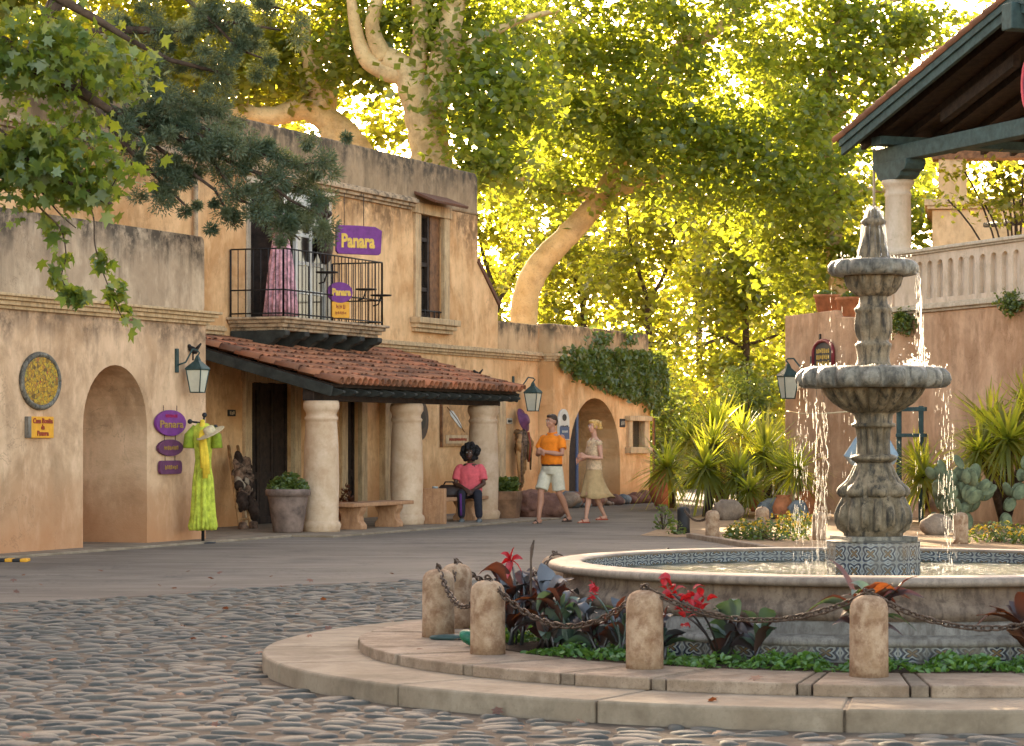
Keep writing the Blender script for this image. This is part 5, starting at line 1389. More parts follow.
def bedplant(name, label, px, py, w, h, n, size, mat, seed, bloom=None, nb=0, group='low plants in the bed'):
    rng = np.random.default_rng(seed); g = gp(px, py); r = thing(name, g, label, 'plant', group)
    a = rng.random(n) * 2 * PI; q = np.sqrt(rng.random(n)); P_ = np.stack([g.x + w * q * np.cos(a), g.y + w * .8 * q * np.sin(a), .02 + h * rng.random(n) * (1.1 - .7 * q * q)], 1)
    P0_ = P_
    if bloom:
        a = rng.random(nb) * 2 * PI; q = np.sqrt(rng.random(nb)); P1 = np.stack([g.x + w * q * np.cos(a), g.y + w * .8 * q * np.sin(a), h * (1.1 - .55 * q * q) * (.7 + .35 * rng.random(nb))], 1)
        P0_ = np.concatenate([P_, P1])
    o = leaves('foliage', P0_, size, OVALL, [mat, bloom] if bloom else mat, r, rng, .4, 0)
    if bloom: o.data.polygons.foreach_set('material_index', (np.arange(len(P0_) * 8) >= len(P_) * 8).astype(np.int32))
    mb = MB(); 
    for i in range(8): mb.tube([g + Vector((0, 0, -.01)), Vector(P_[i])], .006, 5, cap=False)
    mb.build('stems', M['bark_dark'], r)
for i, (px, py, w, h, lab) in enumerate(((775, 541, .45, .32, 'low yellow-flowered plant in front of the bright yucca'), (798, 538, .4, .36, 'yellow-flowered plant left of the left-hand falling water'), (745, 540, .3, .25, 'small leafy plant right of the sunny corner bollard'), (1000, 543, .5, .26, 'yellow-flowered ground plant below the prickly pear at the right'), (1040, 545, .4, .25, 'yellow-flowered plant at the right frame edge'))):
    bedplant('flowering_plant', lab, px, py, w, h, 420, .06, M['leaf_ivy'], 80 + i, M['yellow_bloom'], 90)
bedplant('weed', 'small green weed growing left of the dark bollard', 663, 530, .16, .42, 60, .09, M['leaf_ivy'], 90)
bedplant('weed', 'low green weed tuft at the foot of the dark bollard', 676, 535, .14, .2, 60, .07, M['leaf_ivy'], 91)
# rocks
def rock(label, px, py, size, mat, seed, name='rock', group=None, z=0.0, Y=None):
    rnd = random.Random(seed); g = gp(px, py); 
    c = g + Vector((0, size[1] * .5, size[2] * .42 + z)); mb = MB(); mb.ball(c, (size[0] / 2, size[1] / 2, size[2] / 2), 14, 10)
    f = [Vector((rnd.uniform(-1, 1), rnd.uniform(-1, 1), rnd.uniform(-1, 1))) for _ in range(5)]
    for i, v in enumerate(mb.v):
        d = (v - c); k = 1
        for q in f:
            e = d.normalized().dot(q.normalized()) if d.length else 0
            if e > .72: k -= (e - .72) * .8
        mb.v[i] = c + d * k * (1 + .05 * math.sin(d.x * 31 + d.z * 23))
        mb.v[i].z = max(mb.v[i].z, -.02)
    o = mb.build(name, M[mat]); tag(o, label, name, group); return o
rock('broad tan boulder among the yuccas behind the pale corner bollard', 728, 521, (.6, .4, .4), 'rock', 1)
rock('grey-blue boulder under the bright yucca', 772, 520, (.5, .4, .42), 'bluerock', 2)
rock('rounded blue-grey boulder just left of the left-hand falling water', 800, 522, (.4, .35, .4), 'bluerock', 3)
rock('pale boulder behind the fountain bulb on the right', 938, 536, (.5, .4, .36), 'rock', 5)
rr_ = random.Random(6)
for i in range(17):
    px = 566 + i * 5.1 + rr_.uniform(-2, 2); py = 506.5 - (px - 566) * .075
    u = upx(px, NA + .4); g = FA.p(u, NA + .33 + rr_.uniform(0, .14), 0); 
    q = gp(512, 500); s = rr_.choice((.14, .2, .3, .42)) * rr_.uniform(.8, 1.15)
    p_ = (g.x / g.y * FPX + HX, HY + FPX * EYE / g.y)
    mt = rr_.choice(['rock', 'rock', 'bluerock', 'redrock']); od = 'first second third fourth fifth sixth seventh eighth ninth tenth eleventh twelfth thirteenth fourteenth fifteenth sixteenth last'.split()[i]
    rock('%s %s rock, %s from the left in the row along the arched wall' % ('small' if s < .19 else 'large' if s > .3 else 'middling', {'rock': 'tan', 'bluerock': 'blue-grey', 'redrock': 'dull red'}[mt], od), p_[0], p_[1], (s * 1.2, s, s * .8), mt, 100 + i, group='rocks along the arched wall')
# ================================================================ FOUNTAIN BED PLANTS
def ground_cover():
    rng = np.random.default_rng(91); n = 21000
    a = rng.random(n) * 2 * PI; rr = np.sqrt(rng.uniform(2.10 ** 2, 2.47 ** 2, n))
    lump = .042 + .035 * np.sin(a * 23) * np.sin(a * 9 + 1) + .02 * np.sin(a * 61)
    P_ = np.stack([FC.x + rr * np.sin(a), FC.y - rr * np.cos(a), .185 + lump * rng.random(n) * (1.15 - ((rr - 2.28) / .24) ** 2 * .5)], 1)
    keep = np.ones(n, bool)
    dg = np.degrees(a); keep &= ~((dg > 285) & (dg < 299)); keep &= (dg < 40) | (dg > 262)
    keep &= rng.random(n) < np.where(np.sin(a * 31) + np.sin(a * 17) < -1.2, .4, 1)
    o = leaves('ground_cover', P_[keep], .042, OVALL, M['leaf_ground'], None, rng, .6, 0, off=FC); tag(o, kind='stuff')
ground_cover()
def paddle(mb_, base, tip, width, bend, roll, cup=.25):
    """a broad canna leaf from base to tip with a folded midrib and a wavy edge."""
    n = 9; d = tip - base; L = d.length; dn = d.normalized(); side = dn.cross(Vector((0, 0, 1)));
    if side.length < .05: side = Vector((1, 0, 0))
    side.normalize(); up = side.cross(dn); R_ = Matrix.Rotation(roll, 3, dn); side = R_ @ side; up = R_ @ up
    vs = []
    for i in range(n + 1):
        t = i / n; c = base + d * t + Vector((0, 0, 1)) * bend * L * math.sin(PI * t) - Vector((0, 0, 1)) * bend * .9 * L * t * t
        w = width * max(.02, math.sin(PI * min(1, t ** .75 * .98 + .01))) ** .8
        wv = .07 * width * math.sin(t * 19 + roll * 5)
        vs += [c - side * w + up * (cup * w + wv), c - side * w * .5 + up * cup * w * .35, c, c + side * w * .5 + up * cup * w * .35, c + side * w + up * (cup * w - wv)]
    fs = [(i * 5 + k, i * 5 + k + 1, i * 5 + k + 6, i * 5 + k + 5) for i in range(n) for k in range(4)]
    mb_.add(vs, fs, 0, True)
def canna(label, ang, r, h, nl, mats, seed, flower=None, lean=0, wide=.075, stalk=None):
    rnd = random.Random(seed); b = Vector((FC.x + r * math.sin(R(ang)), FC.y - r * math.cos(R(ang)), .19))
    t = thing('canna', b, label, 'canna plant', 'cannas around the fountain'); ns = max(1, nl // 5)
    tops = []
    for s in range(ns):
        tp = b + Vector((rnd.uniform(-.10, .10) + lean, rnd.uniform(-.06, .06), h * rnd.uniform(.75, 1))); tops.append((b + Vector((rnd.uniform(-.04, .04), rnd.uniform(-.03, .03), 0)), tp))
        mb = MB(); mb.tube(bez(tops[-1][0], tp, Vector((.01, 0, 0)), 4), [.011, .010, .009, .008, .006], 7); mb.build('stem', M[mats[0]], t)
    for i in range(nl):
        a0_, a1_ = tops[i % ns]; q = a0_.lerp(a1_, rnd.uniform(.15, .9)); az = rnd.uniform(0, 2 * PI); el = rnd.uniform(.2, 1.15)
        L = h * rnd.uniform(.45, .8); tip = q + Vector((math.cos(az) * math.cos(el), math.sin(az) * math.cos(el) * .6, math.sin(el))) * L
        mb = MB(); paddle(mb, q, tip, wide * rnd.uniform(.6, 1.15), rnd.uniform(.05, .3), rnd.uniform(-.8, .8)); o = mb.build('leaf', M[rnd.choice(mats)], t)
        o.data.attributes.new('var', 'FLOAT', 'FACE').data.foreach_set('value', [rnd.random()] * len(o.data.polygons))
    for f in (flower or []):
        c = at(*f[:3]); s = f[3]; st = MB(); st.tube(bez(b, c, Vector((.02, 0, .02)), 5), .006, 6); st.build('flower_stalk', M[mats[0]], t)
        mb = MB()
        for i in range(f[4]):
            q = c + Vector((rnd.gauss(0, s * .35), rnd.gauss(0, s * .3), rnd.gauss(0, s * .45))) if f[4] > 7 else c
            az = rnd.uniform(0, 2 * PI) if f[4] > 7 else 2 * PI * i / f[4] + .3; el = rnd.uniform(-.3, .9)
            dv = Vector((math.cos(az) * math.cos(el), math.sin(az) * math.cos(el) * .6, math.sin(el))) if f[4] > 7 else Vector((math.cos(az), -.3, math.sin(az)))
            paddle(mb, q, q + dv * s * rnd.uniform(.7, 1.1), s * .26, .15, rnd.uniform(-1, 1), .3)
        o = mb.build('flower', M['red_bloom'], t); o.data.attributes.new('var', 'FLOAT', 'FACE').data.foreach_set('value', [rnd.random() for _ in o.data.polygons])
    if stalk:
        mb = MB(); mb.tube([at(*p) for p in stalk], [.007, .007, .006, .011, .004][:len(stalk)], 6); mb.build('seed_stalk', M['bark_dark'], t)
canna('slate and bronze canna behind the packet with a single star-shaped red flower', -72, 2.3, .40, 24, ['leaf_slate', 'leaf_bronze', 'leaf_bronze'], 1, [(511, 561, 15.2, .09, 6)], wide=.05)
canna('rust and slate canna at the left end of the pool with a dry seed stalk', -64, 2.26, .38, 22, ['leaf_bronze', 'leaf_slate', 'leaf_rust', 'leaf_bronze'], 2, stalk=[(531, 620, 15.0), (531, 580, 15.0), (531, 560, 15.0), (532, 548, 15.0), (534, 540, 15.0)], wide=.05)
canna('low mixed green and bronze canna under the sagging left chain', -56, 2.25, .30, 20, ['leaf_cgreen', 'leaf_bronze', 'leaf_cgreen', 'leaf_slate'], 3, wide=.045)
canna('green canna with one small red bloom against the pool wall', -45, 2.25, .28, 18, ['leaf_cgreen', 'leaf_slate', 'leaf_bronze'], 4, [(594, 593, 14.2, .055, 14)], wide=.045)
canna('dark canna with the big cluster of red flowers in front of the pool', -29, 2.26, .30, 18, ['leaf_bronze', 'leaf_cgreen', 'leaf_slate'], 5, [(674, 594, 13.72, .075, 18), (695, 603, 13.70, .08, 22), (688, 617, 13.68, .06, 12)], wide=.05)
canna('small bronze canna right of the red flower cluster', -24, 2.24, .30, 9, ['leaf_bronze', 'leaf_cgreen'], 6, wide=.045)
canna('rust-leaved canna behind the right-hand bollard', -8.2, 2.36, .42, 34, ['leaf_rust', 'leaf_bronze', 'leaf_cgreen', 'leaf_bronze'], 7, wide=.04)
canna('rust and dark canna at the right edge of the picture', 13.2, 2.3, .36, 16, ['leaf_rust', 'leaf_bronze', 'leaf_bronze'], 8, wide=.055)
canna('dark slate canna between the two leftmost bollards', -86, 2.3, .26, 14, ['leaf_cgreen', 'leaf_slate', 'leaf_bronze'], 9, wide=.042)
canna('bronze canna behind the second bollard from the left', -80, 2.2, .34, 14, ['leaf_bronze', 'leaf_slate'], 10, wide=.045)

canna('dark bronze canna mass low behind the second and third bollards, left half', -58, 2.32, .27, 26, ['leaf_bronze', 'leaf_bronze', 'leaf_slate', 'leaf_cgreen'], 21, wide=.05)
canna('dark bronze canna mass low behind the second and third bollards, right half', -50, 2.30, .25, 26, ['leaf_bronze', 'leaf_slate', 'leaf_cgreen'], 22, wide=.048)
canna('dark drooping canna at the back of the bed against the pool wall, left', -66, 2.16, .34, 24, ['leaf_bronze', 'leaf_slate'], 23, wide=.055)
canna('dark canna close behind the third bollard', -38, 2.32, .25, 22, ['leaf_bronze', 'leaf_cgreen', 'leaf_slate'], 24, wide=.048)
# ================================================================ PEOPLE
def remeshed(mb, name, voxel, mat, parent, smooth=3):
    me = bpy.data.meshes.new('tmp'); off = wloc(parent)
    me.from_pydata([tuple(v - off) for v in mb.v], [], mb.f)
    o = bpy.data.objects.new('tmp', me); COL.objects.link(o)
    r = o.modifiers.new('r', 'REMESH'); r.mode = 'VOXEL'; r.voxel_size = voxel
    s = o.modifiers.new('s', 'SMOOTH'); s.factor = .5; s.iterations = smooth
    dg = bpy.context.evaluated_depsgraph_get(); m2 = bpy.data.meshes.new_from_object(o.evaluated_get(dg))
    bpy.data.objects.remove(o); m2.name = name
    return link_mesh(name, m2, mat, parent, off, smooth=True)
def limb(mb, pts, rad, seg=12, flat=1.0, hem=False):
    mb.tube(pts, rad, seg, flat=flat)
    for p, r in ((pts[0], rad[0]), (pts[-1], rad[-1]))[:1 if hem else 2]: mb.ball(p, r, 10, 7)
class Fig:
    """local frame: x to the figure's left, -y the way it faces, z up; T maps to the world."""
    def __init__(s, pos, yaw, k=1.0):
        s.o = Vector(pos); s.R = Matrix.Rotation(yaw, 3, 'Z'); s.k = k
    def __call__(s, x, y, z): return s.o + s.R @ Vector((x, y, z)) * s.k
def rings(mb, T, rs, seg=20):
    """torso like loft: (cx, cy, z, rx, ry)."""
    vs = []
    for cx, cy, z, rx, ry in rs:
        for k in range(seg):
            a = 2 * PI * k / seg; c, s_ = math.cos(a), math.sin(a)
            c = math.copysign(abs(c) ** .85, c); s_ = math.copysign(abs(s_) ** .85, s_)
            vs.append(T(cx + rx * c, cy + ry * s_, z))
    n = len(rs)
    fs = [(i * seg + k, i * seg + (k + 1) % seg, (i + 1) * seg + (k + 1) % seg, (i + 1) * seg + k) for i in range(n - 1) for k in range(seg)]
    fs += [tuple(range(seg))[::-1], tuple(range((n - 1) * seg, n * seg))]; mb.add(vs, fs, 0, True)
def hand(mb, T, w, d, palm_n, side, curl=.5, s=1.0):
    """palm + four unequal bent fingers + thumb. w wrist, d direction, palm_n palm normal, side towards the thumb (local vectors)."""
    w, d, n, t = Vector(w), Vector(d).normalized(), Vector(palm_n).normalized(), Vector(side).normalized()
    L = .085 * s
    for q in (-.5, -.17, .17, .5): limb(mb, [T(*(w + t * q * .05)), T(*(w + d * L + t * q * .068))], [.016 * s, .014 * s], 8)
    for q, l in ((.5, .070), (.17, .082), (-.17, .076), (-.5, .058)):
        b = w + d * L + t * q * .072; a1 = curl * .7; a2 = curl * 1.5
        p1 = b + (d * math.cos(a1) + n * math.sin(a1)) * l * .5; p2 = p1 + (d * math.cos(a2) + n * math.sin(a2)) * l * .5
        limb(mb, [T(*b), T(*p1), T(*p2)], [.0105 * s, .0095 * s, .008 * s], 7)
    b = w + d * .03 + t * .03; p1 = b + (d * .6 + t * .75 + n * .25).normalized() * .04; p2 = p1 + (d * .95 + n * .3).normalized() * .032
    limb(mb, [T(*b), T(*p1), T(*p2)], [.013, .0115, .009], 7)
def head(mb, T, c, yaw, s=1.0):
    """skull, jaw, nose, ears, neck joint; face turned by yaw about the vertical. returns mapping for hair and features."""
    c = Vector(c); Rz = Matrix.Rotation(yaw, 3, 'Z')
    def H(x, y, z): return T(*(c + Rz @ Vector((x, y, z)) * s))
    def el(p, r): 
        vs0 = len(mb.v); mb.ball((0, 0, 0), r, 16, 12)
        for i in range(vs0, len(mb.v)): v = mb.v[i]; mb.v[i] = H(p[0] + v.x, p[1] + v.y, p[2] + v.z)
    el((0, .012, .025), (.074, .092, .092)); el((0, -.022, -.035), (.060, .068, .075)); el((0, -.045, -.085), (.034, .036, .026))
    el((0, -.092, -.018), (.0135, .018, .024)); el((0, -.082, .004), (.010, .012, .03)); el((0, -.083, -.058), (.026, .012, .008)); el((0, -.082, -.068), (.022, .011, .007))
    for sx in (-1, 1): el((sx * .075, .012, -.012), (.010, .020, .030)); el((sx * .031, -.070, .028), (.022, .012, .008)); el((sx * .038, -.055, -.03), (.022, .02, .02))
    return H
def face_marks(par, H, lipmat, browmat):
    mb = MB()
    for sx in (-1, 1): mb.ball(H(sx * .030, -.081, .010), .0095, 8, 6)
    eyes = mb; e = eyes.build('eyes', M['whitepaint'], par)
    for sx in (-1, 1):
        m2 = MB(); m2.ball(H(sx * .030, -.0885, .010), .0048, 8, 6); m2.build('pupil', M['black'], par)
        m3 = MB(); m3.tube([H(sx * .016, -.088, .028), H(sx * .032, -.087, .033), H(sx * .047, -.078, .028)], [.003, .0042, .0025], 6); m3.build('eyebrow', browmat, par)
    m4 = MB(); m4.tube([H(-.022, -.088, -.062), H(0, -.0965, -.061), H(.022, -.088, -.062)], [.003, .0052, .003], 6); m4.build('lips', lipmat, par)
def folds(o, amp=.006, sc=9):
    tx = bpy.data.textures.new('cloth_folds', 'CLOUDS'); tx.noise_scale = .11
    d = o.modifiers.new('folds', 'DISPLACE'); d.texture = tx; d.strength = amp * 2; d.mid_level = .5; d.texture_coords = 'LOCAL'
# ---- man in the orange polo
def man():
    g = gp(552, 523.5); T = Fig((g.x, g.y, .004), R(-36))
    P0 = thing('person', (g.x, g.y, 0), 'man in orange polo shirt and pale shorts walking, hands held together', 'person', 'people in the courtyard')
    b = MB()
    hipL, hipR = (.095, 0, .90), (-.095, 0, .90)
    kneeL, kneeR = (.115, .04, .485), (-.105, -.17, .50); ankL, ankR = (.12, .30, .125), (-.11, -.22, .085)
    for h, k, a in ((hipL, kneeL, ankL), (hipR, kneeR, ankR)):
        h, k, a = Vector(h), Vector(k), Vector(a)
        limb(b, [T(*h), T(*(h.lerp(k, .4))), T(*k), T(*(k.lerp(a, .3) + Vector((0, .018, 0)))), T(*(k.lerp(a, .7))), T(*a)], [.088, .078, .054, .057, .042, .035], 14)
        f = a + Vector((.0, -.03, -.065)); limb(b, [T(*(a + Vector((0, .035, -.045)))), T(*f), T(*(a + Vector((.012, -.15, -.078))))], [.036, .036, .026], 10)
    rings(b, T, [(0, 0, .84, .13, .10), (0, 0, .93, .165, .115), (0, -.01, 1.05, .155, .115), (0, -.01, 1.20, .165, .115), (0, 0, 1.34, .175, .11), (0, .01, 1.43, .14, .085), (0, .01, 1.49, .06, .06)])
    limb(b, [T(0, .012, 1.44), T(0, -.005, 1.58)], [.06, .055], 12)
    shL, shR = (.185, .01, 1.40), (-.185, .01, 1.40); elL, elR = (.25, -.07, 1.13), (-.245, -.06, 1.12); wrL, wrR = (.055, -.285, 1.17), (-.06, -.275, 1.15)
    for s, e, w, sg in ((shL, elL, wrL, 1), (shR, elR, wrR, -1)):
        s, e, w = Vector(s), Vector(e), Vector(w)
        limb(b, [T(*s), T(*s.lerp(e, .5)), T(*e), T(*e.lerp(w, .35)), T(*w)], [.056, .05, .041, .043, .028], 12)
        hand(b, T, w + (w - e).normalized() * .012, Vector((-sg * .75, -.45, .12)), (-sg * .2, .6, -.5), (0, -.1, 1), .7)
    H = head(b, T, (0, -.015, 1.665), R(-18))
    remeshed(b, 'body', .0085, M['skin_tan'], P0, 4)
    s = MB()
    rings(s, T, [(0, 0, .955, .178, .128), (0, -.01, .99, .186, .14), (0, -.012, 1.06, .183, .142), (0, -.012, 1.20, .186, .136), (0, 0, 1.34, .195, .127), (0, .01, 1.415, .165, .10), (0, .012, 1.455, .10, .078), (0, .01, 1.475, .078, .07)])
    for sg in (-1, 1):
        a, e = Vector((sg * .17, .01, 1.385)), Vector((sg * .238, -.035, 1.215)); limb(s, [T(*a), T(*a.lerp(e, .5)), T(*e)], [.070, .074, .072], 14, hem=True)
    o = remeshed(s, 'polo_shirt', .012, M['orange_cloth'], P0, 3); folds(o, .007)
    c = MB(); c.tube([T(.073 * math.sin(a), .008 - .07 * math.cos(a), 1.478 + .012 * math.cos(a) * -1) for a in [2 * PI * k / 20 for k in range(21)]], .016, 8); c.build('collar', M['orange_cloth'], P0)
    c = MB(); rings(c, T, [(0, -.002, .935, .180, .130), (0, -.002, .968, .181, .132)]); c.build('belt', M['leather'], P0)
    sh = MB(); rings(sh, T, [(0, 0, .80, .17, .13), (0, 0, .90, .185, .14), (0, 0, .952, .176, .127)])
    for h, k in ((hipL, kneeL), (hipR, kneeR)):
        h, k = Vector(h), Vector(k); e = h.lerp(k, .88); limb(sh, [T(*h), T(*h.lerp(k, .45)), T(*e)], [.098, .106, .108], 16, hem=True)
    o = remeshed(sh, 'shorts', .012, M['khaki_pale'], P0, 2); folds(o, .010)
    for a in (ankL, ankR):
        a = Vector(a); f = MB(); z = a.z - .105
        pts = []
        f.box((0, 0, 0), (.0, .0, .0)); f.v, f.f, f.m, f.sm = [], [], [], []
        rings(f, T, [(a.x + .004, a.y - .05, z, .046, .135), (a.x + .004, a.y - .05, z + .028, .044, .13)], 18)
        f.tube([T(a.x - .045, a.y - .09, z + .03), T(a.x, a.y - .09, z + .075), T(a.x + .05, a.y - .09, z + .03)], .014, 6); f.build('sandal', M['leather'], P0)
    hr = MB()
    for p, r in (((0, .022, .048), (.080, .090, .080)), ((0, .07, .0), (.068, .045, .07)), ((0, -.03, .088), (.062, .055, .032))):
        v0 = len(hr.v); hr.ball((0, 0, 0), r, 16, 12)
        for i in range(v0, len(hr.v)): v = hr.v[i]; hr.v[i] = H(p[0] + v.x, p[1] + v.y, p[2] + v.z)
    remeshed(hr, 'hair', .009, M['hair_brown'], P0, 2)
    face_marks(P0, H, M['plum'], M['hair_brown'])
man()
# ---- woman with the flared skirt
def woman():
    g = gp(594, 522.8); T = Fig((g.x, g.y, .004), R(-62), .965)
    P0 = thing('person', (g.x, g.y, 0), 'woman with tied-up blond hair in sleeveless blouse and flared khaki skirt, walking', 'person', 'people in the courtyard')
    b = MB(); hips = ((.085, 0, .88), (-.085, 0, .88)); kn = ((.085, -.16, .48), (-.085, .05, .48)); an = ((.08, -.20, .085), (-.085, .25, .13))
    for h, k, a in zip(hips, kn, an):
        h, k, a = Vector(h), Vector(k), Vector(a)
        limb(b, [T(*h), T(*h.lerp(k, .4)), T(*k), T(*(k.lerp(a, .3) + Vector((0, .015, 0)))), T(*k.lerp(a, .7)), T(*a)], [.085, .072, .048, .050, .036, .029], 14)
        limb(b, [T(*(a + Vector((0, .03, -.04)))), T(*(a + Vector((0, -.04, -.06)))), T(*(a + Vector((.008, -.14, -.072))))], [.030, .032, .022], 10)
    rings(b, T, [(0, 0, .80, .12, .10), (0, 0, .90, .16, .115), (0, 0, 1.04, .125, .095), (0, -.01, 1.20, .145, .11), (0, 0, 1.33, .15, .09), (0, .01, 1.41, .11, .07), (0, .012, 1.46, .05, .05)])
    limb(b, [T(0, .014, 1.42), T(0, -.005, 1.56)], [.048, .044], 12)
    for sh, el, wr, sg in (((.165, .01, 1.37), (.215, .02, 1.10), (.12, -.22, 1.13), 1), ((-.165, .01, 1.37), (-.22, -.03, 1.11), (-.10, -.25, 1.06), -1)):
        s, e, w = Vector(sh), Vector(el), Vector(wr)
        limb(b, [T(*s), T(*s.lerp(e, .5)), T(*e), T(*e.lerp(w, .35)), T(*w)], [.046, .042, .035, .036, .024], 12)
        hand(b, T, w + (w - e).normalized() * .01, (w - e).normalized() + Vector((-sg * .3, 0, .1)), (-sg * .5, .1, -.6), (0, -.1, 1), .6, .9)
    H = head(b, T, (0, -.015, 1.645), R(8), .96)
    remeshed(b, 'body', .008, M['skin_pale'], P0, 4)
    s = MB(); rings(s, T, [(0, 0, .90, .172, .128), (0, 0, .96, .165, .12), (0, 0, 1.05, .142, .108), (0, -.012, 1.20, .160, .124), (0, 0, 1.32, .165, .104), (0, .01, 1.39, .142, .085), (0, .012, 1.425, .085, .066)])
    for sg in (-1, 1): limb(s, [T(sg * .14, .01, 1.36), T(sg * .168, .01, 1.35)], [.06, .058], 12)
    o = remeshed(s, 'blouse', .011, M['cream_cloth'], P0, 2); folds(o, .006)
    c = MB()
    c.tube([T(.06, -.03, 1.44), T(.025, -.09, 1.37), T(.0, -.115, 1.30)], [.016, .02, .008], 8); c.tube([T(-.06, -.03, 1.44), T(-.025, -.09, 1.37), T(0, -.115, 1.30)], [.016, .02, .008], 8); c.build('collar', M['cream_cloth'], P0)
    sk = MB(); vs = []; seg = 60; prof = [(.955, .150, .115, 0), (.90, .172, .128, 0), (.80, .19, .15, -.01), (.65, .205, .20, .0), (.52, .225, .255, .03), (.43, .26, .32, .07), (.425, .25, .31, .07), (.53, .21, .24, .03), (.8, .17, .13, 0)]
    for i, (z, rx, ry, dy) in enumerate(prof):
        w = max(0, (.85 - z)) * .42
        for k in range(seg):
            a = 2 * PI * k / seg; f = 1 + w * .28 * math.sin(7 * a + 1) + w * .16 * math.sin(11 * a)
            vs.append(T(rx * f * math.cos(a), dy + ry * f * math.sin(a), z + (.02 * math.sin(3 * a) if z < .5 else 0)))
    fs = [(i * seg + k, i * seg + (k + 1) % seg, (i + 1) * seg + (k + 1) % seg, (i + 1) * seg + k) for i in range(len(prof) - 1) for k in range(seg)]
    sk.add(vs, fs, 0, True); sk.build('skirt', M['khaki'], P0)
    for a in an:
        a = Vector(a); f = MB(); rings(f, T, [(a.x, a.y - .045, a.z - .092, .040, .125), (a.x, a.y - .045, a.z - .068, .038, .12)], 18)
        f.tube([T(a.x - .038, a.y - .08, a.z - .066), T(a.x, a.y - .08, a.z - .028), T(a.x + .04, a.y - .08, a.z - .066)], .011, 6); f.build('sandal', M['red_letter'], P0)
    hr = MB()
    for p, r in (((0, .022, .042), (.084, .094, .084)), ((0, .085, .0), (.06, .05, .06)), ((0, -.045, .08), (.06, .045, .032)), ((0, .125, .02), (.062, .058, .062)), ((.03, .135, -.03), (.045, .045, .04)), ((-.02, .10, .075), (.05, .055, .045)), ((0.0, .15, .06), (.035, .04, .035)), ((.07, -.02, .0), (.016, .03, .05)), ((-.07, -.02, .0), (.016, .03, .05))):
        v0 = len(hr.v); hr.ball((0, 0, 0), r, 14, 10)
        for i in range(v0, len(hr.v)): v = hr.v[i]; hr.v[i] = H(p[0] + v.x, p[1] + v.y, p[2] + v.z)
    o = remeshed(hr, 'hair', .009, M['hair_blond'], P0, 1); folds(o, .006)
    face_marks(P0, H, M['crimson'], M['hair_brown'])
woman()
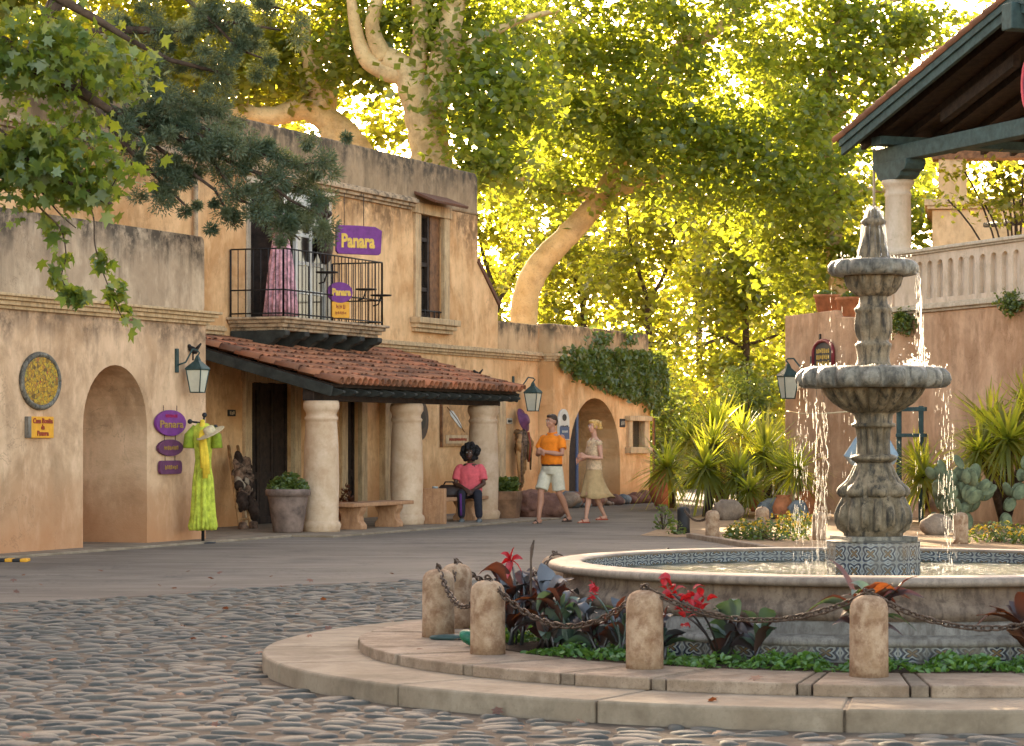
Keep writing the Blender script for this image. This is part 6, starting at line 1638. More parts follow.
# ---- seated woman in pink
def seated():
    g = gp(470, 524); T = Fig((g.x, g.y + .40, 0.0), R(-6))
    P0 = thing('person', (g.x, g.y + .4, 0), 'person with big curly black hair in pink t-shirt sitting on the bench between the columns', 'person', 'people in the courtyard')
    b = MB(); sz = .475
    for sg, kx, ax in ((1, .17, .20), (-1, -.10, -.09)):
        h, k, a = Vector((sg * .10, -.02, sz)), Vector((kx, -.42, sz + .02)), Vector((ax, -.44 if sg < 0 else -.47, .095))
        limb(b, [T(*h), T(*h.lerp(k, .5)), T(*k), T(*(k.lerp(a, .35) + Vector((0, .02, 0)))), T(*a)], [.085, .076, .056, .054, .034], 12)
        limb(b, [T(*(a + Vector((0, .03, -.045)))), T(*(a + Vector((.005, -.13, -.06))))], [.034, .028], 10)
    rings(b, T, [(0, .0, .42, .15, .12), (0, .0, .52, .18, .14), (0, -.01, .66, .165, .125), (0, -.03, .80, .175, .12), (0, -.03, .91, .165, .10), (0, -.02, .98, .10, .07)])
    limb(b, [T(0, -.02, .96), T(0, -.05, 1.08)], [.05, .046], 12)
    for s, e, w, sg in (((.18, -.02, .90), (.235, -.10, .65), (.10, -.30, .56), 1), ((-.18, -.02, .90), (-.24, -.10, .65), (-.06, -.31, .58), -1)):
        s, e, w = Vector(s), Vector(e), Vector(w)
        limb(b, [T(*s), T(*s.lerp(e, .5)), T(*e), T(*e.lerp(w, .4)), T(*w)], [.052, .047, .038, .039, .026], 12)
        hand(b, T, w + (w - e).normalized() * .01, (w - e).normalized() + Vector((0, -.1, -.1)), (0, .1, -1), (-sg, -.1, 0), .55, .95)
    H = head(b, T, (0, -.075, 1.155), R(-8), .97); remeshed(b, 'body', .0085, M['skin_dark'], P0, 4)
    s = MB(); rings(s, T, [(0, 0, .47, .195, .15), (0, 0, .55, .198, .155), (0, -.012, .66, .188, .145), (0, -.03, .80, .195, .138), (0, -.03, .90, .182, .115), (0, -.02, .955, .12, .085), (0, -.02, .985, .075, .065)])
    for sg in (-1, 1): limb(s, [T(sg * .165, -.02, .90), T(sg * .20, -.05, .84), T(sg * .228, -.085, .71)], [.078, .074, .072], 14, hem=True)
    o = remeshed(s, 't_shirt', .012, M['pink_cloth'], P0, 2); folds(o, .007)
    p = MB(); rings(p, T, [(0, 0, .41, .165, .13), (0, 0, .50, .188, .145), (0, 0, .545, .18, .14)])
    for sg, kx, ax in ((1, .17, .20), (-1, -.10, -.09)):
        h, k, a = Vector((sg * .10, -.02, sz)), Vector((kx, -.42, sz + .02)), Vector((ax, -.44 if sg < 0 else -.47, .095))
        e = k.lerp(a, .86); limb(p, [T(*h), T(*h.lerp(k, .5)), T(*k), T(*k.lerp(a, .4)), T(*e)], [.098, .09, .072, .068, .062], 14)
    o = remeshed(p, 'trousers', .012, M['black_cloth'], P0, 2); folds(o, .006)
    st = MB(); k, a = Vector((-.10, -.42, sz)), Vector((-.09, -.44, .14)); st.tube([T(*(k + Vector((-.0, -.074, .02)))), T(*(k.lerp(a, .5) + Vector((-.0, -.070, 0)))), T(*(a + Vector((0, -.064, 0))))], .022, 8, flat=.5); st.build('stripe', M['purple_cloth'], P0)
    for sg, ax in ((1, .20), (-1, -.09)):
        a = Vector((ax, -.44 if sg < 0 else -.47, .09)); f = MB()
        limb(f, [T(*(a + Vector((0, .035, -.035)))), T(*(a + Vector((.0, -.05, -.042)))), T(*(a + Vector((.005, -.15, -.052))))], [.048, .044, .035], 12); remeshed(f, 'shoe', .01, M['greyshoe'], P0, 2)
    hr = MB(); rnd = random.Random(3)
    for i in range(190):
        d = Vector((rnd.gauss(0, 1), rnd.gauss(0, 1), rnd.gauss(0, 1))).normalized()
        if d.y < -.45 and -.85 < d.z < .42: continue
        if d.z < -.95: continue
        kk = rnd.uniform(.88, 1.2); q = Vector((d.x * .132 * kk, .02 + d.y * .115 * kk, .015 + d.z * .122 * kk)); hr.ball(H(*q), rnd.uniform(.018, .042), 8, 6)
    hr.ball(H(0, .03, .03), .10, 14, 10)
    o = remeshed(hr, 'hair', .008, M['hair_black'], P0, 1); folds(o, .012); face_marks(P0, H, M['plum'], M['hair_black'])
    bg_ = thing('handbag', T(-.33, -.02, .43), 'black handbag lying on the bench beside the seated person', 'bag'); m = MB()
    rings(m, T, [(-.34, -.06, .425, .20, .12), (-.34, -.06, .48, .21, .13), (-.33, -.05, .58, .19, .10), (-.33, -.05, .63, .15, .06)], 18); o = m.build('body', M['leather'], bg_); 
    m = MB(); m.tube([T(-.45, -.05, .60), T(-.40, -.12, .68), T(-.28, -.12, .68), T(-.22, -.05, .60)], .012, 7); m.build('strap', M['black'], bg_)
    bt = thing('drink_can', T(-.58, -.08, .425), 'pale blue drinking cup standing at the end of the bench by the bag', 'cup'); m = MB(); m.lathe(T(-.57, -.10, .425), [(.034, 0), (.04, .01), (.046, .15), (.05, .155), (.05, .165)], 18); m.build('cup', M['blue_cloth'], bt)
    m = MB(); m.lathe(T(-.57, -.10, .425), [(.051, .165), (.048, .18), (.01, .182)], 18); m.build('lid', M['whitepaint'], bt)
seated()
# ---- visitor behind the fountain
def visitor():
    Y = 37; c = at(872, 438, Y); T = Fig((c.x, Y, .012), R(160))
    P0 = thing('person', (c.x, Y, 0), 'person in pale blue shirt behind the fountain stem, only the arms showing', 'person', 'people in the courtyard')
    b = MB()
    for sg in (1, -1):
        h, k, a = Vector((sg * .09, 0, .88)), Vector((sg * .10, -.03, .49)), Vector((sg * .11, .02, .09))
        limb(b, [T(*h), T(*h.lerp(k, .4)), T(*k), T(*k.lerp(a, .3)), T(*a)], [.085, .075, .052, .052, .034], 12); limb(b, [T(*(a + Vector((0, .03, -.045)))), T(*(a + Vector((0, -.15, -.06))))], [.034, .026], 10)
        s, e, w = Vector((sg * .19, 0, 1.36)), Vector((sg * .33, .06, 1.12)), Vector((sg * .19, -.10, .98))
        limb(b, [T(*s), T(*e), T(*w)], [.055, .042, .028], 12); hand(b, T, w, (-sg * .8, -.4, -.3), (-sg * .5, .5, -.2), (0, -.5, .6), .6)
    rings(b, T, [(0, 0, .84, .14, .10), (0, 0, .95, .165, .12), (0, 0, 1.2, .165, .115), (0, 0, 1.32, .17, .105), (0, .01, 1.41, .12, .08), (0, .01, 1.45, .055, .055)]); limb(b, [T(0, .01, 1.4), T(0, 0, 1.54)], [.055, .052], 10)
    H = head(b, T, (0, -.01, 1.63), 0); remeshed(b, 'body', .010, M['skin_tan'], P0, 3)
    s = MB(); rings(s, T, [(0, 0, .88, .185, .135), (0, 0, 1.0, .185, .14), (0, 0, 1.2, .19, .135), (0, 0, 1.32, .195, .122), (0, .01, 1.40, .14, .09), (0, .01, 1.44, .075, .07)])
    for sg in (1, -1): limb(s, [T(sg * .18, 0, 1.35), T(sg * .33, .06, 1.12), T(sg * .27, -.02, 1.05)], [.078, .072, .06], 14)
    o = remeshed(s, 'shirt', .012, M['blue_cloth'], P0, 2); folds(o, .009)
    t = MB(); rings(t, T, [(0, 0, .78, .16, .125), (0, 0, .90, .18, .13)])
    for sg in (1, -1): limb(t, [T(sg * .09, 0, .88), T(sg * .10, -.03, .49), T(sg * .11, .02, .13)], [.098, .075, .062], 14)
    remeshed(t, 'trousers', .012, M['khaki'], P0, 2)
    hr = MB(); 
    for p, r in (((0, .022, .048), (.080, .090, .080)), ((0, .07, .0), (.068, .045, .07))):
        v0 = len(hr.v); hr.ball((0, 0, 0), r, 14, 10)
        for i in range(v0, len(hr.v)): v = hr.v[i]; hr.v[i] = H(p[0] + v.x, p[1] + v.y, p[2] + v.z)
    remeshed(hr, 'hair', .01, M['hair_brown'], P0, 2); face_marks(P0, H, M['plum'], M['hair_brown'])
    for sg in (1, -1):
        f = MB(); limb(f, [T(sg * .11, .05, .05), T(sg * .11, -.06, .045), T(sg * .11, -.15, .035)], [.045, .042, .033], 12); remeshed(f, 'shoe', .01, M['leather'], P0, 2)
visitor()
# ================================================================ SHOP FRONT OBJECTS
def lantern(label, fr, u, n, z, out, s=1.0, ornament=True, wallplate=None, dirn=None):
    """wall lantern: plate, curled arm, tapered four-sided glass body with cap. (u,n,z) = centre top of the glass; hung from a plate beside it."""
    t = thing('wall_lantern', fr.p(u, n, z), label, 'lantern', 'wall lanterns'); c = fr.p(u, n, z)
    pu = u + (wallplate or -.22); pz_ = z + .16 * s
    mb = MB(); fr.box(mb, pu - .035, pu + .035, out, out + .03, pz_ - .22 * s, pz_ + .16 * s); mb.build('wall_plate', M['lamp_green'], t, bevel=.006)
    mb = MB(); A = fr.p(pu, out + .03, pz_ - .10 * s); B = fr.p(u, n, z + .26 * s)
    mb.tube([A, A.lerp(B, .4) + Vector((0, 0, -.03)), A.lerp(B, .75) + Vector((0, 0, .09)), B + Vector((0, 0, .03)), B + (B - A) * .1 - Vector((0, 0, .02)), B - Vector((0, 0, .05))], .014 * s, 7); mb.build('arm', M['lamp_green'], t)
    ph = PI / 4 + math.atan2(fr.U.y, fr.U.x)
    mb = MB(); mb.lathe(c, [(.20 * s, -.02 * s), (.215 * s, .0), (.19 * s, .03 * s), (.06 * s, .13 * s), (.05 * s, .16 * s), (.03 * s, .20 * s), (.012, .22 * s)], 4, sm=False, phase=ph); mb.build('cap', M['lamp_green'], t, bevel=.004)
    mb = MB(); mb.lathe(c, [(.115 * s, -.37 * s), (.185 * s, -.02 * s)], 4, sm=False, phase=ph); mb.build('glass', M['lampglass'], t)
    mb = MB()
    for k in range(4):
        a = ph + k * PI / 2; d = Vector((math.cos(a), math.sin(a), 0)); mb.tube([c + d * .187 * s + Vector((0, 0, -.015 * s)), c + d * .118 * s + Vector((0, 0, -.375 * s))], .010 * s, 6)
        a2 = a + PI / 2; d2 = Vector((math.cos(a2), math.sin(a2), 0)); mb.tube([c + d * .118 * s + Vector((0, 0, -.37 * s)), c + d2 * .118 * s + Vector((0, 0, -.37 * s))], .010 * s, 6)
    mb.build('cage', M['lamp_green'], t)
u, z = FA.px(197.5, 369, NL + .22); lantern('green lantern on the corner of the left building above the lime dress', FA, u, NL + .22, z, NL, .84, wallplate=-.19)
u, z = FA.px(533, 392.5, .26); lantern('dark lantern on the ochre wall right of the porch roof', FA, u, .26, z, .0, .98, wallplate=-.42)
u, z = FR.px(788, 376, .30); lantern('lantern with cream panes on the end of the russet wall behind the fountain', FR, u, .30, z, 0, 1.15, wallplate=.42)
def bird(label, p):
    t = thing('bird_ornament', p, label, 'ornament', 'small bird ornaments'); mb = MB(); p = Vector(p)
    mb.ball(p, (.075, .04, .045), 10, 7, mat=Matrix.Rotation(R(35), 3, 'Y')); mb.ball(p + Vector((-.05, 0, .05)), .03, 8, 6); mb.tube([p + Vector((.04, 0, .0)), p + Vector((.11, 0, .09))], [.03, .012], 6); mb.tube([p + Vector((-.07, 0, .055)), p + Vector((-.11, 0, .05))], [.012, .002], 6); mb.build('body', M['iron'], t)
    m = MB(); m.tube([p + Vector((0, 0, -.03)), p + Vector((0, 0, -.14))], .012, 6); m.build('leg', M['iron'], t)
u, z = FA.px(193, 350, NL + .06); bird('small iron bird on the wall over the green lantern', FA.p(u, NL + .06, z))
u, z = FA.px(477, 374, .25); bird('small dark bird on the porch roof tiles', FA.p(u, .25, z))
# round mosaic plaque and yellow sign on the left wall
u, z = FA.px(39, 381, NL); t = thing('mosaic_plaque', FA.p(u, NL, z), 'oval plaque of yellow mosaic in a grey stone rim on the left wall', 'plaque')
ru = (FA.px(59, 381, NL)[0] - FA.px(19, 381, NL)[0]) / 2; rz_ = .345
flat_part(t, 'mosaic', FA, oval(u, z, ru * .86, rz_ * .88, 36), NL - .01, NL + .035, M['mosaic'])
mb = MB(); mb.tube([FA.p(u + ru * .93 * math.cos(2 * PI * k / 40), NL + .02, z + rz_ * .93 * math.sin(2 * PI * k / 40)) for k in range(41)], .035, 9); mb.build('stone_rim', M['fountain_rim'], t)
u0, _ = FA.px(24.5, 427, NL); u1, _ = FA.px(50.5, 427, NL); z1 = FA.px(37, 416.5, NL)[1]; z0 = FA.px(37, 438, NL)[1]
t = thing('shop_sign', FA.p(u0, NL, z0), 'small square yellow sign with dark lettering under the mosaic plaque', 'sign')
flat_part(t, 'board', FA, rect(u0 + .07, u1, z0, z1), NL, NL + .05, M['yellow_paint']); flat_part(t, 'tile_strip', FA, rect(u0, u0 + .068, z0, z1), NL, NL + .055, M['ledge'])
uc = (u0 + .07 + u1) / 2
for tx, dz, w in (('Casa Bonita', .075, .62), ('de', 0, .10), ('Panara', -.075, .36)): lettering(t, tx, FA, uc, NL + .051, (z0 + z1) / 2 + dz, .085, M['red_letter'], w * (u1 - u0 - .07) / .72, bold=.003)
# purple hanging signs by the arch
par = None
for i, (x0, x1, y0, y1, lab, mt, txt) in enumerate(((153, 183, 410, 436, 'top purple oval sign with raised ochre lettering beside the arched passage', 'purple', 'Panara'), (155.5, 180, 439.5, 456, 'middle plum oval plate hanging under the purple oval sign', 'plum', 'boutique'), (157, 179, 460.5, 474, 'lowest plum plate of the hanging set, rounded rectangle', 'plum', 'ropa'))):
    ua, ub = FA.px(x0, 438, NL)[0], FA.px(x1, 438, NL)[0]; xm = (x0 + x1) / 2; za, zb = FA.px(xm, y1, NL)[1], FA.px(xm, y0, NL)[1]; um, zm = (ua + ub) / 2, (za + zb) / 2
    t = thing('hanging_sign', FA.p(um, NL, zm), lab, 'sign', 'purple hanging signs')
    flat_part(t, 'board', FA, oval(um, zm, (ub - ua) / 2, (zb - za) / 2, 36) if i < 2 else rrect(ua, ub, za, zb, .06), NL + .012, NL + .05, M[mt], .012)
    if i == 0:
        lettering(t, txt, FA, um, NL + .051, zm - .02, .135, M['ochre_letter'], (ub - ua) * .78, bold=.003)
        scribble(t, FA, um, NL + .051, zm + .095, (ub - ua) * .4, .045, M['pink_bloom'], 5)
    else: scribble(t, FA, um, NL + .051, zm, (ub - ua) * .6, .06, M['ochre_letter'], i)
    for s in (-.25, .25):
        mb = MB(); du = s * (ub - ua) * .9; mb.tube([FA.p(um + du, NL + .03, zb - .01), FA.p(um + du, NL + .03, zb + .06)], .005, 5); mb.build('hanger', M['iron'], t)
# lime dress on a stand with a straw hat
u, z = FA.px(205, 541, NL + .55); g = gp(203, 543.5); t = thing('dress_stand', g, 'lime green dress with yellow scarf on a black stand at the left building corner', 'clothes stand')
def dz(y): return at(205, y, g.y).z
mb = MB(); prof = [(.185, dz(530)), (.20, dz(526)), (.175, dz(515)), (.155, dz(500)), (.14, dz(480)), (.115, dz(468)), (.105, dz(460)), (.115, dz(450)), (.14, dz(437)), (.13, dz(428)), (.07, dz(423))]
mb.lathe(g, prof, 120, lob=[(.36, 17), (.3, 17), (.3, 9), (.26, 9), (.2, 9), (.14, 9), (.08, 9)] + [(.08, 7)] * 3 + [None]); folds(mb.build('dress', M['lime_cloth'], t), .018)
mb = MB()
for s in (-1, 1): mb.tube([g + Vector((s * .09, 0, dz(427))), g + Vector((s * .18, -.02, dz(436))), g + Vector((s * .19, -.03, dz(448)))], [.05, .068, .075], 12)
mb.build('sleeves', M['green_cloth'], t)
mb = MB(); 
for i, (dx, yb) in enumerate(((.02, 478), (.05, 474), (-.01, 468))): mb.tube([g + Vector((.0, -.06, dz(420))), g + Vector((dx * .5, -.15, dz(437))), g + Vector((dx + .02, -.165, dz(455))), g + Vector((dx + .03, -.16, dz(yb)))], [.03, .035, .03, .035], 8, flat=.5)
mb.build('scarf', M['yellow_cloth'], t)
mb = MB(); mb.tube([g + Vector((0, 0, .02)), g + Vector((0, 0, dz(425)))], .022, 8); mb.lathe(g, [(.17, .0), (.17, .018), (.03, .03)], 24); mb.build('stand', M['black'], t)
mb = MB()
for s, e in ((Vector((-.02, 0, dz(423))), Vector((-.17, -.02, dz(421.5)))), (Vector((.0, 0, dz(424))), Vector((0.02, 0, dz(415)))), (Vector((.02, 0, dz(424))), Vector((.16, .05, dz(427)))), (Vector((-.02, 0, dz(427))), Vector((-.21, .05, dz(435))))):
    mb.tube([g + s, g + e], .014, 7); mb.ball(g + e, .034, 10, 7)
mb.build('hooks', M['black'], t)
ht = thing('straw_hat', g + Vector((.12, -.17, dz(433))), 'pale wide-brimmed straw hat tilted on the lime dress', 'hat'); mb = MB()
mb.lathe((0, 0, 0), [(.005, .09), (.06, .088), (.075, .07), (.082, .0), (.18, -.012), (.20, -.004), (.20, .004), (.18, -.004), (.08, .01)], 32)
Mr = Matrix.Rotation(R(62), 3, 'X') @ Matrix.Rotation(R(0), 3, 'Y'); Mr = Matrix.Rotation(R(-24), 3, 'Y') @ Matrix.Rotation(R(14), 3, 'X')
hc = g + Vector((.12, -.17, dz(433))); mb.v = [hc + Mr @ v for v in mb.v]; mb.build('hat', M['straw'], ht)
# rustic rack draped with patchwork hides, leaning on the wall
g = FA.p(upx(247, .75), .72, .03); t = thing('rustic_rack', g, 'rustic wooden rack draped with patchy brown hides leaning by the dark doorway', 'rack')
tp = FA.p(upx(232, .1), .12, 1.28); side = FA.U * .17
for s in (-1, 1):
    mb = MB(); mb.tube([g + side * s + Vector((0, 0, .0)), tp + side * s * .85], .024, 8); mb.build('pole', M['light_wood'], t)
for f in (.12, .3): mb = MB(); mb.tube([g.lerp(tp, f) - side, g.lerp(tp, f) + side], .018, 7); mb.build('rung', M['light_wood'], t)
rnd = random.Random(17)
for i in range(9):
    mb = MB(); f = .24 + .07 * i + rnd.uniform(-.02, .02); q0 = g.lerp(tp, f)
    for k in range(7):
        q = q0 + side * rnd.uniform(-1.0, 1.15) + FA.N * (.07 + rnd.uniform(-.02, .05)) + Vector((0, 0, rnd.uniform(-.08, .08))); mb.ball(q, (rnd.uniform(.05, .10), rnd.uniform(.025, .05), rnd.uniform(.08, .15)), 8, 6, mat=Matrix.Rotation(rnd.uniform(-.6, .6), 3, 'Y') @ Matrix.Rotation(.35, 3, 'X'))
    o = remeshed(mb, 'hide', .014, M[('hide', 'hide_pale', 'hide_dark')[rnd.choice((0, 0, 1, 2, 2))]], t, 1); folds(o, .02)
for s in (-1, 1):
    mb = MB(); mb.lathe(g + side * s * 1.0 + FA.N * .05, [(.05, -.02), (.075, .02), (.06, .10), (.03, .12)], 10); mb.build('foot', M['hide'], t)
# pots
def pot(label, g, prof, mat, plant=None, group='planters along the shops', seg=40, nl=700, w=.25, h=.2, seed=1, name='planter', leafmat='leaf_ivy', ls=.09):
    t = thing(name, g, label, 'planter', group); mb = MB(); mb.lathe(g, prof, seg, cap=True); mb.build('pot', M[mat], t, bevel=0)
    if plant:
        rng = np.random.default_rng(seed); zt = g.z + max(p[1] for p in prof) - .03; a = rng.random(nl) * 2 * PI; q = np.sqrt(rng.random(nl))
        P_ = np.stack([g.x + w * q * np.cos(a), g.y + w * q * np.sin(a), zt + h * (1.05 - .8 * q * q) * rng.random(nl)], 1); leaves('plant', P_, ls, OVALL, M[leafmat], t, rng, .3, .2)
    return t
g = gp(286.5, 535.5); g.y += .25; g.z = .035
pot('big tapered grey clay pot with a low green plant by the first column', g, [(.20, 0), (.215, .02), (.29, .50), (.30, .53), (.325, .535), (.33, .60), (.315, .63), (.28, .625), (.27, .56)], 'grey_pot', True, w=.30, h=.26, seed=1)
g = gp(505, 520.5); g.y += .3; g.z = .0
tb = thing('planter', g, 'square weathered terracotta box planter with leafy plant right of the third column', 'planter', 'planters along the shops')
mb = MB(); mb.lathe(g, [(.30, 0), (.34, .28), (.35, .34), (.36, .35), (.36, .48), (.35, .50), (.31, .49), (.30, .44)], 4, sm=False, phase=R(22.3) + .2); mb.build('pot', M['boxpot'], tb, bevel=.02)
rng = np.random.default_rng(3); n = 520; P_ = np.stack([g.x + rng.uniform(-.22, .22, n), g.y + rng.uniform(-.2, .2, n), .46 + .26 * rng.random(n)], 1); leaves('plant', P_, .10, OVALL, M['leaf_ivy'], tb, rng, .3, .2)
g = gp(538, 519); g.y += .3; mb = MB()
for dx, s, hh in ((-.10, .30, .46), (.22, .30, .40), (.05, .34, .30)): mb.ball(g + Vector((dx, 0, hh * .5)), (s, .30, hh * .62), 14, 10)
o = remeshed(mb, 'boulder', .03, M['redrock'], thing('boulder', g, 'large dull red boulder behind the man in orange', 'boulder'), 2); folds(o, .05)
# small clay figure pots behind the bench, stone benches
g = FA.p(upx(347, .7), .7, .035)
pot('small terracotta pot with dried stems on the pavement behind the first bench', g, [(.10, 0), (.12, .02), (.17, .22), (.16, .30), (.18, .33), (.15, .33)], 'terracotta', True, w=.12, h=.30, seed=5, nl=120, leafmat='leaf_rust', ls=.07)
def bench(label, u0, u1, n, legs):
    t = thing('stone_bench', FA.p((u0 + u1) / 2, n, .035), label, 'bench', 'stone benches in the porch'); mb = MB(); FA.box(mb, u0, u1, n - .22, n + .22, .375, .435); mb.build('seat', M['benchstone'], t, bevel=.012)
    for u in legs:
        mb = MB(); fr = Frame(0, 0, 0); fr.O = FA.p(u, n, 0); fr.U = FA.N.copy(); fr.N = FA.U.copy() * -1
        mb.prism(fr, [(-.20, .035), (.20, .035), (.20, .10), (.15, .16), (.14, .24), (.19, .32), (.20, .375), (-.20, .375), (-.19, .32), (-.14, .24), (-.15, .16), (-.20, .10)], -.10, .10); mb.build('leg', M['benchstone'], t, bevel=.012)
bench('stone bench between the first and second columns', -1.15, 1.0, 2.30, (-.75, .55))
bench('stone bench between the second and third columns where the person in pink sits', 2.05, 4.35, 2.15, (2.45, 3.9))
t = thing('stone_slab', FA.p(1.95, 2.45, 0), 'upright reddish stone slab at the near end of the second bench', 'slab'); mb = MB(); FA.box(mb, 1.93, 2.03, 2.22, 2.62, .03, .60); mb.build('slab', M['benchstone'], t, bevel=.012)
# wall items under and beside the porch
u, z = FA.px(455, 425, .02); t = thing('wall_picture', FA.p(u, .02, z), 'wooden shop board painted with a white feather under the porch', 'sign')
ua, ub = FA.px(441.5, 425, .02)[0], FA.px(470, 425, .02)[0]; za, zb = FA.px(455, 446, .02)[1], FA.px(455, 404.5, .02)[1]
flat_part(t, 'board', FA, rect(ua, ub, za, zb), .002, .05, M['light_wood']); flat_part(t, 'edge', FA, rect(ua - .05, ua - .002, za - .02, zb), .002, .055, M['brown_wood'])
W_, H_ = ub - ua, zb - za
mb = MB(); qs = [(.22, .86), (.34, .84), (.50, .68), (.62, .52), (.66, .42), (.55, .47), (.38, .62), (.25, .74)]; mb.prism(FA, [(ua + a * W_, za + b * H_) for a, b in qs], .051, .058); mb.build('feather', M['whitepaint'], t)
mb = MB(); mb.tube([FA.p(ua + .14 * W_, .056, za + .93 * H_), FA.p(ua + .45 * W_, .06, za + .66 * H_), FA.p(ua + .74 * W_, .056, za + .34 * H_)], .008, 6); mb.build('quill', M['brown_wood'], t)
flat_part(t, 'name_strip', FA, rect(ua + .08 * W_, ub - .06 * W_, za + .06 * H_, za + .26 * H_), .051, .06, M['trim'], .004)
scribble(t, FA, (ua + ub) / 2, .061, za + .16 * H_, W_ * .62, .06, M['red_letter'], 6)
u, z = FA.px(421, 420, .05); t = thing('wall_disc', FA.p(u, .05, z), 'dark round disc hanging on the wall between the second and third columns', 'disc')
flat_part(t, 'disc', FA, oval(u, z, .32, .36), .01, .06, M['leather']); flat_part(t, 'boss', FA, oval(u, z, .14, .16), .061, .085, M['iron'])
u, z = FA.px(231, 413, .0); t = thing('number_plate', FA.p(u, .0, z), 'dark house number plate left of the dark doorway', 'plate'); flat_part(t, 'plate', FA, rect(u - .12, u + .12, z - .05, z + .05), .002, .02, M['black'], .004); scribble(t, FA, u, .021, z, .16, .06, M['trim'], 7)
u, z = FA.px(509, 421, .0); t = thing('number_plate', FA.p(u, .0, z), 'tiny pale number plate beside the hanging coat', 'plate'); flat_part(t, 'plate', FA, rect(u - .14, u + .14, z - .055, z + .055), .002, .015, M['trim_pale'], .004); scribble(t, FA, u, .016, z, .2, .06, M['black'], 8)
u, z = FA.px(622, 423, NA); t = thing('number_plate', FA.p(u, NA, z), 'small dark plate between the arch and the little window', 'plate'); flat_part(t, 'plate', FA, rect(u - .16, u + .16, z - .09, z + .09), NA + .002, NA + .02, M['black'], .004); scribble(t, FA, u, NA + .021, z, .22, .09, M['trim_pale'], 9)
# hanging coat with round purple hat on the wall
u, _ = FA.px(520, 440, .14); t = thing('hanging_costume', FA.p(u, .14, .5), 'brown costume hung on the wall under a round purple hat', 'costume')
def cz(y): return FA.px(520, y, .14)[1]
mb = MB(); rnd = random.Random(23)
mb.tube([FA.p(u - .05, .12, cz(430)), FA.p(u - .02, .15, cz(450)), FA.p(u + .03, .16, cz(470)), FA.p(u + .08, .14, cz(487))], [.12, .15, .12, .06], 14, flat=.5)
o = remeshed(mb, 'coat', .018, M['brown_cloth'], t, 1); folds(o, .04)
for i in range(13):
    du = -.40 + i * .06; yb = rnd.choice((452, 460, 470, 482)) if abs(du + .05) < .3 else rnd.choice((447, 453)); mb = MB(); n0 = .20 + rnd.uniform(-.03, .06)
    y0 = 428 + 9 * abs(du + .05) / .4
    mb.tube([FA.p(u + du * .6, n0, cz(y0)), FA.p(u + du + rnd.uniform(-.03, .03), n0 + .03, cz(y0 * .6 + yb * .4)), FA.p(u + du * .9 + .03, n0 + .02, cz(yb))], [.035, rnd.uniform(.04, .06), .025], 8, flat=.45); o = mb.build('fringe', M[rnd.choice(('brown_cloth', 'hide_dark', 'hide', 'light_wood', 'brown_cloth'))], t); folds(o, .02)
mb = MB(); mb.tube([FA.p(u + .10, .27, cz(432)), FA.p(u + .13, .29, cz(446)), FA.p(u + .12, .27, cz(462))], [.04, .045, .03], 8, flat=.6); mb.build('sash', M['red_letter'], t)
mb = MB(); c = FA.p(u + .04, .2, cz(420)); mb.lathe((0, 0, 0), [(.003, .10), (.10, .09), (.13, .02), (.235, .0), (.24, -.012), (.12, -.012)], 28)
Mr = FA.rot @ Matrix.Rotation(R(-72), 3, 'X'); mb.v = [c + Mr @ v for v in mb.v]; mb.build('hat', M['plum'], t)
mb = MB(); mb.tube([FA.p(u + .08, .12, cz(486)), FA.p(u + .08, .10, cz(500))], .03, 8); mb.build('leg', M['brown_wood'], t)
# white board sign with rounded top by the arch
ua, ub = FA.px(557, 438, NA)[0], FA.px(567.5, 438, NA)[0]; za, zb = FA.px(562, 440, NA)[1], FA.px(562, 409, NA)[1]; um = (ua + ub) / 2; w2 = (ub - ua) / 2
t = thing('board_sign', FA.p(um, NA, za), 'white round-topped board with a navy panel beside the arched gateway', 'sign')
flat_part(t, 'board', FA, [(ua, za), (ub, za)] + [(um + w2 * math.cos(PI * i / 12), zb - .25 + .25 * math.sin(PI * i / 12)) for i in range(13)], NA + .003, NA + .045, M['whitepaint'], .006)
flat_part(t, 'panel', FA, rect(ua + .1 * w2, ub - .1 * w2, za + .02, za + .27), NA + .046, NA + .055, M['navy'], .003)
scribble(t, FA, um, NA + .046, zb - .36, w2 * 1.5, .07, M['black'], 10)
flat_part(t, 'emblem', FA, oval(um, zb - .17, w2 * .4, .07, 16), NA + .046, NA + .052, M['black'], 0)
scribble(t, FA, um, NA + .056, za + .17, w2 * 1.1, .05, M['whitepaint'], 11)
# arched crimson sign on the russet wall
ua, ub = FR.px(815, 438, 0)[0], FR.px(836, 438, 0)[0]; za, zb = FR.px(825, 367, 0)[1], FR.px(825, 340, 0)[1]; um = (ua + ub) / 2; w2 = abs(ub - ua) / 2
t = thing('arched_sign', FR.p(um, 0, za), 'crimson-framed arched shop sign with gold lettering on the russet wall behind the fountain', 'sign')
ol = lambda k: [(um - w2 * k, za), (um + w2 * k, za)] + [(um + w2 * k * math.cos(PI * i / 14), zb - .22 + .22 * k * math.sin(PI * i / 14)) for i in range(15)]
flat_part(t, 'board', FR, ol(.84), .003, .05, M['black'], .004)
mb = MB(); pts = [FR.p(a, .05, b) for a, b in ol(.94)[1:]] + [FR.p(um - w2 * .94, .05, za)]; mb.tube(pts, .035, 8); mb.build('frame', M['crimson'], t)
for sd, q in ((12, .60), (13, .37), (14, .14)): scribble(t, FR, um, .052, za + (zb - za) * q, w2 * 1.25, .09, M['gold_letter'], sd)
mb = MB(); FR.box(mb, um - w2 * .5, um - w2 * .4, -.0, .03, zb, zb + .12); mb.build('bracket', M['iron'], t)
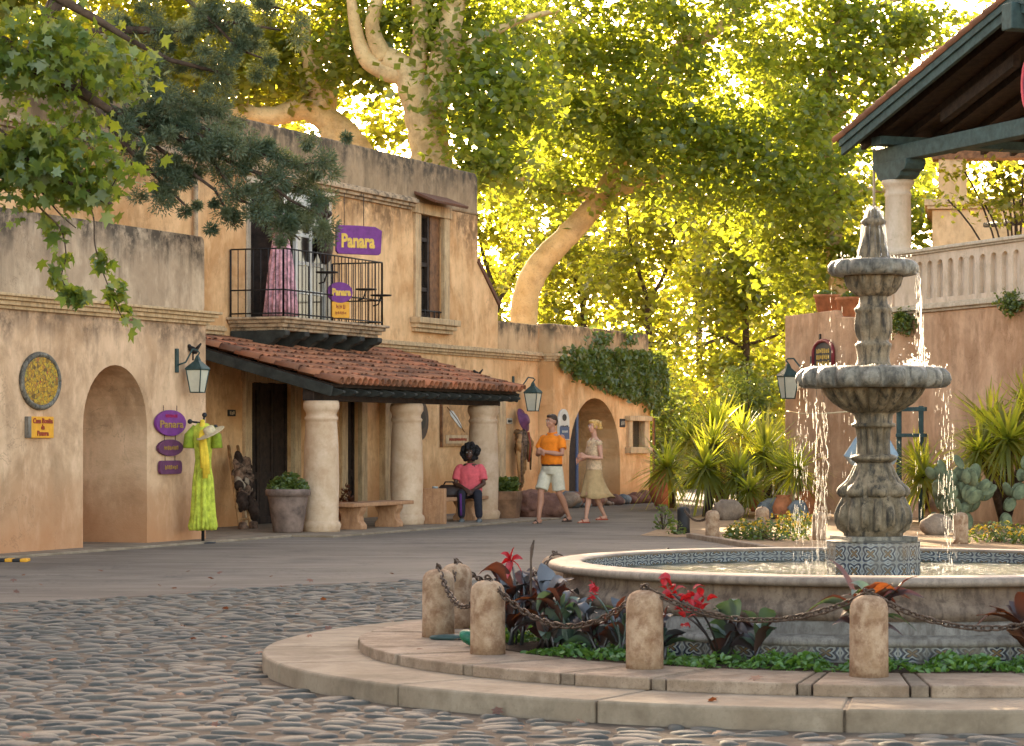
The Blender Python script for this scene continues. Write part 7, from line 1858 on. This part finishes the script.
# pots and hanging plants on the russet wall
u, _ = FR.px(827, 318, -.35); pot('terracotta pot on the top of the russet wall above the arched sign', FR.p(u, -.35, 3.765), [(.16, 0), (.18, .02), (.24, .30), (.26, .31), (.26, .36), (.23, .36)], 'terracotta', True, 'pots on the russet wall', w=.2, h=.12, nl=160, seed=8, name='flower_pot')
u, _ = FR.px(850, 316, -.35); pot('second terracotta pot on the russet wall, half hidden by the fountain baluster', FR.p(u, -.35, 3.60), [(.18, 0), (.2, .02), (.26, .36), (.28, .37), (.28, .43), (.24, .43)], 'terracotta', True, 'pots on the russet wall', w=.2, h=.14, nl=160, seed=9, name='flower_pot')
for x, y, w, h, lab, sd in ((903, 322, .40, .30, 'dark green plant tumbling over the russet wall behind the water', 11), (1012, 303, .34, .24, 'green plant tumbling over the string course at the right edge', 12)):
    u, z = FR.px(x, y, .08); r = thing('trailing_plant', FR.p(u, .05, z - h / 2), lab, 'plant', 'plants trailing over the russet wall'); rng = np.random.default_rng(sd); n = 520
    P_ = np.array([tuple(FR.p(u + rng.normal() * w * .45, .03 + abs(rng.normal()) * .09, z + rng.normal() * h * .35)) for _ in range(n)]); leaves('foliage', P_, .08, OVALL, M['leaf_ivy'], r, rng, .2, .9)
    mb = MB(); 
    for k in range(6): mb.tube([FR.p(u + (k - 2.5) * .08, -.02, z + .12), FR.p(u + (k - 2.5) * .11, .06, z - h * .3)], .008, 5)
    mb.build('stems', M['bark_dark'], r)
u, z = FR.px(990, 222, -1.2); r = thing('overhanging_shrub', FR.p(u, -1.2, 3.6), 'leafy shrub growing above the pale balustrade under the pavilion roof', 'shrub'); rng = np.random.default_rng(13)
C = np.array([tuple(FR.px(x, y, -1.6)) for x, y in ((1012, 190), (1000, 200), (985, 205), (1020, 200), (1005, 182), (1022, 178), (965, 172), (948, 200), (1015, 215))])
P_ = np.array([tuple(FR.p(C[k][0] + rng.normal() * .16, -1.6 + rng.normal() * .3, C[k][1] + rng.normal() * .14)) for k in rng.integers(0, len(C), 620)]); leaves('foliage', P_, .13, RHOMB, M['leaf_mid'], r, rng, .3, .5)
for k in range(len(C)): mb = MB() if k == 0 else mb; mb.tube(bez(FR.p(u, -1.6, 3.58), FR.p(C[k][0], -1.6, C[k][1]), Vector((.1, .1, .2))), .018, 5)
mb.build('stems', M['bark_dark'], r)
# green handrail by the wall
t = thing('garden_railing', gp(905, 520), 'weathered green timber handrail in front of the russet wall behind the fountain', 'railing'); Yr = 43
for x in (899, 921):
    a = at(x, 412, Yr); mb = MB(); mb.box((a.x, Yr, a.z / 2 + .05), (.08, .08, a.z + .1)); mb.build('post', M['teal'], t, bevel=.008)
for y, w in ((410, .07), (436, .06)):
    a, b_ = at(896, y + 1.5, Yr), at(925, y - 3, Yr - .4); mb = MB(); d = b_ - a; mb.box((a + b_) / 2 + Vector((0, -.085, 0)), (d.length, .07, w), math.atan2(d.y, d.x)); mb.build('rail', M['teal'], t, bevel=.008)
# rope line along the bed
t = thing('rope_barrier', at(830, 430, 44), 'pale sagging rope strung across behind the left-hand falling water', 'rope'); mb = MB()
mb.tube([at(787, 411, 49.9), at(800, 413.5, 47), at(825, 413.5, 44), at(850, 411.5, 44), at(880, 411, 44)], .012, 6); mb.build('rope', M['straw'], t)
for x in (881,): mb = MB(); a = at(x, 410, 44); mb.tube([Vector((a.x, 44, -.02)), a + Vector((0, 0, .03))], .03, 8); mb.build('stake', M['brown_wood'], t)
# terracotta pots among the yuccas
for x, y, s, lab, sd in ((663, 506, 1.35, 'large terracotta jar at the corner of the arched wall, behind the low yucca', 21), (757, 512, .9, 'upright ochre clay jar glowing in the sun below the bright yucca', 22), (783, 521, .8, 'small orange clay jar catching the sun under the bright yucca', 23), (806, 520, .9, 'brown clay jar in shade left of the left-hand falling water', 24)):
    g = gp(x, y); pot(lab, g, [(.12 * s, 0), (.13 * s, .02), (.21 * s, .18 * s), (.22 * s, .30 * s), (.16 * s, .46 * s), (.13 * s, .50 * s), (.16 * s, .55 * s), (.13 * s, .55 * s)], 'terracotta', None, 'clay jars among the yuccas', name='clay_jar')
# crumpled green packet and dark hose end on the kerb between the bollards
g = gp(468, 647, .185); t = thing('plastic_packet', g, 'crumpled green plastic packet lying on the kerb between the two left bollards', 'packet'); mb = MB(); mb.ball(g + Vector((.03, .02, .045)), (.085, .06, .045), 16, 10, mat=Matrix.Rotation(R(25), 3, 'Y')); rnd = random.Random(4)
o = mb.build('packet', m_plain('green_plastic', (.01, .13, .06), .3, .3, 20, .6, spec=.5), t); folds(o, .02)
g = gp(445, 640, .185); t = thing('folded_cloth', g, 'dark folded sheet lying on the kerb at the foot of the leftmost bollard', 'sheet'); mb = MB(); mb.ball(g + Vector((.05, .05, .012)), (.15, .075, .022), 16, 8); o = mb.build('sheet', M['lamp_green'], t); folds(o, .012)
# fallen leaves on the paving
rng = np.random.default_rng(55); n = 150; P_ = np.stack([rng.uniform(-5, 5, n), rng.uniform(11, 27, n), np.full(n, .05)], 1)
d = np.sqrt((P_[:, 0] - FC.x) ** 2 + (P_[:, 1] - FC.y) ** 2); P_[:, 2] = np.where(d < 3.1, .2, np.where(d < 3.7, .135, .045)); P_ = P_[d > 2.5]
for_leaf = leaves('fallen_leaves', P_, .06, MAPLE, M['leaf_rust'], None, rng, 3, 0, off=(0, 18, 0)); tag(for_leaf, kind='stuff')
EXPO = 3.2
# ================================================================ LIGHT, CAMERA
SUN_EL, SUN_AZ = R(17), R(-13)      # azimuth from the viewing direction (+Y), negative = left
w = bpy.data.worlds.new('World'); SC.world = w; w.use_nodes = True
nt = w.node_tree; bg = nt.nodes['Background']
sky = nt.nodes.new('ShaderNodeTexSky'); sky.sky_type = 'NISHITA'; sky.sun_disc = False
sky.sun_elevation = SUN_EL; sky.sun_rotation = SUN_AZ
sky.air_density = .7; sky.dust_density = 4.0; sky.ozone_density = .4; sky.altitude = 1300
tint = nt.nodes.new('ShaderNodeMix'); tint.data_type = 'RGBA'; tint.blend_type = 'MULTIPLY'
tint.inputs[0].default_value = 1; tint.inputs[7].default_value = (1.0, .805, .60, 1)
nt.links.new(sky.outputs[0], tint.inputs[6]); nt.links.new(tint.outputs[2], bg.inputs['Color'])
bg.inputs['Strength'].default_value = .15
sl = bpy.data.lights.new('sun', 'SUN'); sl.energy = 3.4; sl.angle = R(.55); sl.color = (1, .80, .52)
so = bpy.data.objects.new('sun', sl); COL.objects.link(so)
d = Vector((math.sin(SUN_AZ) * math.cos(SUN_EL), math.cos(SUN_AZ) * math.cos(SUN_EL), math.sin(SUN_EL)))
so.rotation_euler = d.to_track_quat('Z', 'Y').to_euler(); so.location = d * 60
cam = bpy.data.cameras.new('camera'); co = bpy.data.objects.new('camera', cam); COL.objects.link(co)
co.location = (0, 0, EYE); co.rotation_euler = (R(90), 0, 0)
cam.sensor_width = 36; cam.lens = 36 * FPX / 1024; cam.shift_y = (HY - 373) / 1024; cam.clip_end = 3000; cam.clip_start = .1
SC.camera = co
cam.dof.use_dof = True; cam.dof.focus_distance = 26; cam.dof.aperture_fstop = 12.0
vs_ = SC.view_settings; vs_.view_transform = 'Standard'; vs_.look = 'None'; vs_.exposure = EXPO; vs_.gamma = 1; vs_.use_curve_mapping = False
SC.render.resolution_x, SC.render.resolution_y = 1024, 746
SC.cycles.max_bounces = 7; SC.cycles.diffuse_bounces = 4; SC.cycles.glossy_bounces = 3; SC.cycles.transmission_bounces = 5; SC.cycles.transparent_max_bounces = 12
SC.cycles.sample_clamp_indirect = 8; SC.cycles.use_denoising = True; SC.cycles.caustics_reflective = False; SC.cycles.caustics_refractive = False
